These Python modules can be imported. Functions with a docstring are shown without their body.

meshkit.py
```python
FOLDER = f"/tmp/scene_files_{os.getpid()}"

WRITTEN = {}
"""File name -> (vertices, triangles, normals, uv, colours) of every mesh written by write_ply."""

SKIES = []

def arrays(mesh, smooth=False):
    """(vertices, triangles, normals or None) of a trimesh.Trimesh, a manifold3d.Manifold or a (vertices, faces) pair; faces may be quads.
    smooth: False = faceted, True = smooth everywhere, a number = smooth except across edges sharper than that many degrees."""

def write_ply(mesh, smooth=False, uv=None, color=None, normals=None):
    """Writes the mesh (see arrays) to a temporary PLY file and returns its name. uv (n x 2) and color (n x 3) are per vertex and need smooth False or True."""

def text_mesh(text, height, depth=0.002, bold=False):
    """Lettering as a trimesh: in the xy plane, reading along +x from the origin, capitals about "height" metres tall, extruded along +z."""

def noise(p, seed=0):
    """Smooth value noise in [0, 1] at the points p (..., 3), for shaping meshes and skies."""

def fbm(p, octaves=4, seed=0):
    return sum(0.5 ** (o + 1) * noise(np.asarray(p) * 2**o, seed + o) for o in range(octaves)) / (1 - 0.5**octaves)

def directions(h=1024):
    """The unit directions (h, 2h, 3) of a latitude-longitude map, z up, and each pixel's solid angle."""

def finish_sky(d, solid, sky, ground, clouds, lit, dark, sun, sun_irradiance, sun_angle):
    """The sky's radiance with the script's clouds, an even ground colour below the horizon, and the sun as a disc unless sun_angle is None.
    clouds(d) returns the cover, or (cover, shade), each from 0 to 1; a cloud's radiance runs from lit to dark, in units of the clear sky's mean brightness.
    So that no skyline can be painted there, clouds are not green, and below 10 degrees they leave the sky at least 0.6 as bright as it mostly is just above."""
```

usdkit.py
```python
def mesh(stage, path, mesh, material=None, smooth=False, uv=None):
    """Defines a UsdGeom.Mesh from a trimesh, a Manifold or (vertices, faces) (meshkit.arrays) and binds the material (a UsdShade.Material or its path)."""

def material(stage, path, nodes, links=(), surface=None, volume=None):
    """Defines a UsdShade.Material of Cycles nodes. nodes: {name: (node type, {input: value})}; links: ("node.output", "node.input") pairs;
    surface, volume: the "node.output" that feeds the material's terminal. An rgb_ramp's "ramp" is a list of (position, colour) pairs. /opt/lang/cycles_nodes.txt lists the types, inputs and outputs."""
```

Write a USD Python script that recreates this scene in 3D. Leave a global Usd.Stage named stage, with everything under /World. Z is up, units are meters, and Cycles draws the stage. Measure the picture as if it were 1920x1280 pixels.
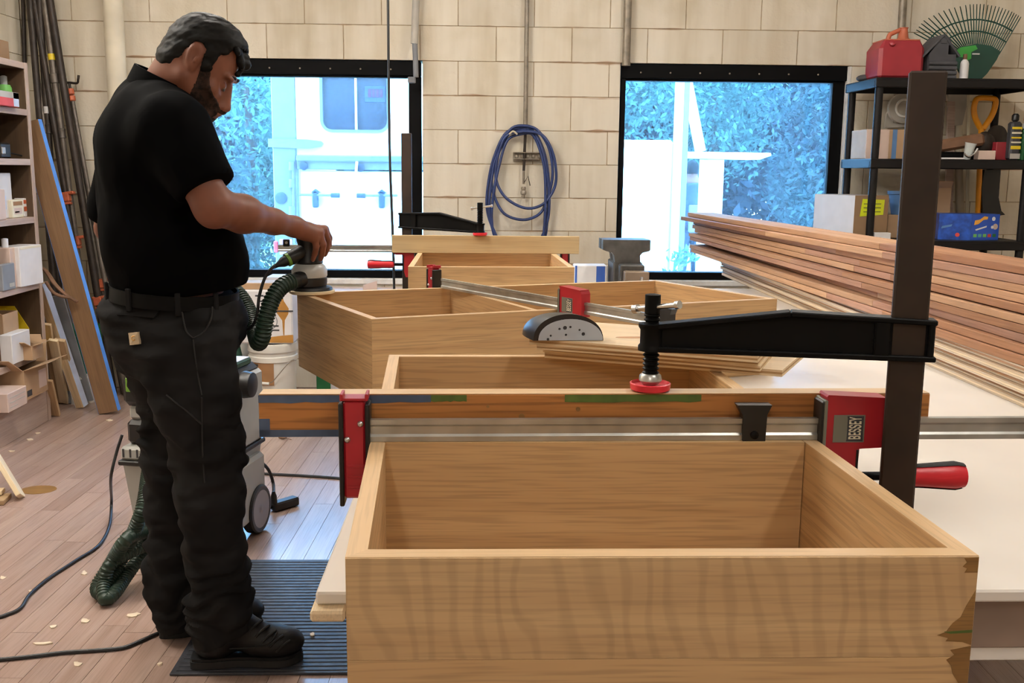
import math, numpy as np, trimesh, usdkit, meshkit
from scipy.ndimage import gaussian_filter
from pxr import Usd, UsdGeom, UsdLux, UsdShade, Gf, Sdf
import manifold3d as m3
from shapely.geometry import Polygon, Point, box as sbox
rng = np.random.default_rng(7)
stage = Usd.Stage.CreateInMemory()
UsdGeom.SetStageUpAxis(stage, UsdGeom.Tokens.z)
UsdGeom.SetStageMetersPerUnit(stage, 1.0)
UsdGeom.Xform.Define(stage, '/World')
UsdGeom.Scope.Define(stage, '/World/Looks')

# ------------------------------------------------------------------ camera, daylight, lamps, exposure
EYE = np.array([0, 0, 1.37]); FPX = 1900.0
pit, yaw, rol = math.radians(9.59731), math.radians(1.79178558), math.radians(-0.54432308)
fw = np.array([math.sin(yaw)*math.cos(pit), math.cos(yaw)*math.cos(pit), -math.sin(pit)])
r0 = np.array([math.cos(yaw), -math.sin(yaw), 0]); d0 = np.cross(fw, r0)
RI = math.cos(rol)*r0 + math.sin(rol)*d0; DN = -math.sin(rol)*r0 + math.cos(rol)*d0
cam = UsdGeom.Camera.Define(stage, '/World/camera')
cam.CreateHorizontalApertureAttr(36.0); cam.CreateVerticalApertureAttr(24.0)
cam.CreateFocalLengthAttr(36.0*FPX/1920); cam.CreateClippingRangeAttr(Gf.Vec2f(0.05, 200))
cam.CreateExposureAttr(0.0)
mx = np.eye(4); mx[0, :3] = RI; mx[1, :3] = -DN; mx[2, :3] = -fw; mx[3, :3] = EYE
cam.AddTransformOp().Set(Gf.Matrix4d(*mx.ravel().tolist()))
sky = UsdLux.DomeLight.Define(stage, '/World/sky')          # bright overcast daylight, cold against the warm lamps
sky.CreateColorAttr(Gf.Vec3f(0.21, 0.54, 1.0)); sky.CreateIntensityAttr(7.2)
LAMPS = [(-1.0, 4.0, 2.95, 118), (-2.0, 2.9, 2.95, 138), (1.5, 3.9, 2.95, 100), (1.2, 0.5, 2.95, 66), (-0.4, -1.5, 2.95, 76)]
LAMP_COL = (1.0, 0.95, 0.88)                                  # strip lamps; each tube glows

def P(px, py, z=None, Y=None, X=None):
    """The point of the room seen at a pixel of the 1920 x 1280 frame, at a known height, depth or side distance."""
    d = (px-960)/FPX*RI + (py-640)/FPX*DN + fw
    t = (z-EYE[2])/d[2] if z is not None else (Y/d[1] if Y is not None else X/d[0])
    return EYE + d*t

# ------------------------------------------------------------------ materials
MATS = {}
def M(name, nodes, links, surface='p.BSDF'):
    MATS[name] = usdkit.material(stage, '/World/Looks/'+name, nodes, links, surface=surface); return MATS[name]
def plain(name, col, rough=.5, metal=0., var=.12, sc=9., bump=0., bsc=60., spec=.5, **kw):
    lo = tuple(max(0, c*(1-var)) for c in col); hi = tuple(min(1, c*(1+var)) for c in col)
    n = {'t': ('texture_coordinate', {}), 'n': ('noise_texture', {'scale': sc, 'detail': 2., 'roughness': .6}), 'r': ('rgb_ramp', {'ramp': [(.3, lo), (.7, hi)]}),
         'p': ('principled_bsdf', {'roughness': rough, 'metallic': metal, 'specular_ior_level': spec, **kw})}
    l = [('t.object', 'n.vector'), ('n.fac', 'r.fac'), ('r.color', 'p.base_color')]
    if bump:
        n['n2'] = ('noise_texture', {'scale': bsc, 'detail': 1.}); n['b'] = ('bump', {'strength': bump, 'distance': .004})
        l += [('t.object', 'n2.vector'), ('n2.fac', 'b.height'), ('b.normal', 'p.normal')]
    return M(name, n, l)
def wood(name, dark, light, sc=1., rough=.5, rand=.1, pore=.25, curl=0., bump=.12, spec=.4):
    """grain along the local x axis"""
    n = {'t': ('texture_coordinate', {}), 'oi': ('object_info', {}),
         'off': ('math', {'math_type': 'multiply', 'value2': 37.}), 'cv': ('combine_xyz', {}),
         'ad': ('mix', {'mix_type': 'add', 'fac': 1.}),
         'm1': ('mapping', {'scale': (1.1*sc, 17*sc, 17*sc)}), 'n1': ('noise_texture', {'scale': 1., 'detail': 2.5, 'distortion': .9, 'roughness': .55}),
         'm2': ('mapping', {'scale': (9*sc, 260*sc, 260*sc)}), 'n2': ('noise_texture', {'scale': 1., 'detail': 1.}),
         'r': ('rgb_ramp', {'ramp': [(.25, dark), (.5, tuple((a+b)/2 for a, b in zip(dark, light))), (.75, light)]}),
         'r2': ('rgb_ramp', {'ramp': [(.36, (1-pore,)*3), (.52, (1, 1, 1))]}),
         'mu': ('mix', {'mix_type': 'multiply', 'fac': 1.}),
         'rv': ('map_range', {'from_min': 0., 'from_max': 1., 'to_min': 1-rand, 'to_max': 1+rand}), 'h': ('hsv', {}),
         'p': ('principled_bsdf', {'roughness': rough, 'specular_ior_level': spec})}
    l = [('oi.random', 'off.value1'), ('off.value', 'cv.x'), ('off.value', 'cv.y'), ('t.object', 'ad.color1'), ('cv.vector', 'ad.color2'),
         ('ad.color', 'm1.vector'), ('ad.color', 'm2.vector'), ('m1.vector', 'n1.vector'), ('m2.vector', 'n2.vector'),
         ('n1.fac', 'r.fac'), ('n2.fac', 'r2.fac'), ('r.color', 'mu.color1'), ('r2.color', 'mu.color2'),
         ('oi.random', 'rv.value'), ('rv.result', 'h.value')]
    if curl:
        n['m3'] = ('mapping', {'scale': (1., 1., .45), 'rotation': (0, .30, 0)}); n['n3'] = ('wave_texture', {'wave_type': 'bands', 'bands_direction': 'x', 'scale': 13., 'distortion': 11., 'detail': 2., 'detail_scale': .7, 'detail_roughness': .6})
        n['r3'] = ('rgb_ramp', {'ramp': [(.08, (1-curl,)*3), (.5, (1, 1, 1))]}); n['mu2'] = ('mix', {'mix_type': 'multiply', 'fac': 1.})
        l += [('t.object', 'm3.vector'), ('m3.vector', 'n3.vector'), ('n3.fac', 'r3.fac'), ('mu.color', 'mu2.color1'), ('r3.color', 'mu2.color2'), ('mu2.color', 'h.color')]
    else:
        l.append(('mu.color', 'h.color'))
    l.append(('h.color', 'p.base_color'))
    return M(name, n, l)

# painted block wall: cream paint, vertical grime, rust along the bed joints
COURSE, ZOFF = .2032, -.018
M('wall_paint', {
    'g': ('geometry', {}), 'm': ('mapping', {'scale': (5., 5., .55)}), 'n': ('noise_texture', {'scale': 1.4, 'detail': 3., 'roughness': .6}),
    'r': ('rgb_ramp', {'ramp': [(.25, (.60, .52, .39)), (.47, (.70, .635, .515)), (.75, (.78, .72, .61))]}),
    'n2': ('noise_texture', {'scale': 2.2, 'detail': 3., 'roughness': .65}), 'r2': ('rgb_ramp', {'ramp': [(.3, (.86, .84, .78)), (.5, (1, 1, 1))]}), 'mu': ('mix', {'mix_type': 'multiply', 'fac': .8}),
    's': ('separate_xyz', {}), 'a': ('math', {'math_type': 'add', 'value2': -ZOFF}), 'd': ('math', {'math_type': 'divide', 'value2': COURSE}), 'pp': ('math', {'math_type': 'pingpong', 'value2': .5}),
    'pm': ('mapping', {'scale': (1.6, 1.6, 9.)}), 'n3': ('noise_texture', {'scale': 1.3, 'detail': 3., 'roughness': .7}),
    'sb': ('math', {'math_type': 'subtract'}), 'k': ('map_range', {'from_min': .47, 'from_max': .60, 'to_min': 0., 'to_max': .75, 'clamp': True}), 'sc': ('math', {'math_type': 'multiply', 'value2': 3.2}),
    'mx': ('mix', {'mix_type': 'mix', 'color2': (.32, .15, .06)}),
    'n4': ('noise_texture', {'scale': 45., 'detail': 1., 'roughness': .7}), 'b': ('bump', {'strength': .35, 'distance': .004}),
    'oi': ('object_info', {}), 'rv': ('map_range', {'from_min': 0., 'from_max': 1., 'to_min': .94, 'to_max': 1.05}), 'h': ('hsv', {}),
    'p': ('principled_bsdf', {'roughness': .62, 'specular_ior_level': .35})},
  [('g.position', 'm.vector'), ('m.vector', 'n.vector'), ('n.fac', 'r.fac'), ('g.position', 'n2.vector'), ('n2.fac', 'r2.fac'), ('r.color', 'mu.color1'), ('r2.color', 'mu.color2'),
   ('g.position', 's.vector'), ('s.z', 'a.value1'), ('a.value', 'd.value1'), ('d.value', 'pp.value1'), ('g.position', 'pm.vector'), ('pm.vector', 'n3.vector'),
   ('pp.value', 'sc.value1'), ('n3.fac', 'sb.value1'), ('sc.value', 'sb.value2'), ('sb.value', 'k.value'), ('k.result', 'mx.fac'), ('mu.color', 'mx.color1'),
   ('mx.color', 'h.color'), ('oi.random', 'rv.value'), ('rv.result', 'h.value'), ('h.color', 'p.base_color'), ('g.position', 'n4.vector'), ('n4.fac', 'b.height'), ('b.normal', 'p.normal')])
plain('mortar', (.42, .31, .19), .8, var=.3, sc=14., bump=.4)
wood('floor_wood', (.34, .22, .175), (.47, .345, .29), sc=.7, rough=.27, rand=.07, pore=.14, bump=.1, spec=.75)
wood('oak', (.46, .275, .125), (.62, .41, .205), sc=1., rough=.5, rand=.05, pore=.2)
wood('oak_curly', (.47, .29, .14), (.61, .41, .21), sc=1., rough=.5, rand=.03, pore=.14, curl=.13)
wood('oak_edge', (.60, .39, .20), (.72, .51, .29), sc=1., rough=.5, rand=.05, pore=.12)
wood('caul_wood', (.34, .125, .028), (.52, .215, .055), sc=.8, rough=.55, rand=.05, pore=.35)
wood('mahogany', (.29, .135, .068), (.46, .245, .132), sc=.8, rough=.75, rand=.16, pore=.16, spec=.15)
wood('mahogany_pink', (.33, .165, .10), (.49, .285, .19), sc=.8, rough=.75, rand=.14, pore=.16, spec=.15)
wood('mahogany_light', (.42, .23, .125), (.58, .35, .20), sc=.8, rough=.75, rand=.12, pore=.14, spec=.15)
wood('pale_ply', (.52, .38, .24), (.70, .57, .41), sc=.6, rough=.6, rand=.1, pore=.16)
wood('ply_top', (.70, .52, .31), (.80, .63, .42), sc=.6, rough=.55, rand=.04, pore=.1)
wood('ply_light', (.72, .55, .33), (.84, .69, .47), sc=1.4, rough=.6, rand=.04, pore=.1)
wood('ply_dark', (.40, .235, .11), (.54, .35, .17), sc=1.4, rough=.6, rand=.05, pore=.1)
wood('shelf_dark', (.055, .030, .014), (.10, .058, .028), sc=.8, rough=.65, rand=.07, pore=.12)  # darker copy of the shelf wood, painting in the shade inside the bookcase
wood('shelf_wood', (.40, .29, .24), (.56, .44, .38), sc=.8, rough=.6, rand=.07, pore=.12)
wood('scrap_wood', (.42, .27, .14), (.62, .45, .27), sc=.8, rough=.6, rand=.15, pore=.2)
wood('brown_board', (.19, .105, .05), (.28, .165, .085), sc=.8, rough=.55, rand=.05, pore=.15)
wood('poplar', (.44, .31, .155), (.58, .44, .25), sc=.6, rough=.5, rand=.03, pore=.1)
wood('dark_stain', (.20, .10, .028), (.30, .16, .05), sc=2., rough=.35, pore=.2)
plain('white_top', (.78, .73, .66), .38, var=.06, sc=3., bump=.05)
plain('white_paint', (.80, .77, .72), .5, var=.06)
plain('taupe', (.26, .19, .15), .6)
plain('black_iron', (.0022, .0022, .0024), .5, var=.3, sc=30., spec=.13)
plain('brown_steel', (.024, .012, .006), .55, metal=.1, var=.35, sc=14., spec=.4)
plain('zinc', (.46, .46, .43), .34, metal=.75, var=.22, sc=16.)
plain('bright_steel', (.62, .62, .62), .25, metal=1., var=.1)
plain('clamp_red', (.36, .012, .02), .38, var=.1, sc=20.)
plain('handle_red', (.58, .015, .025), .38, var=.08)
plain('pad_red', (.70, .03, .05), .4, var=.1)
plain('black_plastic', (.006, .006, .0065), .42, var=.2)
plain('soft_black', (.009, .009, .0095), .7, var=.2)
plain('label_grey', (.17, .17, .13), .35, var=.05)
plain('label_cream', (.72, .66, .50), .5, var=.03)
plain('blue_paint', (.055, .085, .15), .5, var=.2, sc=30.)
plain('green_paint', (.075, .12, .02), .5, var=.25, sc=30.)
plain('rubber_mat', (.042, .044, .055), .5, var=.2, sc=40., spec=.35)
plain('skin', (.175, .062, .034), .5, var=.1, sc=26., spec=.35)
M('beard', {'t': ('texture_coordinate', {}), 'n': ('noise_texture', {'scale': 90., 'detail': 2.}), 'r': ('rgb_ramp', {'ramp': [(.35, (.010, .006, .0045)), (.6, (.034, .017, .012))]}), 'p': ('principled_bsdf', {'roughness': .7, 'specular_ior_level': .15})}, [('t.object', 'n.vector'), ('n.fac', 'r.fac'), ('r.color', 'p.base_color')])
plain('lip', (.15, .048, .036), .45, var=.08)
plain('hair_black', (.003, .0025, .0022), .62, var=.3, sc=60., spec=.18)
plain('shirt_black', (.0012, .0012, .0015), .9, var=.12, sc=40., spec=.05)
plain('pants_charcoal', (.0125, .012, .0122), .9, var=.5, sc=6., spec=.10)
plain('pants_seam', (.012, .0115, .0115), .85, var=.1)
plain('belt_black', (.0025, .0025, .0025), .6, spec=.12)
plain('boot_black', (.006, .006, .0065), .5, var=.2, sc=30., spec=.3)
plain('eye_white', (.16, .13, .11), .4, var=.02)
plain('patch_tan', (.52, .42, .28), .7, var=.06)
plain('patch_gold', (.50, .28, .08), .6, var=.05)
plain('hose_green', (.010, .030, .018), .45, var=.15)
plain('sander_grey', (.44, .44, .42), .35, var=.05)
plain('lime', (.16, .34, .03), .45, var=.05)
plain('pad_tan', (.66, .53, .34), .7)
plain('vac_grey', (.40, .40, .37), .45, var=.06)
plain('wheel_grey', (.30, .29, .31), .5, var=.05)
plain('hose_blue', (.022, .042, .145), .42, var=.15)
plain('galvanised', (.25, .215, .17), .45, metal=.4, var=.25, sc=20.)
plain('dark_pipe', (.030, .021, .016), .5, metal=.3, var=.4, sc=18.)
plain('pipe_grey', (.12, .10, .082), .45, metal=.45, var=.3, sc=18.)
plain('jaw_orange', (.48, .11, .045), .5, var=.2, sc=30.)
plain('yellow', (.78, .58, .02), .45, var=.06)
plain('frame_black', (.002, .002, .0024), .6, var=.3, spec=.10)
plain('column_paint', (.68, .62, .49), .55, var=.10, sc=6., bump=.15)
plain('plaster', (.72, .70, .66), .7, var=.10, sc=20., bump=.3)
plain('ceiling_white', (.70, .66, .60), .8, var=.04)
plain('cardboard', (.44, .285, .165), .75, var=.08)
plain('cardboard_dark', (.30, .185, .10), .75, var=.08)
plain('carton_white', (.70, .68, .68), .6, var=.05)
plain('carton_pink', (.62, .47, .40), .65, var=.06)
plain('print_dark', (.04, .04, .045), .6)
plain('print_blue', (.03, .10, .42), .5)
plain('print_red', (.60, .05, .04), .5)
plain('print_brown', (.33, .17, .07), .6)
plain('honey', (.42, .20, .04), .5)
plain('teal', (.10, .42, .38), .45)
plain('bottle_white', (.74, .76, .80), .4)
plain('leaf_green', (.18, .52, .12), .5)
plain('bin_green', (.004, .10, .032), .45)
plain('can_green', (.02, .16, .05), .45)
plain('can_dark_green', (.010, .05, .03), .45)
plain('bucket_white', (.66, .64, .58), .42, var=.08)
plain('blue_edge', (.08, .27, .78), .45, var=.08)
plain('pale_blue', (.55, .62, .78), .5)
plain('grey_panel', (.22, .23, .25), .6)
plain('strap_brown', (.17, .085, .045), .6, var=.25)
plain('shelf_black', (.008, .007, .007), .5, var=.2, spec=.22)
plain('gas_red', (.30, .022, .032), .42, var=.1)
plain('gas_yellowed', (.45, .12, .06), .5, var=.1)
plain('rake_green', (.012, .065, .048), .42, var=.1)
plain('rake_lime', (.05, .36, .06), .45, var=.1)
plain('house_grey', (.060, .060, .068), .75, var=.2)
plain('orange_handle', (.85, .33, .01), .4, var=.05)
plain('snack_blue', (.015, .07, .36), .35, var=.5, sc=22.)
plain('snack_face', (.02, .09, .52), .35, var=.1)
plain('print_white', (.75, .75, .75), .5, var=.02)
plain('print_orange', (.85, .40, .05), .5, var=.03)
plain('note_yellow', (.72, .80, .02), .5, var=.04)
plain('bucket_blue', (.10, .22, .45), .45)
plain('tape_grey', (.45, .42, .37), .5)
plain('shovel_wood', (.55, .48, .36), .6)
plain('vise_grey', (.070, .066, .060), .48, metal=.35, var=.3, sc=20., bump=.2)
plain('rust_face', (.20, .145, .10), .55, metal=.3, var=.2)
plain('device_black', (.018, .019, .022), .3)
plain('device_face', (.42, .47, .54), .45, var=.03)
plain('cable_black', (.010, .010, .011), .5)
plain('shaving', (.72, .60, .45), .7)
plain('trailer_white', (.74, .74, .74), .35, var=.02)
plain('trailer_alu', (.17, .175, .18), .45, var=.05)
plain('tail_red', (.55, .03, .03), .35)
plain('tail_pink', (.42, .20, .34), .35)
plain('gravel', (.55, .55, .53), .8, var=.12, sc=3.)
plain('lawn', (.20, .34, .12), .8, var=.25, sc=2.)
plain('bark', (.07, .05, .04), .8)
plain('coat_blue', (.04, .06, .14), .7)
plain('jeans', (.03, .035, .06), .7)
plain('cloth_grey', (.22, .25, .30), .7)
plain('sign_pink', (.10, .025, .05), .5)
plain('bus_glass', (.045, .05, .07), .15, spec=.6)
plain('dirt_brown', (.20, .10, .05), .7)
for i, c in enumerate([(.030, .062, .10), (.06, .14, .15), (.15, .34, .30)]):  # bluish: the blue haze of the window glass is mixed into the leaf colours
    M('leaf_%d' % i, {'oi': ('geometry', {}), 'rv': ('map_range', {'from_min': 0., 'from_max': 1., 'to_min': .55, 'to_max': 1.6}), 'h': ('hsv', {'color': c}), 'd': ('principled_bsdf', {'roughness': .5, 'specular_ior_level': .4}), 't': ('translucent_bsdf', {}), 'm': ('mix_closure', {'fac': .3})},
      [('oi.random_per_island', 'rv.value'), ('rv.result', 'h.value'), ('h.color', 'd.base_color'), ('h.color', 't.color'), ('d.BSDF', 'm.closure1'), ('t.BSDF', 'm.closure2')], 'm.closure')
M('window_glass', {'f': ('fresnel', {'IOR': 1.45}), 'tr': ('transparent_bsdf', {'color': (.97, .985, 1.)}), 'gl': ('glossy_bsdf', {'roughness': .02, 'color': (1., 1., 1.)}), 'm': ('mix_closure', {}), 'du': ('translucent_bsdf', {'color': (.9, .95, 1.)}), 'dm': ('mix_closure', {'fac': .022})},
  [('f.fac', 'm.fac'), ('tr.BSDF', 'dm.closure1'), ('du.BSDF', 'dm.closure2'), ('dm.closure', 'm.closure1'), ('gl.BSDF', 'm.closure2')], 'm.closure')
M('clear_plastic', {'p': ('principled_bsdf', {'base_color': (.75, .8, .78), 'roughness': .2, 'alpha': .55})}, [])

# ------------------------------------------------------------------ shapes (all in room coordinates)
def cat(*ms):
    L = []
    for m in ms: L += list(m) if isinstance(m, (list, tuple)) else [m]
    return trimesh.util.concatenate(L)
def _hull():
    pts = []
    for s in np.ndindex(2, 2, 2):
        for k in range(3):
            p = [(2*v-1.)*(1. if j == k else .8) for j, v in enumerate(s)]; pts.append(p)
    pts = np.array(pts); h = trimesh.convex.convex_hull(pts)
    idx = [int(np.argmin(((pts-v)**2).sum(1))) for v in h.vertices]
    return np.array([[idx[i] for i in f] for f in h.faces])
_HF = _hull()
def cb(x0, x1, y0, y1, z0, z1, b=.002):
    """box with chamfered edges"""
    lo, hi = np.minimum([x0, y0, z0], [x1, y1, z1]), np.maximum([x0, y0, z0], [x1, y1, z1])
    c, h = (lo+hi)/2, (hi-lo)/2; b = min(b, .45*h.min()); V = []
    for s in np.ndindex(2, 2, 2):
        for k in range(3):
            V.append([c[j]+(2*v-1)*(h[j] if j == k else h[j]-b) for j, v in enumerate(s)])
    return trimesh.Trimesh(np.array(V), _HF.copy(), process=False)
def frame(o, x, up=(0, 0, 1)):
    x = np.asarray(x, float); x = x/np.linalg.norm(x); up = np.asarray(up, float)
    y = np.cross(up, x); y /= np.linalg.norm(y); z = np.cross(x, y)
    F = np.eye(4); F[:3, 0], F[:3, 1], F[:3, 2], F[:3, 3] = x, y, z, o
    return F
def xf(m, F): m = m.copy(); m.apply_transform(F); return m
def bar(a, b, w, h, up=(0, 0, 1), bev=.002):
    """box from a to b, w across, h along up; centred on the line. Returns (mesh, frame)"""
    a, b = np.asarray(a, float), np.asarray(b, float); F = frame(a, b-a, up); L = np.linalg.norm(b-a)
    return xf(cb(0, L, -w/2, w/2, -h/2, h/2, bev), F), F
def spline(pts, n=8):
    pts = np.asarray(pts, float); out = []
    for i in range(len(pts)-1):
        p0, p1, p2, p3 = pts[max(i-1, 0)], pts[i], pts[i+1], pts[min(i+2, len(pts)-1)]
        for t in np.linspace(0, 1, n, endpoint=False):
            out.append(.5*((2*p1)+(-p0+p2)*t+(2*p0-5*p1+4*p2-p3)*t*t+(-p0+3*p1-3*p2+p3)*t**3))
    return np.array(out+[pts[-1]])
def tube(pts, r, n=10, closed=False):
    pts = np.asarray(pts, float); k = len(pts); r = np.broadcast_to(r, (k,))
    tan = np.gradient(pts, axis=0) if not closed else np.roll(pts, -1, 0)-np.roll(pts, 1, 0)
    tan /= np.linalg.norm(tan, axis=1, keepdims=True)
    u = np.cross(tan[0], [0, 0, 1.]);  u = u if np.linalg.norm(u) > .1 else np.cross(tan[0], [1., 0, 0]); u /= np.linalg.norm(u)
    V = []
    for i in range(k):
        u = u-tan[i]*(u@tan[i]); u /= np.linalg.norm(u); w = np.cross(tan[i], u)
        a = np.arange(n)*2*math.pi/n
        V.append(pts[i]+r[i]*(np.cos(a)[:, None]*u+np.sin(a)[:, None]*w))
    V = np.vstack(V); F = []
    for i in range(k if closed else k-1):
        j = (i+1) % k
        for q in range(n):
            q2 = (q+1) % n
            F += [[i*n+q, i*n+q2, j*n+q2], [i*n+q, j*n+q2, j*n+q]]
    if not closed:
        V = np.vstack([V, pts[0], pts[-1]]); c0, c1 = k*n, k*n+1
        for q in range(n):
            q2 = (q+1) % n; F += [[c0, q2, q], [c1, (k-1)*n+q, (k-1)*n+q2]]
    return trimesh.Trimesh(V, np.array(F), process=False)
def rod(a, b, r, n=14): return tube([a, np.asarray(b, float)], r, n)
def lathe(prof, o=(0, 0, 0), n=32, axis=(0, 0, 1)):
    prof = np.asarray(prof, float); k = len(prof); a = np.arange(n)*2*math.pi/n
    V = np.vstack([np.c_[r*np.cos(a), r*np.sin(a), np.full(n, z)] for r, z in prof]); F = []
    for i in range(k-1):
        for q in range(n):
            q2 = (q+1) % n; F += [[i*n+q, i*n+q2, (i+1)*n+q2], [i*n+q, (i+1)*n+q2, (i+1)*n+q]]
    V = np.vstack([V, [0, 0, prof[0, 1]], [0, 0, prof[-1, 1]]])
    for q in range(n):
        q2 = (q+1) % n; F += [[k*n, q2, q], [k*n+1, (k-1)*n+q, (k-1)*n+q2]]
    m = trimesh.Trimesh(V, np.array(F), process=False)
    ax = np.asarray(axis, float); ax /= np.linalg.norm(ax)
    T = trimesh.geometry.align_vectors([0, 0, 1], ax); T[:3, 3] = o
    m.apply_transform(T); return m
def prism(poly, F, d):
    """polygon in F's xy plane, extruded d along F's z"""
    poly = poly if isinstance(poly, Polygon) else Polygon(poly)
    m = trimesh.creation.extrude_polygon(poly.buffer(0), d, engine='earcut'); m.apply_transform(F); return m
def ell(c, r, n=3):
    m = trimesh.creation.icosphere(n); m.vertices = m.vertices*np.asarray(r)+np.asarray(c); return m
def rotz(a, o=(0, 0, 0)):
    F = np.eye(4); c, s = math.cos(a), math.sin(a); F[:2, :2] = [[c, -s], [s, c]]; F[:3, 3] = o; return F

# ------------------------------------------------------------------ scene tree
USED = {}
def numbered(parent, name):
    k = USED.get((parent, name), 0); USED[(parent, name)] = k+1
    return '%s/%s' % (parent, name) + ('_%03d' % k if k else '')
def tags(prim, label=None, cat_=None, group=None, kind=None):
    for k, v in (('label', label), ('category', cat_), ('group', group), ('kind', kind)):
        if v: prim.SetCustomDataByKey(k, v)
def put(path, mesh, mat, smooth, base, F=None):
    inv = np.linalg.inv(base if F is None else F); mesh = xf(mesh, inv)
    m = usdkit.mesh(stage, path, mesh, MATS[mat], smooth=smooth)
    if F is not None: m.AddTransformOp().Set(Gf.Matrix4d(*(np.linalg.inv(base) @ F).T.ravel().tolist()))
    return m
class T:
    """a thing: an Xform at its base; parts are given in room coordinates"""
    def __init__(s, name, label=None, cat_=None, loc=(0, 0, 0), rz=0, group=None, kind=None):
        s.path = numbered('/World', name); x = UsdGeom.Xform.Define(stage, s.path); s.F = rotz(rz, loc)
        x.AddTranslateOp().Set(Gf.Vec3d(*map(float, loc)))
        if rz: x.AddRotateZOp().Set(math.degrees(rz))
        tags(x.GetPrim(), label, cat_, group, kind)
    def part(s, name, mesh, mat, smooth=False, under=None, label=None, F=None, kind=None):
        """F: frame whose x runs along the grain"""
        p = numbered(under[0] if under else s.path, name)
        B = under[1] if under else s.F
        m = put(p, mesh, mat, smooth, B, F); tags(m.GetPrim(), label, kind=kind)
        return (p, B if F is None else F)
def single(name, label, cat_, mesh, mat, smooth=False, group=None, kind=None, F=None):
    p = numbered('/World', name); o = np.array(mesh.bounds.mean(0)); o[2] = mesh.bounds[0, 2]
    B = np.eye(4)
    m = put(p, mesh, mat, smooth, B, F if F is not None else rotz(0, o)); tags(m.GetPrim(), label, cat_, group, kind); return m

# ------------------------------------------------------------------ the setting
YW, XL, XR, YF, CEIL = 6.31, -2.73, 4.3, -3.2, 3.35
W1 = (-1.76, -.37, .71, 2.012); W2 = (.846, 2.235, .71, 2.012)
fl = T('floor', 'worn reddish brown wood plank floor with sawdust', kind='structure')
base = cb(XL-.2, XR+.2, YF-.2, YW+.2, -.12, -.012, .001); fl.part('subfloor', base, 'dirt_brown')
fa = math.radians(88.); fd = np.array([math.cos(fa), math.sin(fa)]); fn = np.array([-fd[1], fd[0]])
PW = .083; room = sbox(XL, YF, XR, YW); seen = Polygon([(XL, YW), (XL, 3.), (-1.6, 2.1), (-.2, 2.1), (.1, YW)])
rest = []
for i in range(-60, 90):
    o = fn*(i*PW); t = -9.+rng.uniform(0, 1.)
    while t < 9.:
        L = rng.uniform(.75, 1.5); q = [o+fd*(t+.0008), o+fd*(t+L-.0008), o+fd*(t+L-.0008)+fn*(PW-.0014), o+fd*(t+.0008)+fn*(PW-.0014)]; t += L
        pg = Polygon(q).intersection(room)
        if pg.is_empty or pg.geom_type != 'Polygon' or pg.area < 1e-4: continue
        F = frame((q[0][0], q[0][1], 0), (fd[0], fd[1], 0)); top = -.0005*rng.uniform(0, 1)
        E = np.eye(4); E[2, 3] = -.012
        m = prism(pg, E, .012+top)
        if pg.intersects(seen): fl.part('plank', m, 'floor_wood', F=F)
        else: rest.append(xf(m, np.eye(4)))
fl.part('plank_field', cat(rest), 'floor_wood', F=frame((0, 0, 0), (fd[0], fd[1], 0)), kind='stuff')

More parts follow.
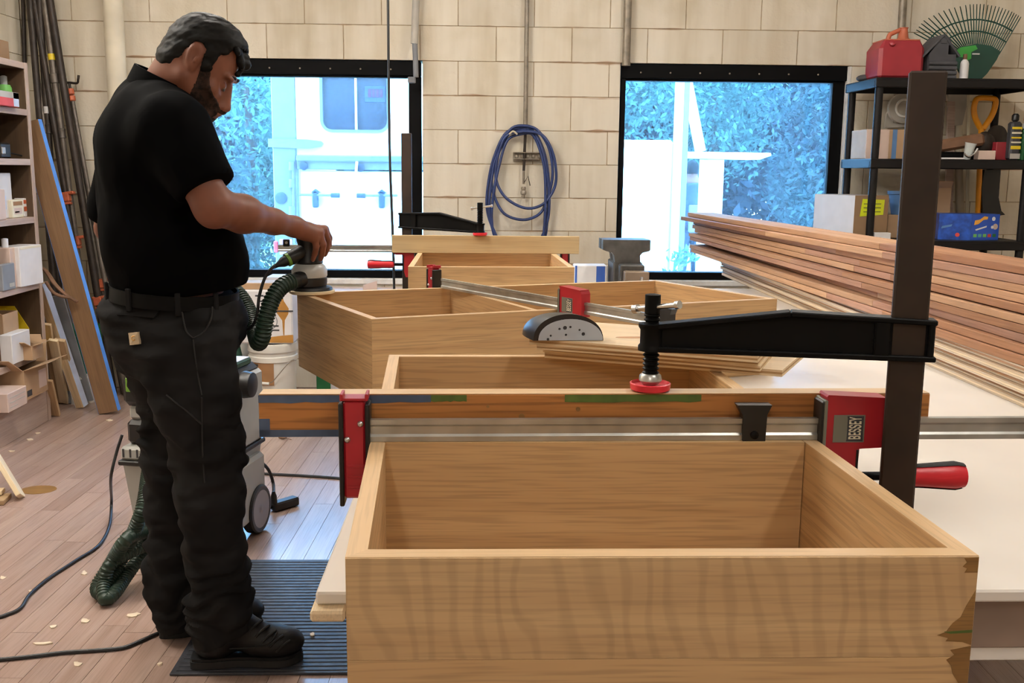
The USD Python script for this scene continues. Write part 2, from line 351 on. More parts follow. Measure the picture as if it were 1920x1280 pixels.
wb = T('wall_back', 'cream painted concrete block wall with rusty joints', loc=(0, YW, 0), kind='structure')
HOLES = [sbox(W1[0]-.012, W1[2]-.05, W1[1]+.012, W1[3]+.004), sbox(W2[0]-.006, W2[2]-.05, W2[1]+.02, W2[3]+.004)]
wallpoly = sbox(XL, -.1, XR, CEIL)
core = wallpoly
for h in HOLES: core = core.difference(h)
FXZ = np.array([[1, 0, 0, 0], [0, 0, -1, YW+.2], [0, 1, 0, 0], [0, 0, 0, 1.]])
wb.part('mortar', prism(core, FXZ, .196), 'mortar')
BL = .4572
for k in range(0, 17):
    z0, z1 = ZOFF+k*COURSE, ZOFF+(k+1)*COURSE
    off = (k % 2)*BL/2 + .085
    for i in range(-8, 11):
        x0 = off+i*BL; g = .0019
        pg = sbox(x0+g*1.2, max(z0, 0)+g, x0+BL-g*1.2, z1-g).intersection(sbox(XL+.002, .001, XR, CEIL))
        for h in HOLES: pg = pg.difference(h)
        for q in getattr(pg, 'geoms', [pg]):
            if q.is_empty or q.area < .0008: continue
            a, b, c, d = q.bounds; pr = rng.uniform(-.0012, .0012)
            if abs(q.area-(c-a)*(d-b)) < 1e-6: m = cb(a, c, YW-.001+pr, YW+.006, b, d, .0035)
            else: m = prism(q, np.array([[1, 0, 0, 0], [0, 0, -1, YW+.006], [0, 1, 0, 0], [0, 0, 0, 1.]]), .007)
            wb.part('block', m, 'wall_paint')
wl = T('wall_left', 'cream painted block wall behind the bookcase', loc=(XL, 0, 0), kind='structure')
wl.part('mortar', cb(XL-.2, XL-.004, YF, YW+.2, -.1, CEIL, .001), 'mortar')
for k in range(0, 17):
    z0 = ZOFF+k*COURSE
    for i in range(9, 15):
        y0 = (k % 2)*BL/2+i*BL-.05; y1 = min(y0+BL, YW-.004)
        if y1-y0 > .02: wl.part('block', cb(XL-.004, XL+.001+rng.uniform(-.001, .001), y0+.0016, y1-.0016, max(z0, 0)+.0016, min(z0+COURSE, CEIL)-.0016, .003), 'wall_paint')
wl.part('plaster_face', cb(XL-.004, XL+.001, YF, 9*BL-.05, 0, CEIL, .001), 'wall_paint')
single('wall_right', None, None, cb(XR, XR+.2, YF-.2, YW+.2, -.1, CEIL, .001), 'wall_paint', kind='structure')
single('wall_front', None, None, cb(XL-.2, XR+.2, YF-.2, YF, -.1, CEIL, .001), 'wall_paint', kind='structure')
single('ceiling', None, None, cb(XL-.2, XR+.2, YF-.2, YW+.2, CEIL, CEIL+.15, .001), 'ceiling_white', kind='structure')

def window(name, W, label):
    x0, x1, z0, z1 = W; y = YW
    w = T(name, label, loc=((x0+x1)/2, y, z0), kind='structure')
    ft, fs, fb = .085, .03, .035; ya, yb = y+.012, y+.10
    w.part('head_frame', cat(cb(x0, x1, ya, yb, z1-ft, z1, .003), cb(x0+.01, x1-.01, ya+.02, yb, z1-ft-.012, z1-ft, .002)), 'frame_black')
    w.part('jamb', cb(x0, x0+fs, ya, yb, z0, z1-ft, .003), 'frame_black'); w.part('jamb', cb(x1-fs-.045, x1, ya+.03, yb, z0, z1-ft, .003), 'frame_black')
    w.part('bottom_frame', cb(x0+fs, x1-fs-.045, ya, yb, z0-.01, z0+fb, .003), 'frame_black')
    w.part('pane', cb(x0+fs, x1-fs-.045, yb-.03, yb-.026, z0+fb, z1-ft-.012, .0005), 'window_glass')
    w.part('sill', cb(x0-.012, x1+.02, y-.018, y+.2, z0-.05, z0-.012, .006), 'plaster')
    for k in range(7):
        xx = x0+.12+k*(x1-x0-.3)/6
        w.part('screw', lathe([(.0055, 0), (.0055, .002), (.003, .0035)], (xx, ya, z1-.05), 10, (0, -1, 0)), 'galvanised', 30)
    return w
window('window_1', W1, 'black framed window behind the man, looking out at the trailer')
w2 = window('window_2', W2, 'black framed window above the lumber stack')
w2.part('reveal', cb(W2[1], W2[1]+.02, YW-.004, YW+.2, W2[2]-.05, W2[3], .002), 'plaster')
col = T('support_column', 'cream painted round steel column standing against the block wall', loc=(-2.1, 6.16, 0), kind='structure')
col.part('shaft', lathe([(.056, 0), (.056, CEIL)], (-2.125, 6.14, 0), 32), 'column_paint', 40)
for j, (lx, ly, lz, pw) in enumerate(LAMPS):                              # shop lights hanging under the ceiling (lit, outside the frame)
    t = T('ceiling_lamp', 'ceiling strip lamp hanging %s' % ['over the aisle by the trailer window', 'over the left part of the room', 'above the lumber', 'over the front of the work table', 'behind the viewer'][j], 'lamp', (lx, ly, lz), group='ceiling strip lamps')
    t.part('housing', cb(lx-.09, lx+.09, ly-.66, ly+.66, lz+.05, lz+.12, .01), 'white_paint')
    M('lamp_glow_%d' % j, {'e': ('emission', {'color': LAMP_COL, 'strength': float(pw)})}, [], 'e.emission')
    for s in (-.045, .045): t.part('tube', rod((lx+s, ly-.6, lz+.02), (lx+s, ly+.6, lz+.02), .019, 8), 'lamp_glow_%d' % j)
    for s in (-.4, .4): t.part('chain', rod((lx, ly+s, lz+.12), (lx, ly+s, CEIL), .004, 6), 'zinc')

# ------------------------------------------------------------------ the work table and what is clamped on it
ZT, ZR = .805, 1.02
tb = T('work_table', 'long white-topped work table under the wooden boxes', 'table', (.6, 3., 0))
TX0, TX1, TY0, TY1 = -.21, 1.44, 1.30, 4.93
tb.part('tabletop', cb(TX0-.012, TX1, TY0, TY1, ZT-.018, ZT, .003), 'white_top')
tb.part('edge_strip', cb(TX0-.017, TX0+.03, TY0-.020, TY1, ZT-.034, ZT-.0185, .004), 'ply_light', F=frame((TX0, TY0, ZT), (0, 1, 0)))
tb.part('apron', cb(TX0+.1, TX1, TY0+.03, TY0+.05, ZT-.10, ZT-.0185, .002), 'taupe', label='grey brown front rail')
tb.part('apron', cb(TX0+.1, TX0+.12, TY0+.05, TY1-.1, ZT-.10, ZT-.0185, .002), 'taupe')
tb.part('rail', cb(TX0+.12, TX1, TY0+.035, TY0+.055, ZT-.122, ZT-.10, .002), 'white_paint')
for x in (TX0+.14, TX1-.1):
    for y in (TY0+.10, 3.1, TY1-.16): tb.part('leg', cb(x, x+.07, y, y+.07, 0, ZT-.0185, .004), 'taupe')
tb.part('foot_rail', cb(TX0+.15, TX0+.20, TY0+.17, TY1-.16, .10, .16, .004), 'taupe')
lt = T('lumber_table', 'white-topped side table carrying the plywood and lumber stack', 'table', (1.75, 3.6, 0))
lt.part('tabletop', cb(TX1+.004, 2.05, 1.5, 5.60, ZT-.022, ZT, .003), 'white_top')
for x in (TX1+.06, 1.95):
    for y in (1.6, 3.7, 5.4): lt.part('leg', cb(x, x+.07, y, y+.07, 0, ZT-.022, .004), 'taupe')

def walls(t, corners, th, z0, z1, names, mats):
    """four mitred boards around a quadrilateral seen from above (counter-clockwise)"""
    c = [np.array(p[:2], float) for p in corners]; pg = Polygon(c); inn = list(pg.buffer(-th, join_style=2).exterior.coords)[:-1]
    inn = [np.array(min(inn, key=lambda q: (q[0]-p[0])**2+(q[1]-p[1])**2)) for p in c]; out = []
    for i in range(4):
        a, b = c[i], c[(i+1) % 4]; q = [a, b, inn[(i+1) % 4], inn[i]]
        d = b-a; F = frame((a[0], a[1], z0), (d[0], d[1], 0)); E = np.eye(4); E[2, 3] = z0
        e = .0012; body = prism(q, E, z1-z0-.0018); E2 = np.eye(4); E2[2, 3] = z1-.0018
        if names[i]:
            out.append(t.part(names[i], body, mats[i], F=F)); t.part('rim', prism(q, E2, .0018), 'oak_edge', F=F, under=out[-1])
    return inn
g = 0
lb = T('oak_box', group='oak boxes on the table', label='long open oak box in the foreground with a divider across it', cat_='box', loc=(.15, 1.4, ZT))
C = [(-.123, .884), (.465, .885), (.420, 1.923), (-.175, 1.912)]
inn = walls(lb, C, .0195, ZT+.001, ZR, ['front_board', 'side_board', 'back_board', 'side_board'], ['oak', 'oak', 'oak', 'oak'])
# the front is glued up from two boards: the upper one is curly
Ff = frame((-.123, .884, ZT), (.588, .001, 0))
def fl_box(x0, x1, y0, y1, z0, z1, b=.0004): return xf(cb(x0, x1, y0, y1, z0, z1, b), Ff)
lb.part('front_strip', fl_box(.0004, .5876, -.0022, -.0002, .115, ZR-ZT-.0004), 'oak_curly', F=Ff, label='curly grained upper strip of the front')
lb.part('front_strip', fl_box(.0004, .5876, -.0021, -.0002, .0015, .1148), 'oak', F=Ff)
FS = Ff @ np.array([[1, 0, 0, 0], [0, 0, -1, -.0022], [0, 1, 0, 0], [0, 0, 0, 1.]])
stain = [[(.587, .214), (.568, .2135), (.572, .209), (.567, .205), (.573, .203), (.570, .199), (.587, .199)],
         [(.587, .182), (.576, .166), (.570, .155), (.560, .149), (.552, .140), (.541, .137), (.556, .134), (.553, .131), (.575, .130), (.587, .127)],
         [(.587, .126), (.560, .122), (.566, .117), (.556, .112), (.563, .106), (.566, .098), (.575, .088), (.587, .085)]]
for q in stain: lb.part('glue_stain', prism([(.587-(.587-x)*.72, z_) for x, z_ in q], FS, .0004), 'dark_stain', F=Ff, label='dark brown glue stain')
lb.part('green_mark', prism([(.560, .1405), (.587, .1425), (.587, .1395), (.566, .1385)], FS, .0005), 'green_paint', F=Ff)
def lerp(a, b, t): return np.asarray(a)+(np.asarray(b)-np.asarray(a))*t
da, db_ = np.array([inn[0][0]-.0205, 1.280]), np.array([inn[1][0]-.0175, 1.282])
dq = [(da[0], 1.280), (db_[0], 1.282), (db_[0]-.001, 1.3008), (da[0]-.001, 1.2988)]
E1 = np.eye(4); E1[2, 3] = ZT+.02
lb.part('divider', prism(dq, E1, .195), 'oak', F=frame((da[0], da[1], ZT), (1, 0, 0)))
lb.part('bottom_board', prism([(inn[0][0], inn[0][1]), (inn[1][0], inn[1][1]), (inn[2][0], inn[2][1]), (inn[3][0], inn[3][1])], rotz(0, (0, 0, ZT+.008)), .012), 'oak', F=frame((0, 1, ZT), (1, 0, 0)))

rb = T('oak_box', group='oak boxes on the table', label='wide open oak box set at an angle on the table, under the sander', cat_='box', loc=(.15, 2.84, ZT))
RC = [(-.258, 2.378), (.833, 2.808), (.571, 3.282), (-.525, 2.893)]
rin = walls(rb, RC, .019, ZT+.001, ZR, ['front_board', 'side_board', 'back_board', 'side_board'], ['oak']*4)
dv0, dv1 = P(855, 541, z=ZR), P(1008, 582, z=ZR)
dd = (dv1-dv0)[:2]; dd /= np.linalg.norm(dd); dn = np.array([-dd[1], dd[0]])
a_, b_ = dv0[:2], dv1[:2]
dpg = Polygon([a_-dd*.1-dn*.008, b_+dd*.1-dn*.008, b_+dd*.1+dn*.008, a_-dd*.1+dn*.008]).intersection(Polygon(rin))
Fd = frame((a_[0], a_[1], ZT), (dd[0], dd[1], 0))
dvp = rb.part('divider', prism(dpg, rotz(0, (0, 0, ZT+.02)), .193), 'oak', F=Fd); rb.part('rim', prism(dpg, rotz(0, (0, 0, ZR-.0018)), .0016), 'oak_edge', F=Fd, under=dvp)
rb.part('bottom_board', prism(rin, rotz(0, (0, 0, ZT+.008)), .012), 'oak', F=frame((0, 2.8, ZT), (1, .4, 0)))

fb = T('oak_box', group='oak boxes on the table', label='narrow open oak box at the far end of the table, under the clamped board', cat_='box', loc=(.03, 4., ZT))
FC = [P(765, 500, z=ZR), P(1077, 501, z=ZR), P(1040, 475, z=ZR)+[0, .05, 0], P(783, 474, z=ZR)+[0, .05, 0]]
fin = walls(fb, FC, .02, ZT+.001, ZR, ['front_board', 'side_board', 'back_board', 'side_board'], ['oak']*4)
fb.part('bottom_board', prism(fin, rotz(0, (0, 0, ZT+.008)), .012), 'oak', F=frame((0, 4, ZT), (1, 0, 0)))
# clamping boards lying across the rims
x0, y0 = P(735, 474, z=ZR)[:2]; x1, y1 = P(1082, 473, z=ZR)[:2]
mb, Fm = bar((x0, y0+.010, ZR+.0375), (x1, y0+.016, ZR+.0375), .018, .075, bev=.002)
single('clamped_board', 'plain pale board lying across the far box under the distant black clamp', 'board', mb, 'poplar', F=Fm)
cl = T('clamping_beam', 'orange brown beam with blue and green painted edge lying across the long box', 'beam', (.15, 1.32, ZR))
BA, BB = np.array([-.2905, 1.318, ZR+.0295]), np.array([.607, 1.336, ZR+.0295])
mb, Fm = bar(BA, BB, .032, .057, bev=.0015); BL_ = np.linalg.norm(BB-BA)
cl.part('beam', mb, 'caul_wood', F=Fm)
cl.part('top_face', xf(cb(.001, BL_-.001, -.0155, .0155, .0284, .0291, .0003), Fm), 'oak_edge', F=Fm, label='bare sanded top face')
def bstrip(x0, x1, z0, z1, mat, lab, jag=True):
    n = 12; xs = np.linspace(x0, x1, n); lo = [(x, z0+(rng.uniform(0, .002) if jag else 0)) for x in xs]
    FB = Fm @ np.array([[1, 0, 0, 0], [0, 0, -1, -.0158], [0, 1, 0, 0], [0, 0, 0, 1.]])
    cl.part('paint_band', prism(lo+[(x1, z1), (x0, z1)], FB, .0006), mat, F=Fm, label=lab)
bstrip(.0, .225, .0165, .0275, 'blue_paint', 'blue paint along the top edge'); bstrip(.225, .272, .018, .0275, 'green_paint', 'green paint')
bstrip(.402, .585, .0165, .0275, 'green_paint', 'green paint along the top edge'); bstrip(0, .135, -.0285, -.019, 'blue_paint', 'blue paint along the lower edge', False)
bstrip(0, .014, -.0285, -.004, 'blue_paint', 'blue paint on the lower corner')
for bx, bz, bs in ((.345, -.002, .004), (.42, .008, .003), (.30, .012, .002)):
    FB = Fm @ np.array([[1, 0, 0, bx], [0, 0, -1, -.0158], [0, 1, 0, bz], [0, 0, 0, 1.]])
    cl.part('burn_mark', prism(Point(0, 0).buffer(bs, 6), FB, .0005), 'dark_stain', F=Fm)

# parallel clamp over the long box
def parallel_clamp(label, A, B, jawA, jawB, gap_end, hgt, hangA, hangB, handle=True, text=True, stop=None):
    """rail from A to B (bottom centre line). jawA: fixed jaw inner face at distance along; jawB: sliding jaw inner face"""
    A, B = np.asarray(A, float), np.asarray(B, float); L = np.linalg.norm(B-A); F = frame(A, B-A)
    t = T('bar_clamp', label, 'clamp', A+(B-A)*.5, group='red bar clamps on the table')
    bx = lambda x0, x1, y0, y1, z0, z1, b=.002: xf(cb(x0, x1, y0, y1, z0, z1, b), F)
    prof = Polygon([(-.0048, 0), (.0048, 0), (.0048, .0065), (.0022, .0095), (.0022, .0195), (.0048, .0225), (.0048, .029), (-.0048, .029), (-.0048, .0225), (-.0022, .0195), (-.0022, .0095), (-.0048, .0065)])
    Fp = F @ np.array([[0, 0, 1, 0], [1, 0, 0, 0], [0, 1, 0, 0], [0, 0, 0, 1.]])
    t.part('rail', prism(prof, Fp, L), 'zinc', F=F)
    def jaw(x, sgn, up, hang, wid, name):
        # sgn +1: body extends to +x from its face at x
        xa, xb = x, x+sgn*wid
        lo, hi = min(xa, xb), max(xa, xb)
        p = t.part(name, cat(bx(lo+.006, hi-.006, -.0135, .0135, -hang+.012, up-.002, .003)), 'clamp_red', F=F)
        t.part('jaw_face', bx(xa, xa+sgn*.006, -.0155, .0155, -hang, up-.006, .0015), 'black_plastic', under=p, F=F, label='black jaw pad')
        t.part('jaw_back', bx(xb-sgn*.006, xb, -.0150, .0150, -hang*.98, up-.005, .0015), 'black_plastic', under=p, F=F)
        t.part('cap', bx(lo+.003, hi-.003, -.0140, .0140, up-.002, up+.0015, .001), 'clamp_red', under=p, F=F)
        for xx in (lo+.004, hi-.004): t.part('lug', bx(xx-.002, xx+.002, -.0146, .0146, up-.002, up+.007, .001), 'clamp_red', under=p, F=F)
        return p
    p = jaw(jawA, -1, .058, hangA, .040, 'fixed_jaw')
    for (xx, zz) in ((jawA-.012, .026), (jawA-.029, .005)):
        t.part('rivet', lathe([(.0042, 0), (.004, .0012), (.0025, .0028), (.001, .0032)], (F @ [xx, -.0135, zz, 1])[:3], 14, -F[:3, 1]), 'bright_steel', 40, under=p)
    for k in range(3): t.part('grip_rib', bx(jawA-.030, jawA-.008, -.0145, -.0125, -.032-.014*k, -.0285-.014*k, .001), 'clamp_red', under=p, F=F)
    up = .060; x = jawB
    h = Polygon([(0, up), (.080, up-.004), (.084, up-.010), (.084, -.008), (.046, -.010), (.044, -.075), (.036, -.105), (0, -.105)])
    FJ = F @ np.array([[1, 0, 0, x+.008], [0, 0, -1, .0145], [0, 1, 0, 0], [0, 0, 0, 1.]])
    p2 = t.part('sliding_jaw', prism(h, FJ, .029), 'clamp_red', F=F)
    t.part('jaw_face', bx(x, x+.008, -.0165, .0165, -hangB, up-.006, .0015), 'black_plastic', under=p2, F=F, label='black jaw pad')
    t.part('face_edge', bx(x+.003, x+.0075, -.0175, .0175, -hangB+.002, up-.004, .001), 'label_grey', under=p2, F=F)
    t.part('cap', xf(prism([(0, up), (.080, up-.004), (.080, up-.001), (.002, up+.003)], np.array([[1, 0, 0, x+.006], [0, 0, -1, .0152], [0, 1, 0, 0], [0, 0, 0, 1.]]), .0304), F), 'clamp_red', under=p2, F=F)
    t.part('trim', bx(x+.050, x+.0535, -.0152, .0152, -.078, -.011, .001), 'black_plastic', under=p2, F=F)
    lx = x+.017
    pl = t.part('label_plate', bx(lx, lx+.042, -.0152, -.0144, -.001, .036, .0002), 'label_grey', under=None, F=F, label='grey maker plate on the jaw')
    if text:
        t.part('plate_frame', cat(bx(lx+.018, lx+.040, -.0155, -.0151, .0005, .0022, .0001), bx(lx+.018, lx+.040, -.0155, -.0151, .0328, .0345, .0001), bx(lx+.0385, lx+.040, -.0155, -.0151, .0022, .0328, .0001), bx(lx+.0185, lx+.0385, -.01535, -.0151, .0022, .0328, .0001)), 'print_dark', under=pl, F=F)
        tm = meshkit.text_mesh('BESSEY', .0155, .0005, True); w = tm.bounds[1, 0]-tm.bounds[0, 0]; tm.apply_scale([.0300/w, 1, 1])
        # reads upwards: text x -> up, text y -> towards -x of the rail
        FT = F @ np.array([[0, -1, 0, lx+.0365], [0, 0, -1, -.0154], [1, 0, 0, .0028], [0, 0, 0, 1.]])
        t.part('lettering', xf(tm, FT), 'label_cream', under=pl, F=F)
    if handle:
        t.part('spindle', rod((F @ [x+.03, 0, -.052, 1])[:3], (F @ [x+.115, 0, -.052, 1])[:3], .006, 12), 'black_iron', F=F)
        hp = [(.006, 0), (.013, .004), (.0155, .02), (.0150, .05), (.0175, .085), (.0185, .100), (.016, .112), (.006, .115)]
        hm = t.part('handle', lathe(hp, (F @ [x+.093, 0, -.052, 1])[:3], 28, F[:3, 0]), 'handle_red', 40, F=F)
        for s, a0 in (('u', 90), ('d', 270), ('f', 0), ('b', 180)):
            V = []
            seg = []
            for r, z in hp[1:-1]:
                rr = r+.0012; row = []
                for a in np.radians(np.linspace(a0-30, a0+30, 7)): row.append([z, rr*math.cos(a), rr*math.sin(a)])
                seg.append(row)
            seg = np.array(seg)
            if s in 'ud':
                k, n = seg.shape[:2]; V = np.vstack([seg.reshape(-1, 3), (seg*np.array([1, .8, .8])).reshape(-1, 3)]); Fc = []
                for i in range(k-1):
                    for j in range(n-1): Fc += [[i*n+j, (i+1)*n+j, (i+1)*n+j+1], [i*n+j, (i+1)*n+j+1, i*n+j+1]]
                t.part('grip', xf(trimesh.Trimesh(V, np.array(Fc), process=False), F @ frame((x+.093, 0, -.052), (1, 0, 0))), 'soft_black', 60, under=hm, F=F, label='black rubber grip')
    if stop is not None:
        sp = Polygon([(-.015, -.002), (.015, -.002), (.016, .035), (.022, .048), (-.024, .048), (-.016, .034)])
        FS2 = F @ np.array([[1, 0, 0, stop], [0, 0, -1, .009], [0, 1, 0, 0], [0, 0, 0, 1.]])
        q = t.part('tail_stop', prism(sp, FS2, .018), 'black_plastic', F=F)
        t.part('bolt', lathe([(.0055, 0), (.0055, .002), (.002, .003)], (F @ [stop, -.009, .008, 1])[:3], 12, -F[:3, 1]), 'black_iron', 30, under=q)
    return t
RA, RB = np.array([-.150, 1.2855, ZR+.0005]), np.array([.95, 1.3095, ZR+.0005])
ldir = (RB-RA)/np.linalg.norm(RB-RA)
def along(p, A=RA, d=ldir): return float((np.asarray(p)-A) @ d)
xa = along((-.1425, 1.285, ZR+.0005)); xb = along((.4475, 1.298, ZR+.0005))
parallel_clamp('red and grey bar clamp with name plate squeezing the long foreground box', RA, RB, xa, xb, 0, 0, .086, .10, stop=along(P(1410, 800, Y=1.30)))
# the second one over the turned box
QA, QB = P(836, 541, z=ZR+.001), P(1258, 618, z=ZR+.001)
qd = (QB-QA)/np.linalg.norm(QB-QA); QA = QA-qd*.02
def hit(a, b):   # where the rail crosses the line a-b
    a, b = np.array(a[:2]), np.array(b[:2]); A_ = np.array([qd[:2], -(b-a)]).T; s = np.linalg.solve(A_, a-QA[:2]); return s[0]
s0, s1 = hit(RC[3], RC[2]), hit(RC[0], RC[1])
t2 = parallel_clamp('red bar clamp running diagonally over the turned box', QA, QB, s0-.004, s1+.012, 0, 0, .045, .10, handle=False, text=True, stop=np.linalg.norm(QB-QA)-.012)

# big black F clamps
def f_clamp(label, barx, bary, dirx, reach, zfoot, zarm0, arm_l, arm_r, ztop, zbot, barw, bart, foot_r, scr_top, handle_dir, scale=1.):
    """upright bar at (barx, bary); arm runs along dirx (unit xy) to the screw"""
    d = np.array([dirx[0], dirx[1], 0.]); d /= np.linalg.norm(d); t = T('f_clamp', label, 'clamp', (barx, bary, zbot), group='tall black clamps on the table')
    F = frame((barx, bary, 0), d); bx = lambda x0, x1, y0, y1, z0, z1, b=.002: xf(cb(x0, x1, y0, y1, z0, z1, b), F)
    t.part('steel_bar', bx(-barw/2, barw/2, -bart/2, bart/2, zbot, ztop, .0025), 'brown_steel', F=F, label='tall brown steel bar')
    FA = F @ np.array([[1, 0, 0, 0], [0, 0, -1, .010*scale], [0, 1, 0, 0], [0, 0, 0, 1.]])
    e = barw/2+.006*scale
    web = Polygon([(-e, arm_r[0]), (-e, arm_r[1]), (.45*reach, arm_r[1]+.004*scale), (reach-.012*scale, arm_l[1]), (reach-.012*scale, arm_l[0])])
    FW = F @ np.array([[1, 0, 0, 0], [0, 0, -1, .006*scale], [0, 1, 0, 0], [0, 0, 0, 1.]])
    a = t.part('arm', prism(web, FW, .012*scale), 'black_iron', F=F, label='black cast arm')
    def flange(pts, th):
        ms = []
        for (x0, z0), (x1, z1) in zip(pts[:-1], pts[1:]):
            ms.append(xf(bar((x0, 0, z0), (x1, 0, z1), .030*scale, th, bev=.0015)[0], F))
        return cat(ms)
    t.part('flange', flange([(-e-.004*scale, arm_r[1]), (.45*reach, arm_r[1]+.004*scale), (reach, arm_l[1])], .007*scale), 'black_iron', under=a, F=F)
    t.part('flange', flange([(-e-.005*scale, arm_r[0]), (reach, arm_l[0])], .007*scale), 'black_iron', under=a, F=F)
    t.part('collar', cat(bx(-e-.002, -barw/2-.0004, -.014*scale, .014*scale, arm_r[0], arm_r[1], .002), bx(barw/2+.0004, barw/2+.02*scale, -.014*scale, .014*scale, arm_r[0], arm_r[1], .002), bx(-e, e, -.0125*scale, -bart/2-.0004, arm_r[0], arm_r[1], .001)), 'black_iron', under=a, F=F)
    c = (F @ [reach, 0, 0, 1])[:3]
    t.part('boss', lathe([(.011*scale, arm_l[0]-.004*scale), (.018*scale, arm_l[0]-.003*scale), (.018*scale, arm_l[0]+.003*scale), (.0155*scale, arm_l[0]+.006*scale), (.0155*scale, arm_l[1]-.004*scale), (.018*scale, arm_l[1]), (.018*scale, arm_l[1]+.004*scale), (.011*scale, arm_l[1]+.004*scale)], c, 24), 'black_iron', 40, under=a)
    pr = []; z = zfoot+.022*scale
    while z < scr_top-.028*scale: pr += [(.0088*scale, z), (.0112*scale, z+.0018*scale), (.0112*scale, z+.0030*scale), (.0088*scale, z+.0048*scale)]; z += .0060*scale
    s = t.part('screw', lathe([(.006*scale, zfoot+.014*scale), (.0085*scale, zfoot+.018*scale)]+pr+[(.0105*scale, scr_top-.026*scale), (.0105*scale, scr_top-.001), (.006*scale, scr_top)], c, 20), 'black_iron', 30)
    hd = np.array([handle_dir[0], handle_dir[1], handle_dir[2]]); hd /= np.linalg.norm(hd); hz = np.array([c[0], c[1], scr_top-.018*scale])
    t.part('tommy_bar', cat(rod(hz-hd*.030*scale, hz+hd*.045*scale, .0036*scale, 12), rod(hz-hd*.034*scale, hz-hd*.026*scale, .0062*scale, 14), rod(hz+hd*.041*scale, hz+hd*.047*scale, .0055*scale, 14)), 'bright_steel', 40, under=s)
    t.part('ball', lathe([(.004*scale, zfoot+.006*scale), (.010*scale, zfoot+.008*scale), (.0155*scale, zfoot+.014*scale), (.0145*scale, zfoot+.021*scale), (.009*scale, zfoot+.025*scale)], c, 24), 'zinc', 50)
    t.part('pad', lathe([(.022*scale, zfoot), (.0265*scale, zfoot+.002*scale), (.0275*scale, zfoot+.010*scale), (.0255*scale, zfoot+.011*scale), (.024*scale, zfoot+.007*scale), (.008*scale, zfoot+.006*scale)], c, 32), 'pad_red', 35, label='red swivel pad')
    return t, F
bc = (P(1667, 640, Y=1.25)+P(1737, 640, Y=1.25))/2; scx = P(1218, 725, z=ZR+.0595)
dvec = np.array([.2285, 1.331])-bc[:2]; rch = np.linalg.norm(dvec)
fc, FF = f_clamp('big black clamp standing in the foreground, its red pad on the clamping beam', bc[0], bc[1], dvec, rch, ZR+.0591, 0,
        (1.137, 1.166), (1.141, 1.187), P(1742, 133, Y=1.25)[2], .70, .0435, .013, 0, P(1218, 551, Y=1.33)[2], (.6, -.75, .18))
lower = xf(cb(-.035, .12, -.009, .009, .765, .8055, .003), FF); fc.part('fixed_arm', lower, 'black_iron', F=FF)
# far clamps behind the clamped board
ry = y0+.024
parallel_clamp('red bar clamp behind the clamped board, its rail reaching left past the sander', (.40, ry+.006, ZR+.0005), (-.86, ry+.006, ZR+.0005), .40-.338, .40+.277, 0, 0, .060, .10, text=False)
pb = (P(752, 300, Y=4.42)+P(773, 300, Y=4.42))/2; pp = P(900, 438, Y=y0+.012)
dv = pp[:2]-pb[:2]; rc2 = np.linalg.norm(dv)
zz = lambda y, Y: P(800, y, Y=Y)[2]
f_clamp('black clamp standing at the far end of the table, its pad on the pale board', pb[0], pb[1], dv, rc2, ZR+.0755, 0, (zz(433, 4.36), zz(419, 4.36)), (zz(426, 4.42), zz(401, 4.42)), zz(250, 4.42), .80, .046, .013, 0, zz(378, 4.36), (1, -.1, .15), scale=1.15)

# ------------------------------------------------------------------ plywood pieces, half-round device
def ply(label, q, z, th, top='ply_top', patch=None, name='plywood_piece'):
    c = np.mean([p[:2] for p in q], 0); t = T(name, label, 'plywood', (c[0], c[1], z), group='stacked plywood pieces'); d = np.array(q[1][:2])-np.array(q[0][:2]); F = frame((q[0][0], q[0][1], z), (d[0], d[1], 0))
    n = max(3, int(round(th/.0036))) | 1; e = th/n; pg = Polygon([p[:2] for p in q])
    for k in range(n):
        g = pg if k % 2 == 0 else pg.buffer(-.0003, join_style=2); E = np.eye(4); E[2, 3] = z+k*e
        t.part('veneer', prism(g, E, e-.00002), ('ply_light', 'ply_dark')[k % 2] if k < n-1 else top, F=F)
    if patch is not None:
        a = np.linspace(0, 2*math.pi, 24, endpoint=False); E = np.eye(4); E[2, 3] = z+th-.0001
        t.part('football_patch', prism([(patch[0][0]+math.copysign(abs(math.cos(v))**.8, math.cos(v))*patch[1], patch[0][1]+patch[2]*math.sin(v)) for v in a], E, .0004), 'mahogany_light', F=F, label='reddish oval patch let into the veneer')
    return t
z = ZR+.001; L0, R0 = P(1021, 671, z=ZR), P(1466, 707, z=ZR); R1 = P(1497, 682, z=ZR); dp = (R0-L0)[:2]; nrm = np.array([-dp[1], dp[0]])/np.linalg.norm(dp)
def quad(L, R, dep, sk=0.): return [L[:2], R[:2], R[:2]+nrm*dep+dp/np.linalg.norm(dp)*sk, L[:2]+nrm*dep]
ply('bottom plywood piece of the stack lying across the back of the long box', quad(L0, R0, .27, .02), ZR+.0005, .0118)
ply('middle plywood piece of the stack on the long box', quad(P(1018, 660, z=ZR+.012), P(1425, 697, z=ZR+.012), .26), ZR+.0125, .0095)
ply('third plywood piece of the stack, just under the top one', quad(P(1006, 655, z=ZR+.022), P(1421, 686, z=ZR+.022), .25), ZR+.0222, .0085)
zt3 = ZR+.0309; pc = P(1190, 632, z=zt3+.012)
ply('top plywood piece with a reddish oval patch, under the half-round device', quad(P(992, 645, z=zt3), P(1420, 680, z=zt3), .245), zt3, .0115, patch=(pc, .036, .010))
zd = zt3+.0117; dc = P(1062, 639, z=zd); dl, dr = P(1003, 640, z=zd), P(1131, 637, z=zd); W = np.linalg.norm(dr-dl)
Fd2 = frame((dc[0]+.004, dc[1]+.004, zd), (.985, .05, 0)); dev = T('half_round_device', 'half-moon shaped black device with pale grey holed face on the plywood', 'device', dc)
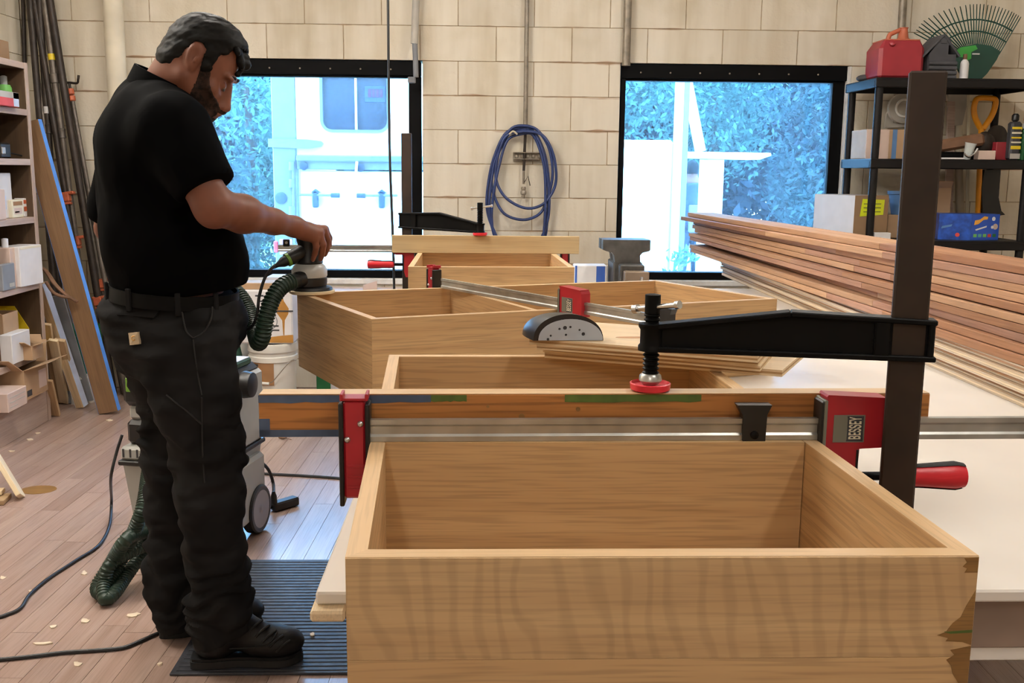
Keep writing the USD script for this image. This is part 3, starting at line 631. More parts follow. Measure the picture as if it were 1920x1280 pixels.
FDz = Fd2 @ np.array([[1, 0, 0, 0], [0, 0, -1, 0], [0, 1, 0, 0], [0, 0, 0, 1.]])
def arch(w, h, n=26): return [(-w/2, 0), (w/2, 0)]+[(w/2*math.cos(a), h*math.sin(a)**.9) for a in np.linspace(.03, math.pi-.03, n)]
Hd = .049; V, Fc = [], []; ks = np.linspace(0, 1, 9)
prof = [np.array(arch(W*(1-.10*k*k*k), Hd*(1-.16*k*k), 30)) for k in ks]
for k, p in zip(ks, prof): V += [[x-.020*k, y_, -.075*k] for x, y_ in p]
n = len(prof[0])
for i in range(len(prof)-1):
    for j in range(n):
        j2 = (j+1) % n; Fc += [[i*n+j, (i+1)*n+j2, i*n+j2], [i*n+j, (i+1)*n+j, (i+1)*n+j2]]
for i, o in ((0, 1), (len(prof)-1, -1)):
    c0 = len(V); V.append(list(np.mean(V[i*n:(i+1)*n], 0)))
    for j in range(n): Fc.append([c0, i*n+j, i*n+(j+1) % n][::o])
V = np.array(V); body = trimesh.Trimesh(V, np.array(Fc), process=False); trimesh.repair.fix_normals(body)
dev.part('shell', xf(body, FDz), 'device_black', 40)
fp = Polygon([(x, y_) for x, y_ in arch(W*.92, Hd*.80)])
from shapely import affinity
fp = affinity.translate(fp, W*.03, .0008)
holes = [(-.017, .022, .0022), (-.007, .024, .0036), (.003, .0255, .0022), (-.005, .011, .0022), (.020, .020, .0020), (.027, .0125, .0032), (-.033, .0095, .0020), (-.038, .003, .0024)]
fph = fp
for hx, hy, hr in holes: fph = fph.difference(Point(hx, hy).buffer(hr, 8))
dev.part('face_plate', prism(fph, FDz, .0022), 'device_face', label='pale blue grey face with holes')
dev.part('backing', prism(fp.buffer(-.001), FDz, .0008), 'print_dark')
# ------------------------------------------------------------------ lumber stack
def stacked(name, label, cat_, x_near, x_far, y_near, y_far, z, w, h, mats, joints, group=None):
    """a long sheet glued up of staves; left long edge runs from (x_near, y_near) to (x_far, y_far)"""
    a, b = np.array([x_near, y_near]), np.array([x_far, y_far]); L = np.linalg.norm(b-a); F = frame((a[0], a[1], z), (b-a).tolist()+[0])
    t = T(name, label, cat_, (a[0], a[1], z), group=group)
    cuts = [0]+sorted(joints)+[L]
    rows = max(1, int(round(h/.016))) if len(mats) > 1 else 1
    pick = int(rng.integers(3))
    for k, (p, q) in enumerate(zip(cuts[:-1], cuts[1:])):
        e = rng.uniform(-.001, .001)
        t.part('stave', xf(cb(p+.0004, q-.0004, -w, e, 0, h, .001), F), mats[(k+pick) % len(mats)], F=F)
    return t
zc = ZT+.0005
plyn = ['lowest', 'second', 'third', 'fourth', 'fifth', 'topmost']
zs = [P(1347, y, Y=6.0)[2] for y in (532, 521, 512.5, 505, 497.5, 490)]
hb = .0150
for k in range(6):
    ox = [0, .018, -.006, .012, -.010, .006][k]
    F = frame((1.337+ox*.7, 1.9, zc), (0, 1, 0)); L = 3.68+[0, .04, .02, .05, .0, .03][k]
    t = T('plywood_sheet', '%s pale plywood sheet under the reddish boards, counted from the table' % plyn[k], 'plywood', (1.6, 4, zc), group='plywood sheets under the lumber')
    for j in range(3): t.part('veneer', xf(cb(0, L, -.66, 0 if j % 2 == 0 else -.0006, j*hb/3, (j+1)*hb/3-.0001, .0003), F), ('pale_ply', 'ply_top', 'pale_ply')[j] if j != 1 else ('ply_light', 'mahogany_light')[k % 2], F=F)
    zc += hb+.0016
zl = zc; tops = 1.137
nb = 10; hh = (tops-zl)/nb
pos = ['bottom', 'second', 'third', 'fourth', 'fifth', 'sixth', 'seventh', 'eighth', 'ninth', 'top']
fx = [1.235, 1.225, 1.31, 1.225, 1.215, 1.25, 1.235, 1.24, 1.165, 1.205]
jn = [[.95, 1.45], [.9, 1.05], [.80, 1.1, 1.6], [1.18], [.92, 1.35, 1.9], [1.0, 1.3], [.86, 1.26, 1.8], [.9, 1.5], [1.06, 2.2], [.98, 1.13]]
for k in range(nb):
    h = hh-.0018 if k != 4 else hh-.0045
    nx = 1.352+.011*k+rng.uniform(-.006, .006)
    stacked('mahogany_board', '%s reddish brown board of the lumber stack, counted from below' % pos[k], 'board', nx, fx[k], 1.95, 5.93, zl+.0004, .148, h, ['mahogany', 'mahogany_pink', 'mahogany_light'], [j+.35 for j in jn[k]], group='boards of the lumber stack')
    zl += hh
# ------------------------------------------------------------------ vise and small things at the table's far end
VY = 4.70; vz = lambda y: P(1170, y, Y=VY)[2]; vx = lambda x: P(x, 480, Y=VY)[0]
v = T('bench_vise', 'dark grey iron bench vise bolted to the far end of the table', 'vise', (vx(1175), VY, ZT))
FV = np.array([[1, 0, 0, 0], [0, 0, -1, VY+.05], [0, 1, 0, 0], [0, 0, 0, 1.]])
zt_, zm, zb = vz(449), vz(470), vz(492)
jaw = Polygon([(vx(1129), zt_), (vx(1217), zt_), (vx(1217), zm+.006), (vx(1214), zm), (vx(1203), zm-.006), (vx(1198), zm-.02), (vx(1199), zb), (vx(1152), zb), (vx(1150), zm-.02), (vx(1146), zm-.006), (vx(1135), zm), (vx(1129), zm+.006)])
v.part('jaw', prism(jaw.buffer(.002).buffer(-.002), FV, .08), 'vise_grey')
v.part('jaw', prism(affinity.translate(jaw, .004, -.004), FV @ np.array([[1, 0, 0, 0], [0, 1, 0, 0], [0, 0, 1, -.13], [0, 0, 0, 1.]]), .07), 'vise_grey')
v.part('body', cat(cb(vx(1149), vx(1203), VY-.03, VY+.18, ZT+.03, zb+.004, .006), cb(vx(1158), vx(1203), VY-.10, VY+.02, ZT+.05, vz(493), .006)), 'vise_grey')
v.part('slide', cat(cb(vx(1164), vx(1208), VY-.16, VY-.095, ZT+.035, vz(503), .004)), 'rust_face')
v.part('screw', lathe([(.012, 0), (.012, .05), (.02, .055), (.02, .09), (.006, .092)], (vx(1188), VY-.15, ZT+.055), 18, (0, -1, 0)), 'vise_grey', 30)
v.part('base', lathe([(.095, 0), (.095, .014), (.06, .03), (.06, .045)], (vx(1178), VY+.07, ZT), 28), 'vise_grey', 30)
v.part('handle', rod((vx(1186), VY-.225, ZT+.012), (vx(1190), VY-.225, ZT+.10), .006), 'bright_steel', 30)
def carton(name, label, x0, x1, y0, y1, z0, z1, mat='cardboard', bands=(), flaps=0, cat_='box', rz=0., group=None):
    c = ((x0+x1)/2, (y0+y1)/2); w, d = (x1-x0)/2, (y1-y0)/2; F = rotz(rz, (c[0], c[1], z0)); h = z1-z0; t = T(name, label, cat_, (c[0], c[1], z0), rz, group)
    bx = lambda a, b, cc, dd_, e, f, bv=.002: xf(cb(a, b, cc, dd_, e, f, bv), F)
    th = .004
    if flaps:
        t.part('bottom', bx(-w, w, -d, d, 0, th), mat)
        for q in ((-w, w, -d, -d+th), (-w, w, d-th, d), (-w, -w+th, -d+th, d-th), (w-th, w, -d+th, d-th)): t.part('side', bx(*q, th, h, .001), mat)
        fw_ = min(w, d)*.9
        for a, b, up in (((-w, -d, h), (w, -d, h), (0, -.75, .5)), ((w, -d, h), (w, d, h), (.85, 0, .28)), ((-w, d, h), (w, d, h), (0, .5, .8)), ((-w, -d, h), (-w, d, h), (-.6, 0, .7)))[:flaps]:
            a, b, up = map(lambda q: np.array(q, float), (a, b, up)); up /= np.linalg.norm(up); e = (b-a)/np.linalg.norm(b-a); nn = np.cross(e, up)
            Q = np.array([a+e*.003, b-e*.003, b-e*.02+up*fw_, a+e*.02+up*fw_]); V = np.vstack([Q-nn*.0015, Q+nn*.0015])
            m = trimesh.convex.convex_hull(V); t.part('flap', xf(m, F), mat)
    else: t.part('carton', bx(-w, w, -d, d, 0, h, .003), mat)
    for side, u0, u1, v0, v1, bm in bands:       # flat print: side f (facing -y), r (facing +x), l, t ; u, v in 0..1
        if side == 'f': m = bx(-w+2*w*u0, -w+2*w*u1, -d-.0008, -d+.001, h*v0, h*v1, .0001)
        elif side == 'r': m = bx(w-.001, w+.0008, -d+2*d*u0, -d+2*d*u1, h*v0, h*v1, .0001)
        elif side == 'l': m = bx(-w-.0008, -w+.001, -d+2*d*u0, -d+2*d*u1, h*v0, h*v1, .0001)
        else: m = bx(-w+2*w*u0, -w+2*w*u1, -d+2*d*v0, -d+2*d*v1, h-.001, h+.0008, .0001)
        t.part('print', m, bm)
    return t
wy = 4.80; X_ = lambda x, y=520: P(x, y, Y=wy)[0]; Z_ = lambda y: P(1110, y, Y=wy)[2]
carton('carton', 'white carton with a blue band, left of the vise', X_(1077), X_(1137), wy-.03, wy+.09, ZT, Z_(497), 'carton_white', [('f', .66, .93, .02, .98, 'print_blue'), ('f', 0, .06, .0, 1, 'print_blue')])
pa, pb2 = P(1113, 528, z=ZT+.03), P(1149, 516, Y=4.62); mb, Fm = bar((.585, 4.45, ZT+.035), (.668, 4.60, ZT+.075), .035, .004)
single('steel_rule', 'shiny steel rule leaning against the vise', 'ruler', mb, 'bright_steel', F=Fm)

# ------------------------------------------------------------------ left: bookcase and what stands on it
BX, BY0, BY1 = -2.35, 4.15, 5.475
bk = T('bookcase', 'open wooden shelving along the left wall, crowded with boxes', 'shelf', (-2.54, 4.8, 0))
UPY = np.eye(4); UPY[:3, :3] = [[0, 0, 1], [0, 1, 0], [-1, 0, 0]]
Fup = frame((BX, BY1, 0), (0, 0, 1), (1, 0, 0)); Fy = frame((BX, BY0, 0), (0, 1, 0))
sz = [P(58, y, X=BX)[2] for y in (120, 206, 298, 407, 533, 668)]
for y in (BY1-.03, BY0):
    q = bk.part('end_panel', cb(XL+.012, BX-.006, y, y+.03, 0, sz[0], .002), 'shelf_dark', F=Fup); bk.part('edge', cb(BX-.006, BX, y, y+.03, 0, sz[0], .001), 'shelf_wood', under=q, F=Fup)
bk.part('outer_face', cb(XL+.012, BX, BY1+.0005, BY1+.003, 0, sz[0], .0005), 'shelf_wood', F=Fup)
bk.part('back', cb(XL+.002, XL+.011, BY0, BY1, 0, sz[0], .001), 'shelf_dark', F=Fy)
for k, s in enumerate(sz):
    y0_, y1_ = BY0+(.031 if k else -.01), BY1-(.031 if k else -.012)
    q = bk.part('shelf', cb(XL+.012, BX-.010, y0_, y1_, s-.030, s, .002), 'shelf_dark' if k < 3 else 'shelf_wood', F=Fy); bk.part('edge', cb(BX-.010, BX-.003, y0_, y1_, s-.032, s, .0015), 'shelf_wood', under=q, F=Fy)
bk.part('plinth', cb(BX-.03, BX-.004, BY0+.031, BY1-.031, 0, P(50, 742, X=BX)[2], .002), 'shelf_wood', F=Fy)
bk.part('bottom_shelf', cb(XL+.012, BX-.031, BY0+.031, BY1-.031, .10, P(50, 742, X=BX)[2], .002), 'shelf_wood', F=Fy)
zfl = P(50, 742, X=BX)[2]
def at(px0, px1, shelf, X, ytop):
    """y range and height of something on a shelf: seen between two columns, its top at row ytop"""
    z0 = zfl if shelf == 6 else sz[shelf]; y0 = P(px0, 400, X=X)[1]; y1 = P(px1, 400, X=X)[1]
    return y0, y1, z0+.0006, P((px0+px1)/2, ytop, X=X)[2]
def shelfbox(name, label, px0, px1, shelf, X, depth, ytop, mat, bands=(), flaps=0, cat_='box', lift=0., rz=0.):
    y0, y1, z0, z1 = at(px0, px1, shelf, X, ytop)
    return carton(name, label, X-depth, X, y0, y1, z0+lift, z1, mat, bands, flaps, cat_, rz, 'boxes on the bookcase')
shelfbox('wooden_tray', 'small wooden box on the very top of the bookcase at the left edge', -18, 13, 0, -2.40, .14, 60, 'shelf_wood')
shelfbox('carton', 'small white carton in front of the wooden box on top of the bookcase', -14, 9, 0, -2.365, .03, 85, 'carton_white')
shelfbox('carton', 'little brown cardboard box on top of the bookcase, nearest its end', 15, 39, 0, -2.42, .10, 81, 'cardboard_dark')
shelfbox('carton', 'flat grey and red carton jutting out at the end of the upper shelf', 12, 50, 1, -2.325, .15, 174, 'print_red', [('r', 0, 1, .58, 1., 'tape_grey'), ('r', .74, 1, .04, .98, 'pale_blue')])
def bottle(name, label, X, px, shelf, ytop, r, mat, cap=None, capmat='black_plastic', cat_='bottle', y=None, z0=None):
    y = P(px, 400, X=X)[1] if y is None else y; z0 = (zfl if shelf == 6 else sz[shelf])+.0006 if z0 is None else z0; z1 = P(px, ytop, X=X)[2]; h = z1-z0
    t = T(name, label, cat_, (X, y, z0))
    ch = h*.18 if cap is None else cap
    t.part('body', lathe([(r*.92, 0), (r, .006), (r, h*.62), (r*.8, h*.72), (r*.42, h-ch)], (X, y, z0), 22), mat, 40)
    t.part('cap', lathe([(r*.46, 0), (r*.46, ch*.95), (r*.2, ch)], (X, y, z1-ch), 18), capmat, 40)
    return t
bottle('bottle', 'teal bottle on the upper shelf at the left edge', -2.42, 2, 1, 140, .035, 'teal', capmat='teal')
bottle('bottle', 'clear bottle of green liquid on the upper shelf', -2.45, 25, 1, 145, .036, 'leaf_green', .09, 'clear_plastic')
bottle('jar', 'round dark jar in front of the red carton on the upper shelf', -2.36, 20, 1, 184, .03, 'print_dark', .012, 'tape_grey', 'jar')
shelfbox('carton', 'dark green carton standing behind the bottles on the upper shelf', 2, 20, 1, -2.47, .06, 148, 'grey_panel')
y0_, y1_, z0_, z1_ = at(2, 22, 2, -2.42, 268)
cm = T('flash_lamp', 'black lamp with a bright lens lying on the third shelf', 'lamp', (-2.42, (y0_+y1_)/2, z0_))
cm.part('housing', cb(-2.50, -2.40, y0_, y1_, z0_, z1_, .008), 'black_plastic'); cm.part('lens', cb(-2.41, -2.396, y0_+.01, y0_+.05, z0_+.02, z1_-.02, .004), 'bright_steel')
cm.part('cable', tube(spline([(-2.42, y1_, z0_+.03), (-2.40, y1_+.08, z0_+.02), (-2.39, y1_+.2, z0_+.007)]), .004, 6), 'cable_black', 40)
shelfbox('carton', 'tall pale blue white carton on the fourth shelf', 1, 25, 3, -2.40, .15, 324, 'carton_white', [('r', 0, .5, .2, .5, 'pale_blue')])
shelfbox('carton', 'pinkish tan carton in front of the tall carton on the fourth shelf', -10, 12, 3, -2.352, .04, 355, 'carton_pink')
shelfbox('carton', 'little cream carton with brown print on the fourth shelf', 24, 45, 3, -2.38, .05, 374, 'label_cream', [('r', .1, .9, .68, .9, 'print_brown'), ('r', .15, .85, .2, .55, 'carton_pink'), ('r', .2, .6, .28, .36, 'print_brown')])
shelfbox('carton', 'small orange and white carton at the end of the fourth shelf', 46, 55, 3, -2.39, .05, 371, 'carton_white', [('r', 0, 1, .3, .55, 'jaw_orange'), ('r', 0, 1, .7, .9, 'jaw_orange')])
shelfbox('carton', 'blank white carton jutting out at the end of the fifth shelf', 36, 70, 4, -2.325, .12, 461, 'carton_white', [('r', .05, .95, .93, .99, 'label_cream')], rz=-.12)
shelfbox('paper_bag', 'crumpled brown paper bag on the fifth shelf', 13, 33, 4, -2.36, .07, 464, 'carton_pink', cat_='bag')
bottle('bottle', 'white bottle with a blue band on the fifth shelf at the left edge', -2.40, 5, 4, 447, .035, 'bottle_white', capmat='bottle_white')
shelfbox('carton', 'dark grey carton in front on the fifth shelf', -4, 20, 4, -2.345, .03, 496, 'grey_panel', [('r', .5, .9, .1, .25, 'tape_grey')])
def bin_(name, label, X, px0, px1, shelf, ytop, mat):
    y0, y1, z0, z1 = at(px0, px1, shelf, X, ytop); t = T(name, label, 'bin', (X, (y0+y1)/2, z0)); d = .17; h = z1-z0
    t.part('base', cb(X-d, X, y0, y1, z0, z0+.004), mat)
    for q in (cb(X-d, X-d+.004, y0, y1, z0, z1), cb(X-.004, X, y0, y1, z0, z0+h*.5)): t.part('side', q, mat)
    for yy in (y0, y1-.004):
        F = np.array([[1, 0, 0, X], [0, 0, -1, yy+.004], [0, 1, 0, z0], [0, 0, 0, 1.]]); t.part('side', prism([(-d, 0), (0, 0), (0, h*.5), (-.07, h), (-d, h)], F, .004), mat)
    return t
bin_('storage_bin', 'yellow plastic bin at the back of the sixth shelf', -2.42, 42, 66, 5, 572, 'yellow')
bin_('storage_bin', 'smaller yellow plastic bin beside the big one on the sixth shelf', -2.42, 22, 40, 5, 580, 'yellow')
shelfbox('carton', 'open brown cardboard tray with flaps jutting from the sixth shelf', 42, 64, 5, -2.29, .10, 652, 'cardboard', flaps=3)
shelfbox('carton', 'white carton leaning on the front of the sixth shelf', 4, 40, 5, -2.335, .06, 628, 'carton_white')
shelfbox('carton', 'tan carton on the sixth shelf behind the white one', -10, 20, 5, -2.39, .10, 590, 'cardboard', flaps=1)
shelfbox('carton', 'large open cardboard box with flaps on the bottom shelf', 22, 68, 6, -2.30, .30, 695, 'cardboard', [('r', .62, .95, .2, .8, 'carton_pink'), ('r', .1, .3, .1, .3, 'print_dark')], flaps=3)
shelfbox('carton', 'pinkish white printed carton in front at the bottom left', -12, 26, 6, -2.27, .16, 742, 'carton_pink', [('r', .1, .9, .7, .74, 'tape_grey'), ('r', .1, .9, .45, .49, 'tape_grey'), ('r', .1, .5, .2, .24, 'tape_grey')])
kc = bottle('can', 'black can with a yellow label on the bottom shelf', -2.40, 3, 6, 700, .05, 'black_plastic', .01, 'black_plastic', 'can')
kc.part('label', lathe([(.0506, 0), (.0506, .04)], (-2.40, P(3, 400, X=-2.40)[1], P(3, 732, X=-2.40)[2]), 20), 'yellow')
# ------------------------------------------------------------------ leaning boards, pipes, bin
def lean(name, label, pb_, pt_, Yb, Yt, w, h, mat, cat_='board', up=(0, -1, 0), edge=None, z=0.):
    a = P(*pb_, z=z) if Yb is None else P(*pb_, Y=Yb); b = P(*pt_, Y=Yt); a[2] = max(a[2], 0)
    d = (b-a)/np.linalg.norm(b-a); a = a+d*.0; m, F = bar(a, b, w, h, up=up, bev=.0015)
    lowest = m.bounds[0, 2]; sh = np.eye(4); sh[2, 3] = .001-lowest; m.apply_transform(sh); F = sh @ F
    t = T(name, label, cat_, (a[0], a[1], 0)); t.part('board', m, mat, F=F)
    L = np.linalg.norm(b-a)
    if edge:   # the narrow face on its right
        t.part('edge_face', xf(cb(.001, L-.001, -w/2-.0012, -w/2-.0002, -h/2+.0005, h/2-.0005, .0002), F), edge, F=F, label='blue tinted narrow edge')
        t.part('edge_face', xf(cb(.001, L-.001, w/2+.0002, w/2+.0012, -h/2+.0005, h/2-.0005, .0002), F), edge, F=F)
    return t
lean('leaning_board', 'tall brown board with a bright blue edge leaning on the end of the bookcase', (206, 776), (56, 232), None, 5.60, .115, .036, 'brown_board', up=(-.12, -.99, 0), edge='blue_edge')
lean('leaning_board', 'pale board with a light blue edge leaning at the foot of the bookcase', (154, 764), (76, 534), None, 5.62, .05, .05, 'scrap_wood', up=(-.2, -.98, 0), edge='pale_blue')
lean('leaning_sheet', 'grey sheet leaning behind the pale blue board', (150, 757), (92, 560), None, 5.72, .16, .012, 'grey_panel', 'sheet')
lean('scrap_board', 'whitish scrap board leaning by the cardboard box', (121, 757), (100, 640), None, 5.58, .05, .02, 'ply_light')
lean('scrap_board', 'rough chip-edged scrap board between the white one and the blue-edged one', (141, 754), (112, 640), None, 5.60, .06, .022, 'scrap_wood')
lean('scrap_board', 'narrow brown scrap board leaning closest to the bookcase end', (109, 756), (88, 610), None, 5.57, .045, .02, 'scrap_wood')
lean('scrap_board', 'short tan scrap board leaning in front of the bookcase end', (103, 780), (88, 715), None, 5.42, .06, .018, 'scrap_wood')
st = T('strap', 'brown bent strap hooked over behind the blue-edged board', 'strap', P(80, 510, Y=5.52))
sp_ = [P(x, y, Y=5.53-.0004*i*i) for i, (x, y) in enumerate([(80, 502), (88, 512), (100, 530), (118, 548), (140, 563), (132, 558), (118, 556), (100, 548), (86, 528)])]
st.part('loop', tube(spline(sp_, 5), .009, 8), 'strap_brown', 40); st.part('loop', tube(spline([p+[.006, .02, -.012] for p in sp_[:5]], 5), .008, 8), 'strap_brown', 40)
def pipe(label, pts, r, ring=(), jaws=(), tape=None, head=False, mat='dark_pipe', white=None):
    """a threaded steel pipe leaning against the back wall, seen through given pixels: first its foot on the floor"""
    foot = P(*pts[0], z=0) if pts[0] is not None else None
    a, b = pts[1], pts[2]; Yt = 6.24
    if foot is None: foot = P(*a, Y=6.0); foot = foot.copy()
    B = P(*b, Y=Yt-.03*len(USED)/500.); d = B-foot; ext = foot+d*(3.05/ d[2] if not head else 1.)
    ext[1] = min(ext[1], 6.28)
    t = T('pipe_clamp', label, 'clamp', foot, group='pipe clamps leaning on the block wall'); t.part('pipe', rod(foot+[0, 0, .002], ext, r, 16), mat, 40)
    u = (ext-foot)/np.linalg.norm(ext-foot)
    def atrow(y):
        f = lambda s: abs((lambda q: 640+FPX*(q@DN)/(q@fw))(foot+(ext-foot)*s-EYE)-y)
        ss = np.linspace(0, 1, 800); return foot+(ext-foot)*ss[int(np.argmin([f(s) for s in ss]))]
    for y in ring:
        c = atrow(y); t.part('coupling', lathe([(r*1.02, -.028), (r*1.28, -.026), (r*1.28, -.016), (r*1.2, -.012), (r*1.2, .012), (r*1.28, .016), (r*1.28, .026), (r*1.02, .028)], c, 18, u), mat, 40)
    for y in jaws:
        c = atrow(y); s = frame(c, u, (0, -1, 0))
        j = t.part('jaw', cat(xf(cb(-.028, .028, -.026, .026, -.024, .024, .006), s), xf(cb(.012, .030, -.055, .030, -.02, .02, .004), s)), 'jaw_orange'); t.part('clutch', xf(cb(-.045, -.030, -.028, .02, -.018, .02, .003), s), 'jaw_orange', under=j)
    if tape: c = atrow(tape); t.part('tape', lathe([(r*1.04, -.018), (r*1.04, .018)], c, 16, u), 'yellow', label='yellow tape')
    if white: c = atrow(white); t.part('sticker', lathe([(r*1.03, -.02), (r*1.03, .02)], c, 16, u), 'carton_white', label='white sticker')
    if head:
        c = ext; j = t.part('head', cat(lathe([(.014, -.06), (.02, -.055), (.02, -.03), (.013, -.026)], c+u*.06, 16, u), lathe([(.012, -.022), (.019, -.018), (.019, .012), (.011, .016)], c+u*.06, 16, u)), 'jaw_orange', 40)
        t.part('screw', rod(c+u*.05, c+u*.105, .008, 12), 'dark_pipe', under=j); k = c+u*.108
        t.part('crank', tube(spline([k+[-.04, 0, 0], k+[.0, 0, .002], k+[.045, 0, .0], k+[.055, -.005, .02], k+[.06, -.005, .045]], 4), .007, 8), 'dark_pipe', 40, under=j)
    return t
pipe('thick brown pipe clamp nearest the bookcase, leaning on the block wall', [(118, 745), None, (58, 10)], .020)
pipe('pipe clamp with a white sticker and a coupling, second from the bookcase', [(125, 742), None, (74, 10)], .019, ring=(243,), white=206, jaws=(583,))
pipe('pipe clamp with yellow tape and two couplings, third from the bookcase', [(180, 740), None, (84, 10)], .019, ring=(147, 250), tape=107, jaws=(452,), mat='pipe_grey')
pipe('thick black pipe clamp crossing in front of the others', [(213, 740), None, (95, 10)], .022, jaws=(565,))
pipe('thin pipe clamp whose orange head and crank end below the top of the window', [(236, 742), None, (136, 190)], .0135, head=True, mat='pipe_grey')
pipe('grey pipe clamp with an orange jaw beside the black one', [(231, 738), None, (108, 100)], .0145, jaws=(531, 631), mat='pipe_grey')
pipe('pipe clamp with a yellow band near its foot, behind the blue-edged board', [(183, 744), None, (66, 10)], .018, tape=716, jaws=(370,))
pipe('pale thin pipe clamp standing behind the strap', [(150, 744), None, (101, 300)], .014, mat='pipe_grey')
gb = T('garbage_bin', 'dark green plastic bin standing behind the leaning boards', 'bin', P(165, 742, z=0))
gc = P(168, 735, z=0); gc[1] = 5.99
gb.part('tub', lathe([(.12, 0), (.135, .03), (.155, .40), (.15, .402)], gc, 36), 'bin_green', 40); gb.part('rim', lathe([(.150, .395), (.168, .40), (.168, .43), (.155, .438), (.13, .44)], gc, 36), 'bin_green', 40)
wp = P(238, 708, z=0); wp[1] = 5.9
single('pail', 'white pail half hidden behind the man at the foot of the pipes', 'bucket', lathe([(.07, 0), (.09, .15), (.095, .155), (.095, .17), (.08, .172)], (wp[0]-.02, wp[1], 0), 28), 'bucket_white', 40)
# wooden frame on the floor at the left edge
wf = T('scrap_crate', 'small whitish scrap wood crate lying on the floor at the left edge', 'scrap wood', P(20, 930, z=0)); A = P(44, 936, z=0); 
m, F = bar(A+[-.012, .01, .006], P(-18, 836, Y=4.2), .02, .10, up=(.3, -1, .3)); wf.part('side', m, 'ply_light', F=F)
m, F = bar(A+[-.05, -.03, .012], A+[-.6, -.10, .012], .10, .02); wf.part('base', m, 'scrap_wood', F=F)
m, F = bar(A+[-.08, .0, .035], A+[-.6, -.07, .035], .05, .018); wf.part('batten', m, 'ply_light', F=F)

# ------------------------------------------------------------------ floor things
mt = T('rubber_mat', 'dark ribbed rubber mat under the man\'s feet', 'mat', (-.4, 3., 0)); MY0, MY1, MX0, MX1 = 2.60, 3.42, -.845, .12
mt.part('mat_base', cb(MX0, MX1, MY0, MY1, .0008, .008, .002), 'rubber_mat')
nr = 34
for k in range(nr): y = MY0+.02+k*(MY1-MY0-.04)/(nr-1); mt.part('rib', cb(MX0+.015, MX1-.015, y-.007, y+.007, .0075, .0100, .002), 'rubber_mat')
def cable(name, label, pts, r, mat='cable_black', n=8, sm=40): return single(name, label, 'cable', tube(spline(pts, n), r, 8), mat, sm)
fz = lambda x, y, z=.006: P(x, y, z=z)
cable('power_cable', 'black cable curving over the floor from the vacuum to the left edge', [P(229, 815, Y=3.72), P(218, 850, Y=3.70), P(208, 895, Y=3.68), P(209, 940, z=.05), fz(205, 985), fz(185, 1022), fz(140, 1052), fz(90, 1085), fz(55, 1115), fz(38, 1140), fz(10, 1153), fz(-30, 1166)], .0058)
cable('power_cable', 'black cable on the floor running left from behind the man\'s boot', [fz(300, 1185), fz(262, 1202), fz(230, 1214), fz(180, 1219), fz(120, 1223), fz(60, 1230), fz(0, 1236), fz(-40, 1238)], .0058)
cable('power_cable', 'black cable crossing the blue-lit floor from the vacuum wheel towards the table', [fz(470, 884), fz(500, 888), fz(560, 891), fz(620, 895), fz(690, 902), fz(790, 915), fz(900, 935)], .0062)
pl = T('plug_block', 'black socket block lying on the floor beside the vacuum wheel', 'socket', P(545, 945, z=0)); A, B = P(512, 950, z=.02), P(556, 937, z=.02)
m, F = bar(A, B, .045, .036, bev=.006); pl.part('block', m, 'black_plastic', F=F)
pl.part('plug', lathe([(.006, .05), (.012, .03), (.014, 0)], A+[.004, 0, .016], 14), 'black_plastic', 40)
pl.part('cord', tube(spline([A+[.004, 0, .055], P(512, 905, Y=4.02), P(503, 880, Y=4.0), P(487, 864, Y=3.98)], 6), .0065, 8), 'cable_black', 40)
pl.part('cord', tube(spline([A+[-.005, 0, -.002], fz(498, 953, .012), fz(480, 958, .012)], 4), .0055, 8), 'cable_black', 40)
ch = [(22, 846, 1.0, .35, .2), (56, 824, 1.2, .4, -.3), (70, 812, .9, .35, .1), (158, 1075, .7, .5, .4), (160, 1164, .9, .45, .7), (250, 1154, 1.4, .3, -.2), (100, 1176, .7, .4, .2), (78, 1207, 2.0, .12, .02), (145, 1246, .8, .4, .5), (300, 1245, .5, .5, .1), (620, 1087, .9, .3, .4), (586, 1190, .5, .6, .2), (410, 1262, .6, .6, .2), (60, 1108, .8, .3, .1), (5, 1083, .7, .4, .3), (205, 788, 1.3, .3, .05)]
for i, (x, y, s, asp, r) in enumerate(ch):
    a = P(x, y, z=.0 if not (455 < x < 640 and y > 1055) else .012); n = 9; pts = [(s*.013*math.cos(t)*(1+.35*math.sin(3*t+i)), s*.013*asp*3*math.sin(t)*(1+.3*math.cos(2*t+i))) for t in np.linspace(0, 2*math.pi, n, endpoint=False)]
    m = prism(Polygon(pts).buffer(0) if Polygon(pts).is_valid else Polygon(pts).buffer(.0001), rotz(r, a), .0022); v = m.vertices; v[:, 2] += .006*(meshkit.noise(v*60)-.3)*(v[:, 2] > a[2]+.001); m.vertices = v
    where = ['at the left edge by the bookcase foot', 'by the bookcase foot, larger of the two', 'by the bookcase foot, farther one', 'beside the green hose loop', 'below the green hose loop', 'between the hose loop and the man\'s rear boot', 'small, left of the one below the hose', 'long sliver above the lower cable', 'below the lower cable', 'tiny, behind the man\'s front heel', 'on the upper part of the rubber mat', 'on the mat in front of the boot toe', 'on the mat below the boot', 'near the cable bend on the left', 'at the left edge above the cable', 'by the foot of the blue-edged board'][i]
    single('wood_chip', 'pale wood chip on the floor '+where, 'wood chip', m, 'shaving', 30, group='wood chips on the floor')
lf = P(530, 822, z=.002); single('dead_leaf', 'small curled brown leaf on the blue-lit floor behind the clamping beam', 'leaf', cat(ell(lf+[0, 0, .006], (.022, .016, .006), 2), tube([lf+[.01, 0, .004], lf+[.05, -.03, .003]], .0018, 5)), 'strap_brown', 40)
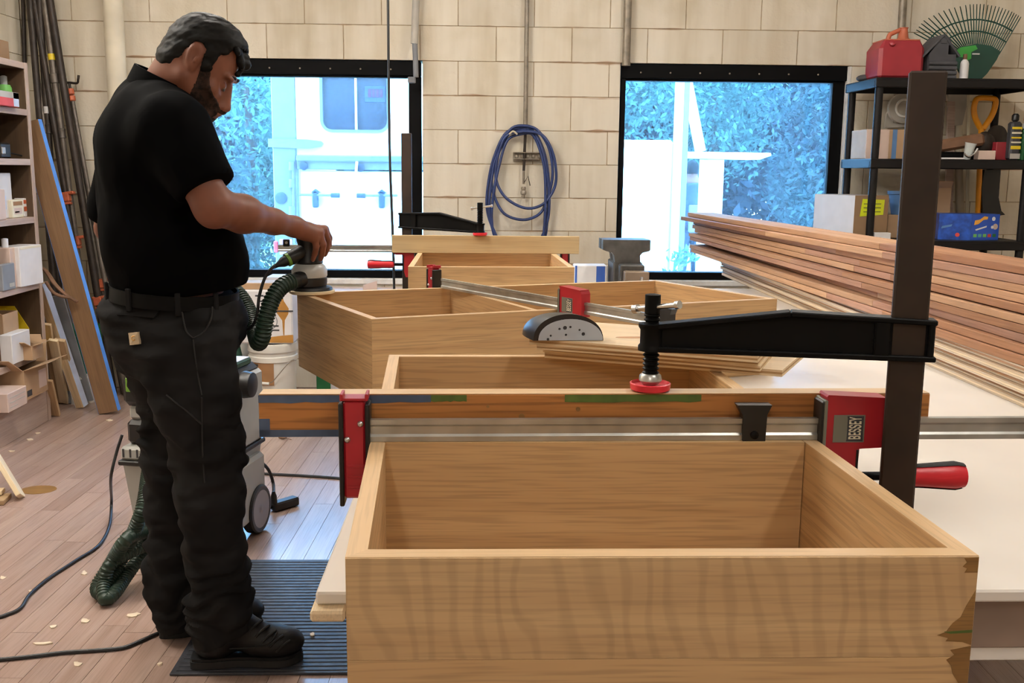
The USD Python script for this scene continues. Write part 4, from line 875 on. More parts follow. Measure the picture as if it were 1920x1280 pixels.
kp = P(72, 918, z=0); kn = prism([(.075*math.cos(t), .06*math.sin(t)) for t in np.linspace(0, 2*math.pi, 24, endpoint=False)], rotz(0, kp), .0008); fl.part('floor_stain', kn, 'dark_stain', label='round brown stain on the floor')

# dust extractor
VX, VYc = -1.055, 3.66; vr = -.20
vac = T('dust_extractor', 'grey and black wheeled dust extractor standing behind the man\'s legs', 'vacuum', (VX, VYc, 0), vr); FVc = rotz(vr, (VX, VYc, 0))
vb = lambda x0, x1, y0, y1, z0, z1, b=.01: xf(cb(x0*.88, x1*.88, y0, y1, z0, z1, b), FVc)
tub = trimesh.convex.convex_hull(np.array([[sx*x, sy*y, z] for sx in (-1, 1) for sy in (-1, 1) for x, y, z in ((.152, .16, .085), (.157, .165, .10), (.176, .19, .33))])); vac.part('tub', xf(tub, FVc), 'vac_grey')
vac.part('band', vb(-.215, .215, -.205, .205, .328, .346), 'black_plastic'); 
g_ = vac.part('grille_ring', vb(-.208, .208, -.198, .198, .345, .395), 'vac_grey')
for k in range(14): vac.part('slot', vb(-.195+k*.03, -.187+k*.03, -.1995, -.197, .358, .388, .0005), 'print_dark', under=g_)
vac.part('recess', vb(-.195, .175, -.17, .19, .395, .485, .015), 'black_plastic'); vac.part('side_panel', vb(.15, .215, -.14, .20, .346, .62, .012), 'vac_grey')
for k in range(9): vac.part('louver', vb(.165, .2165, -.1415, -.139, .44+k*.012, .446+k*.012, .0004), 'print_dark')
vac.part('collar', vb(-.185, .15, -.16, .19, .485, .535, .01), 'vac_grey'); vac.part('top_housing', vb(-.205, .20, -.175, .20, .535, .645, .02), 'black_plastic')
vac.part('top_tray', vb(.05, .19, -.15, .15, .644, .668, .008), 'can_dark_green'); vac.part('top_lid', vb(.06, .185, -.14, .14, .668, .672, .002), 'pale_blue')  # pale blue plate: blue daylight on the black top, put in as colour
vac.part('latch', vb(-.178, -.148, -.182, -.17, .590, .640, .004), 'lime', label='lime green latch'); vac.part('knob', lathe([(.045, 0), (.05, .01), (.045, .04), (.02, .045)], (FVc @ [.205, -.02, .60, 1])[:3], 24, FVc[:3, 0]), 'black_plastic', 40)
vac.part('fender', vb(.165, .228, -.12, .17, .06, .30, .02), 'vac_grey')
wc = P(480, 938, Y=3.72); wr = .093; wc[2] = wr
for sx in (1, -1):
    o = wc if sx > 0 else (FVc @ [-.215, .10, wr, 1])[:3]; ax = FVc[:3, 0]*sx
    w = vac.part('wheel', lathe([(.06, -.022), (wr-.006, -.022), (wr, -.016), (wr, .016), (wr-.006, .022), (wr-.02, .022), (.05, .014)], o, 36, ax), 'black_plastic', 40, label='large rear wheel')
    vac.part('hub_cap', lathe([(.074, .013), (.074, .021), (.068, .023), (.02, .020), (.012, .024)], o, 32, ax), 'wheel_grey', 40, under=w)
for (a_, b_) in ((-.16, -.14), (.12, -.15)):
    o = (FVc @ [a_, b_, .035, 1])[:3]; w = vac.part('caster', lathe([(.01, -.016), (.03, -.016), (.035, -.01), (.035, .01), (.03, .016), (.01, .016)], o, 24, (.8, .6, 0)), 'soft_black', 40); vac.part('caster_fork', cat(cb(o[0]-.03, o[0]+.03, o[1]-.024, o[1]+.024, .072, .09, .006)), 'black_plastic', under=w)
def hose(name, label, pts, r, pitch=.0095, mat='hose_green', n=10):
    c = spline(pts, n); s = np.r_[0, np.cumsum(np.linalg.norm(np.diff(c, axis=0), axis=1))]; m = int(s[-1]/pitch); t = np.linspace(0, s[-1], m*4+1)
    C_ = np.c_[[np.interp(t, s, c[:, k]) for k in range(3)]].T; rr = r*np.tile([1., 1., .87, .87], m+1)[:len(t)]
    return single(name, label, 'hose', tube(C_, rr, 14), mat, 35)
hose('vacuum_hose', 'ribbed green vacuum hose looping on the floor beside the man\'s leg', [P(300, 905, Y=3.35), P(278, 985, Y=3.30), P(238, 1010, z=.20), P(205, 1062, z=.09), P(183, 1098, z=.035), P(192, 1108, z=.03), P(226, 1050, z=.10), P(265, 960, Y=3.15), P(278, 885, Y=3.3), P(285, 830, Y=3.4)], .0235)
hose('vacuum_hose', 'smoother green hose bend in front of the ribbed loop on the floor', [P(310, 990, Y=3.15), P(280, 1020, z=.12), P(240, 1075, z=.05), P(214, 1112, z=.03), P(196, 1122, z=.026), P(196, 1090, z=.06), P(215, 1050, z=.12), P(300, 1010, Y=3.3)], .0225, pitch=.012)
# sander, its hose and cord
SC = np.array([-.478, 2.868, ZR+.0012]); sd = T('sander', 'black and grey orbital sander with lime ring under the man\'s hand', 'sander', SC)
sd.part('interface_pad', lathe([(.060, 0), (.0635, .002), (.0635, .008), (.06, .010)], SC, 40), 'pad_tan', 40, label='tan sanding pad')
sd.part('backing_plate', lathe([(.054, .010), (.058, .0115), (.056, .018), (.04, .022)], SC, 40), 'black_plastic', 40)
sc_ = SC+[-.006, 0, 0]
sd.part('skirt', lathe([(.04, .020), (.047, .022), (.049, .032), (.049, .044), (.045, .047)], sc_, 36), 'black_plastic', 40)
sd.part('grey_shell', lathe([(.047, .046), (.0495, .050), (.0495, .066), (.044, .078), (.037, .084)], sc_, 36), 'sander_grey', 40, label='pale grey shell')
sd.part('motor_body', lathe([(.036, .083), (.0385, .088), (.031, .108), (.030, .135), (.034, .150), (.0355, .166), (.030, .178), (.015, .182)], sc_, 36), 'black_plastic', 40)
hb0, hb1 = P(572, 470, Y=2.86), P(541, 486, Y=2.835); hd_ = (hb1-hb0)/np.linalg.norm(hb1-hb0)
sd.part('tail_grip', lathe([(.023, -.03), (.023, 0), (.020, np.linalg.norm(hb1-hb0)*.9), (.016, np.linalg.norm(hb1-hb0))], hb0, 22, hd_), 'black_plastic', 40)
sd.part('lime_ring', lathe([(.014, -.003), (.0195, -.002), (.0195, .006), (.014, .007)], hb1, 22, hd_), 'lime', 40, label='lime green plug ring')
sd.part('plug', lathe([(.0150, .006), (.0145, .018), (.007, .035), (.005, .05)], hb1, 18, hd_), 'black_plastic', 40)
sd.part('switch', cb(*(lambda p: (p[0]-.009, p[0]+.009, p[1]-.006, p[1]+.006, p[2]-.010, p[2]+.010))(P(537, 455, Y=2.86)), .002), 'black_plastic'); q_ = P(537, 455, Y=2.853); sd.part('switch_mark', lathe([(.004, 0), (.0035, .0015)], q_, 12, (0, -1, 0)), 'print_white', 30)
po = P(568, 522, Y=2.83); pq = P(545, 528, Y=2.80); sd.part('dust_port', lathe([(.022, 0), (.0225, .02), (.0205, .022), (.0205, np.linalg.norm(pq-po)+.012)], po, 22, pq-po), 'black_plastic', 40)
hose('sander_hose', 'ribbed dark green hose hanging in a loop from the sander', [P(548, 527, Y=2.803), P(528, 537, Y=2.775), P(511, 560, Y=2.75), P(499, 595, Y=2.73), P(491, 632, Y=2.735), P(484, 642, Y=2.77), P(478, 622, Y=2.83), P(470, 592, Y=2.90), P(455, 562, Y=2.95), P(436, 542, Y=2.98), P(410, 530, Y=3.02)], .0238, mat='hose_green')
cable('power_cable', 'thin black cord hanging from the sander\'s plug', [hb1+hd_*.045, P(512, 500, Y=2.79), P(497, 520, Y=2.775), P(486, 556, Y=2.76), P(482, 590, Y=2.75), P(472, 612, Y=2.76), P(455, 618, Y=2.80), P(440, 604, Y=2.84), P(436, 580, Y=2.88), P(445, 560, Y=2.93)], .0042)

# ------------------------------------------------------------------ buckets and cans on the floor under the window
BKc = P(508, 700, Y=5.45); pz = lambda y, Y=5.45: P(508, y, Y=Y)[2]; px_ = lambda x, Y=5.45: P(x, 690, Y=Y)[0]
pw = (px_(559)-px_(466))/2; pcx = (px_(559)+px_(466))/2; bz = pz(752)
bu = T('bucket', 'white plastic bucket with a brown label under the window', 'bucket', (pcx, 5.45, 0)); H_ = pz(640)
bu.part('tub', lathe([(pw*.84, 0), (pw*.86, .01), (pw*.93, H_-.10), (pw*.98, H_-.095), (pw*.98, H_-.07), (pw*.94, H_-.065), (pw*.95, H_-.04)], (pcx, 5.45, 0), 44), 'bucket_white', 40)
bu.part('lid', lathe([(pw*.98, H_-.045), (pw*1.0, H_-.04), (pw*1.0, H_-.010), (pw*.97, H_), (pw*.88, H_+.002), (pw*.86, H_-.006)], (pcx, 5.45, 0), 44), 'bucket_white', 40)
tub_r = lambda z: pw*(.86+(z-.01)/(H_-.11)*.07)
def wrap(a0, a1, z0, z1, r, mat, t, name, c, under=None, n=14, top=None):
    a = np.linspace(a0, a1, n); r1 = r if top is None else top
    V = np.vstack([np.c_[c[0]+r*np.sin(a), c[1]-r*np.cos(a), np.full(n, z0)], np.c_[c[0]+r1*np.sin(a), c[1]-r1*np.cos(a), np.full(n, z1)]]); Fc = []
    for i in range(n-1): Fc += [[i, i+1, n+i+1], [i, n+i+1, n+i]]
    return t.part(name, trimesh.Trimesh(V, np.array(Fc), process=False), mat, True, under=under)
c_ = (pcx, 5.45); lbz0, lbz1 = pz(714), pz(672)
lb_ = wrap(-1.05, .22, lbz0, lbz1, tub_r(lbz0)+.002, 'print_brown', bu, 'label', c_, top=tub_r(lbz1)+.002)
wrap(-.62, -.38, lbz0+.045, lbz0+.085, tub_r(lbz0+.065)+.005, 'print_dark', bu, 'label_mark', c_, lb_, 6); wrap(-.56, -.44, lbz0+.055, lbz0+.075, tub_r(lbz0+.065)+.0065, 'label_cream', bu, 'label_mark', c_, lb_, 6); wrap(-.7, -.45, lbz1-.022, lbz1-.010, tub_r(lbz1)+.004, 'print_dark', bu, 'label_mark', c_, lb_, 6)
bu.part('wire_handle', tube(spline([(pcx+pw*.93, 5.44, H_-.10), (pcx+pw*.8, 5.45-pw*.75, lbz1), (pcx+pw*.2, 5.45-pw*1.03, lbz0+.03), (pcx-.0, 5.45-pw*1.04, lbz0+.02)], 6), .0025, 6), 'galvanised', 40)
bu.part('grip', rod((pcx-pw*.55, 5.45-pw*1.02, lbz0+.020), (pcx+.005, 5.45-pw*1.06, lbz0+.014), .008, 12), 'bucket_white', 40)
# honey coloured print jug (square tin) on the lid
jx0, jx1 = px_(461), px_(557); jz0, jz1 = H_+.003, pz(540)
tin = T('square_tin', 'white square tin printed with dripping amber liquid, standing on the bucket', 'tin', (pcx, 5.45, jz0))
jy0, jy1 = 5.36, 5.55; tin.part('body', cb(jx0, jx1, jy0, jy1, jz0, jz1, .008), 'carton_white')
tin.part('top_fold', cb(jx0+.004, jx1-.02, jy0+.02, jy1-.02, jz1, pz(528), .003), 'cardboard')
fx_ = lambda u: jx0+(jx1-jx0)*u; fz_ = lambda w: jz0+(jz1-jz0)*w
FT_ = np.array([[1, 0, 0, 0], [0, 0, -1, jy0-.0002], [0, 1, 0, 0], [0, 0, 0, 1.]])
drip = Polygon([(fx_(.72), fz_(1.0)), (fx_(.80), fz_(.97)), (fx_(.84), fz_(.80)), (fx_(.93), fz_(.66)), (fx_(.92), fz_(.56)), (fx_(.85), fz_(.44)), (fx_(.835), fz_(.16)), (fx_(.815), fz_(.16)), (fx_(.80), fz_(.44)), (fx_(.72), fz_(.55)), (fx_(.64), fz_(.66)), (fx_(.70), fz_(.78))])
tin.part('print', prism(drip, FT_, .0006), 'honey', label='amber drip print'); tin.part('print', prism([(fx_(.45), fz_(.02)), (fx_(1), fz_(.02)), (fx_(1), fz_(.17)), (fx_(.8), fz_(.155)), (fx_(.6), fz_(.13)), (fx_(.45), fz_(.10))], FT_, .0005), 'honey')
tin.part('wire', cb(jx0-.002, jx1+.004, jy0-.003, jy0-.0005, fz_(.60), fz_(.625), .001), 'print_dark')
ring = Point(fx_(.55), fz_(.42)).buffer((jx1-jx0)*.16, 12).difference(Point(fx_(.55), fz_(.42)).buffer((jx1-jx0)*.145, 12)); tin.part('print', prism(ring, FT_, .0005), 'grey_panel')
for k, (u, w, s) in enumerate(((.44, .24, .3), (.30, .88, .16), (.48, .32, .25), (.36, .78, .10))): tin.part('print_line', prism([(fx_(u), fz_(w)), (fx_(u+s), fz_(w)), (fx_(u+s), fz_(w)+.008), (fx_(u), fz_(w)+.008)], FT_, .0005), 'print_dark')
cx2 = px_(446); bottle('can', 'small dark green can with a grey lid beside the bucket', cx2, 446, 0, 638, .052, 'can_dark_green', .012, 'tape_grey', 'can', y=5.42, z0=.001)
g2 = P(622, 735, Y=5.9); carton('carton', 'green and white carton on the floor under the turned box', P(596, 700, Y=5.9)[0], P(690, 700, Y=5.9)[0], 5.84, 6.06, .001, P(610, 676, Y=5.9)[2], 'can_green', [('f', .28, .55, .0, 1., 'carton_white')])
pj = P(440, 600, Y=5.6); jug = T('jug', 'white jug with a red cap behind the man\'s belt', 'jug', (pj[0], 5.62, 0)); jw = .11
hj = P(440, 560, Y=5.6)[2]
jug.part('body', lathe([(jw*.95, 0), (jw, .02), (jw, hj*.8), (jw*.7, hj*.95), (.04, hj)], (pj[0], 5.62, 0), 30), 'bucket_white', 40)
rcp = P(443, 600, Y=5.48); jug.part('red_cap', lathe([(.042, 0), (.042, .025), (.03, .03)], rcp+[0, .02, 0], 24, (-.3, -1, .1)), 'print_red', 40, label='red cap')
carton('carton', 'pale blue white carton on the sill shelf behind the hose', P(497, 510, Y=6.0)[0], P(530, 510, Y=6.0)[0], 6.02, 6.2, P(510, 547, Y=6.0)[2], P(510, 520, Y=6.0)[2], 'carton_white')
# low bench under the window carrying them
bench_z = P(510, 547, Y=6.0)[2]-.0005; lbn = T('low_bench', 'narrow pale bench along the wall under the window', 'bench', (-1.0, 6.12, 0))
lbn.part('top', cb(-1.85, -.45, 5.96, 6.29, bench_z-.03, bench_z), 'carton_pink')
for x in (-1.82, -.53): lbn.part('leg', cb(x, x+.05, 6.0, 6.27, 0, bench_z-.03), 'scrap_wood')
ctri = T('cardboard_piece', 'tilted pinkish cardboard piece under the window sill', 'cardboard', P(700, 540, Y=6.2)); qs = [P(681, 534, Y=6.15), P(707, 526, Y=6.15), P(707, 560, Y=6.15), P(681, 560, Y=6.15)]
F = np.array([[1, 0, 0, 0], [0, 0, -1, 6.15], [0, 1, 0, 0], [0, 0, 0, 1.]]); qp = [(q[0], q[2]) for q in qs]; qp[2] = (qp[2][0], bench_z); qp[3] = (qp[3][0], bench_z); ctri.part('sheet', prism(qp, F, .006), 'carton_pink')
# ------------------------------------------------------------------ things on the back wall
wx = lambda x, y, Y=6.27: P(x, y, Y=Y)
pc_ = T('air_pipe', 'thin brown vertical air pipe running down the wall to the blue hose', 'pipe', wx(987, 230)); a, b = wx(989, -60), wx(985, 250)
pc_.part('pipe', rod(a, b, .0135, 14), 'galvanised', 40); pc_.part('elbow', lathe([(.016, -.02), (.019, -.018), (.019, .018), (.016, .02)], wx(986, 240), 16), 'dark_pipe', 40)
pc_.part('drop', rod(b, wx(982, 320), .0085, 12), 'dark_pipe', 40); pc_.part('drop', rod(wx(982, 312), wx(982, 345), .0075, 12), 'galvanised', 40)
pc_.part('valve', cat(lathe([(.008, 0), (.017, .006), (.019, .02), (.013, .03), (.016, .042), (.012, .052)], wx(981.5, 366), 16), rod(wx(981, 372), wx(981, 362), .011)), 'galvanised', 40)
pc_.part('lever', tube([wx(983, 342, 6.25), wx(990, 330, 6.245), wx(994, 348, 6.245)], .003, 6), 'dark_pipe', 40)
hk = T('hose_hook', 'metal bracket on the wall inside the blue hose coil', 'bracket', wx(986, 295)); a, b = wx(962, 285, 6.30), wx(1012, 303, 6.30)
hk.part('plate', cb(a[0], b[0], 6.285, 6.307, b[2], a[2]), 'galvanised'); hk.part('lip', cb(a[0], b[0], 6.26, 6.30, a[2]-.006, a[2], .001), 'galvanised'); 
for k in range(5): hk.part('rib', cb(a[0]+.012+k*.034, a[0]+.030+k*.034, 6.278, 6.288, b[2]+.022, a[2]-.012, .002), 'galvanised')
hk.part('lip', cb(a[0]+.004, b[0]-.004, 6.262, 6.29, b[2]+.012, b[2]+.017, .001), 'galvanised')
coil = T('air_hose', 'blue air hose hung in loops on the wall between the windows', 'hose', wx(982, 240, 6.25))
loops = [[(984, 238), (950, 248), (928, 290), (916, 340), (913, 390), (925, 430), (945, 460), (985, 468), (1018, 450), (1026, 415), (1028, 350), (1018, 285), (1000, 246)],
         [(990, 236), (960, 240), (935, 280), (922, 330), (926, 365), (945, 400), (980, 412), (1010, 402), (1024, 378), (1036, 330), (1030, 280), (1010, 246)],
         [(980, 246), (948, 256), (932, 300), (931, 340), (950, 372), (985, 390), (1016, 384), (1036, 360), (1043, 330), (1036, 285), (1015, 252)],
         [(986, 242), (955, 250), (930, 300), (920, 350), (918, 400), (930, 445), (960, 470), (1000, 462), (1022, 430), (1030, 380), (1024, 300), (1004, 250)],
         [(982, 250), (952, 262), (936, 310), (926, 360), (922, 410), (932, 450), (975, 474), (1012, 455), (1021, 420), (1022, 330), (1012, 280), (998, 252)]]
for i, lp in enumerate(loops):
    p = [wx(x, y, 6.255-.009*(i % 3)-.01*math.sin(j*1.3+i)) for j, (x, y) in enumerate(lp)]; p = p+p[:1]
    coil.part('loop', tube(spline(p, 6), .0088, 10), 'hose_blue', 40)
coil.part('tie', tube(spline([wx(955, 252, 6.225), wx(962, 246, 6.222), wx(970, 252, 6.225)], 4), .006, 8), 'shovel_wood', 40)
cd = T('conduit', 'grey conduit running down the wall to the corner of the lumber window', 'conduit', wx(1176, 60)); cd.part('tube', rod(wx(1179, -60, 6.275), wx(1174, 117, 6.275), .024, 16), 'galvanised', 40); cd.part('end', lathe([(.027, -.02), (.027, .0)], wx(1174, 117, 6.275), 16), 'galvanised', 40)
cd = T('conduit', 'brown conduit behind the red fuel can at the top right', 'conduit', wx(1695, 40)); cd.part('tube', rod(wx(1697, -60, 6.275), wx(1680, 230, 6.275), .023, 16), 'galvanised', 40)
cd = T('conduit', 'thin dark conduit in the left corner beside the pipe clamps', 'conduit', wx(44, 60)); cd.part('tube', rod(wx(42, -60, 6.27), wx(46, 118, 6.27), .012, 12), 'dark_pipe', 40)
cr = T('window_opener', 'grey sheathed rod hanging at the corner of the trailer window', 'rod', wx(779, 60, 6.24)); cr.part('sleeve', rod(wx(782, -60, 6.24), wx(777, 82, 6.24), .022, 16), 'tape_grey', 40); cr.part('rod', tube([wx(777.5, 78, 6.235), wx(779, 110, 6.232), wx(780, 145, 6.23)], .016, 12), 'grey_panel', 40); cr.part('block', cb(*(lambda p: (p[0]-.035, p[0]+.01, 6.22, 6.26, p[2]-.018, p[2]+.018))(wx(776, 150, 6.24)), .004), 'grey_panel')
single('hanging_cord', 'long black cord hanging straight down in front of the trailer window', 'cord', tube(spline([P(727, -40, Y=5.2)*[1, 1, 0]+[0, 0, CEIL], P(727, -40, Y=5.2), P(728, 60, Y=5.2), P(729, 180, Y=5.2), P(731, 300, Y=5.2), P(734, 380, Y=5.2), P(737, 460, Y=5.2), P(739, 540, Y=5.2), P(740, 600, Y=5.2)], 8), .0062, 8), 'cable_black', 40)

# ------------------------------------------------------------------ black shelving unit at the right and its contents
SY0, SY1 = 5.74, 6.20; SX0 = P(1651, 170, Y=SY0)[0]-.02; SX1 = SX0+.92
sh = T('shelving_unit', 'black plastic shelving unit in the right corner behind the lumber', 'shelf', ((SX0+SX1)/2, (SY0+SY1)/2, 0))
ztop, zmid, zlow = P(1800, 147, Y=SY0)[2], P(1800, 299, Y=SY0)[2], P(1860, 452, Y=SY0)[2]
sx0, sx1 = SX0-.012, SX1+.012
for zz_ in (ztop, zmid, zlow, .5, .06):
    q = sh.part('shelf', cb(sx0, sx1, SY0-.012, SY1+.012, zz_-.018, zz_, .004), 'shelf_black')
    for m in (cb(sx0, sx1, SY0-.014, SY0+.008, zz_-.052, zz_-.010, .004), cb(sx0, sx1, SY1-.008, SY1+.014, zz_-.052, zz_-.010, .004), cb(sx0, sx0+.022, SY0+.008, SY1-.008, zz_-.052, zz_-.010, .004), cb(sx1-.022, sx1, SY0+.008, SY1-.008, zz_-.052, zz_-.010, .004)): sh.part('shelf_edge', m, 'shelf_black', under=q)
for x in (SX0+.02, SX1-.02):
    for y in (SY0+.02, SY1-.02):
        zs_ = [.06, .5, zlow, zmid, ztop]
        for a, b in zip([0]+zs_[:-1], zs_): sh.part('post', lathe([(.021, a+.0005), (.0215, a+.02), (.0225, b-.055), (.019, b-.02)], (x, y, 0), 16), 'shelf_black', 40)
RX = lambda x, Y, y=300: P(x, y, Y=Y)[0]; RZ = lambda y, Y, x=1750: P(x, y, Y=Y)[2]
# red fuel can
gy = 5.92; g0, g1, gz = RX(1636, gy, 100), RX(1722, gy, 100), ztop+.0005; gt = RZ(78, gy, 1680)
gc_ = T('fuel_can', 'red plastic fuel can on the top shelf at the right', 'fuel can', ((g0+g1)/2, gy, gz))
hull = trimesh.convex.convex_hull(np.vstack([cb(g0+.004, g1-.004, gy-.10, gy+.12, gz, gt-.03, .018).vertices, cb(g0+.03, g1-.025, gy-.085, gy+.10, gt-.03, gt, .012).vertices]))
gc_.part('body', hull, 'gas_red', 25); gc_.part('shoulder', cb(g0+.032, g1-.028, gy-.082, gy+.098, gt-.003, gt+.004, .003), 'gas_yellowed')
kx = RX(1694, gy, 60); kz = RZ(52, gy, 1694); gc_.part('neck', lathe([(.055, gt-.002), (.03, gt+.02), (.022, kz-.006), (.026, kz-.004), (.026, kz), (.01, kz+.002)], (kx, gy, 0), 24), 'gas_yellowed', 40)
gc_.part('handle', tube(spline([(kx-.02, gy, kz-.012), (kx-.06, gy, kz-.03), (RX(1668, gy, 64), gy, RZ(66, gy, 1668)), (RX(1664, gy, 70), gy, gt-.004)], 6), .013, 10), 'gas_yellowed', 40)
gc_.part('cap', lathe([(.018, 0), (.018, .022), (.01, .026)], (g0+.075, gy-.085, gt-.028), 16, (-.2, -.9, .5)), 'gas_red', 40)
# birdhouse
by = 5.90; b0, b1, bzb = RX(1733, by, 110), RX(1783, by, 110), ztop+.0005; bt, be = RZ(68, by, 1760), RZ(104, by, 1760); bm = (b0+b1)/2
bh = T('birdhouse', 'dark grey little house with a square opening beside the fuel can', 'birdhouse', (bm, by, bzb))
FB_ = np.array([[1, 0, 0, 0], [0, 0, -1, by-.05], [0, 1, 0, 0], [0, 0, 0, 1.]])
fr_ = Polygon([(b0, bzb), (b1, bzb), (b1, be), (bm+.03, bt-.012), (bm-.012, bt-.012), (b0, be)]); op = sbox(RX(1753, by), RZ(104, by), RX(1768, by), RZ(87, by))
bh.part('front', prism(fr_.difference(op), FB_, .014), 'house_grey'); bh.part('back', prism(fr_, FB_ @ np.array([[1, 0, 0, 0], [0, 1, 0, 0], [0, 0, 1, -.16], [0, 0, 0, 1.]]), .014), 'house_grey')
for x0_, x1_ in ((b0, b0+.012), (b1-.012, b1)): bh.part('side', cb(x0_, x1_, by-.049, by+.096, bzb, be), 'house_grey')
for (xa_, za_), (xb_, zb_) in (((b0-.045, be-.022), (bm, bt)), ((bm, bt), (b1+.02, be-.012))): bh.part('roof', bar((xa_, by+.025, za_), (xb_, by+.025, zb_), .19, .012)[0], 'house_grey')
for k in range(4): bh.part('log', rod((b0-.002, by-.067, bzb+.012+k*.026), (b1+.004, by-.067, bzb+.012+k*.026), .0125, 10), 'house_grey', 40)
bh.part('attic', cb(bm-.018, bm+.018, by-.068, by-.064, RZ(84, by), RZ(74, by), .001), 'house_grey')
# leaf rake, tines up
ryk = 6.08; rk = T('leaf_rake', 'green plastic leaf rake standing tines up behind the top shelf', 'rake', (RX(1830, ryk, 150), ryk, ztop))
rp = lambda x, y, d=0.: P(x, y, Y=ryk+d)
N = 30; L_in = lambda t: (1783+t*(1873-1783)+0, 98-math.sin(t*math.pi)*17+t*4); L_out = lambda t: (1710+t*(1916-1710), 66-52*math.sin(math.pi*(.18+.60*t))**1.0-0+(-22*t+18))
def outer(t):
    pts = np.array([(1714, 62), (1733, 38), (1772, 19), (1815, 9), (1842, 8), (1872, 13), (1897, 22), (1914, 32)], float); s = np.linspace(0, 1, len(pts)); return np.array([np.interp(t, s, pts[:, k]) for k in (0, 1)])
for k in range(N):
    t = k/(N-1); i_ = np.array(L_in(t)); o_ = outer(t); mdl = i_+(o_-i_)*.55
    rk.part('tine', tube(spline([rp(*i_, .0), rp(*mdl, -.012), rp(*(i_+(o_-i_)*.88), -.02), rp(*o_, -.06)], 5), np.linspace(.0036, .0026, 16), 6), 'rake_green', 40)
for f in (.33, .62): rk.part('cross_band', tube([rp(*(np.array(L_in(t))+(outer(t)-np.array(L_in(t)))*f), -.006) for t in np.linspace(0, 1, 24)], .0045, 6), 'rake_green', 40)
pan = [(1783, 100), (1800, 88), (1830, 82), (1858, 86), (1875, 97), (1868, 112), (1850, 138), (1838, 150), (1806, 150), (1796, 132)]
pw3 = [(q[0], max(q[2], ztop+.002)) for q in (rp(*q) for q in pan)]; FR = np.array([[1, 0, 0, 0], [0, 0, -1, ryk+.006], [0, 1, 0, 0], [0, 0, 0, 1.]])
rk.part('head_plate', prism(pw3, FR, .012), 'rake_green'); lm = [(1785, 100), (1800, 89), (1828, 85), (1832, 92), (1820, 98), (1820, 110), (1812, 114), (1806, 108), (1788, 106)]
FR2 = FR.copy(); FR2[1, 3] = ryk-.0062; rk.part('bright_patch', prism([(q[0], q[2]) for q in (rp(*q) for q in lm)], FR2, .002), 'rake_lime', label='bright green part of the rake head'); a = rp(1823, 101, -.01); rk.part('sticker', cb(a[0], a[0]+.045, ryk-.010, ryk-.008, a[2]-.004, a[2]+.004, .0005), 'print_white')
bottle('spray_can', 'whitish striped can between the little house and the rake', RX(1794, 5.86), 1794, 0, 105, .024, 'carton_white', .03, 'strap_brown', 'can', y=5.86, z0=ztop+.0006)
pdt = T('cloth', 'dark lump of cloth at the left end of the top shelf', 'cloth', (RX(1625, 6.0), 6.0, ztop)); pdt.part('lump', ell((RX(1622, 6.05, 145), 6.05, ztop+.022), (.05, .05, .022), 2), 'house_grey', True)
# middle shelf
my = 5.95; zm0 = zmid+.0006
carton('carton', 'pinkish brown cardboard carton with a blue strip on the middle shelf', RX(1612, my, 270), RX(1716, my, 270), my-.10, my+.14, zm0, RZ(244, my, 1660), 'cardboard', [('f', 0, .40, 0, 1, 'carton_pink'), ('f', .46, .54, 0, 1, 'bucket_blue')])
tp = T('tape_reel', 'round grey reel hanging on the wall below the top shelf', 'reel', P(1690, 205, Y=6.22)); tc = P(1692, 203, Y=6.24)
tp.part('disc', lathe([(.03, -.02), (.088, -.018), (.088, .016), (.06, .018), (.045, .03), (.02, .03)], tc, 32, (0, -1, 0)), 'tape_grey', 40); tp.part('ring', trimesh.creation.torus(.05, .008, 24, 8).apply_transform(frame(tc+[0, -.03, 0], (1, 0, 0), (0, -1, 0))), 'white_paint', 40)
FBk = np.array([[1, 0, 0, 0], [0, 0, -1, 6.29], [0, 1, 0, 0], [0, 0, 0, 1.]]); tp.part('bracket', prism([(q[0], q[2]) for q in (P(x, y, Y=6.29) for x, y in ((1672, 185), (1700, 185), (1700, 238), (1657, 240), (1660, 215)))], FBk, .02), 'tape_grey')
def wall_tool(name, label, cat_, parts):
    t = T(name, label, cat_, P(1780, 400, Y=6.27)*[1, 1, 0])
    for n, m, mt_ in parts: t.part(n, m, mt_, 40)
    return t
wp_ = lambda x, y, Y=6.26: P(x, y, Y=Y)
wall_tool('shovel', 'long pale wooden handle with a broad blade leaning behind the shelves', 'shovel', [('shaft', rod(wp_(1800, 430), wp_(1797, 235), .024), 'shovel_wood'), ('blade', prism([(q[0], q[2]) for q in (wp_(x, y) for x, y in ((1778, 175), (1820, 175), (1812, 205), (1804, 240), (1790, 240), (1786, 205)))], np.array([[1, 0, 0, 0], [0, 0, -1, 6.285], [0, 1, 0, 0], [0, 0, 0, 1.]]), .018), 'tape_grey')])
wall_tool('broom', 'thin pale broom handle next to the shovel handle behind the shelves', 'broom', [('stick', rod(wp_(1813, 430, 6.23), wp_(1816, 178, 6.23), .010), 'label_cream')])
wall_tool('plank', 'grey brown plank standing behind the shelves beside the clamp bar', 'plank', [('board', bar(wp_(1778, 430, 6.255), wp_(1783, 190, 6.255), .045, .02, up=(0, -1, 0))[0], 'shelf_wood')])
dh = T('snow_shovel', 'orange D-shaped shovel handle above the clutter on the middle shelf', 'shovel', wp_(1840, 215, 6.12)); op_ = [(1838, 240), (1829, 222), (1826, 205), (1829, 190), (1836, 184), (1856, 184), (1866, 187), (1866, 198), (1860, 216), (1850, 232), (1843, 242)]
dh.part('grip', tube(spline([P(x, y, Y=6.08) for x, y in op_], 5), .017, 10), 'orange_handle', 40); dh.part('shaft', rod(P(1840, 236, Y=6.08), P(1832, 440, Y=6.14), .016), 'orange_handle', 40)
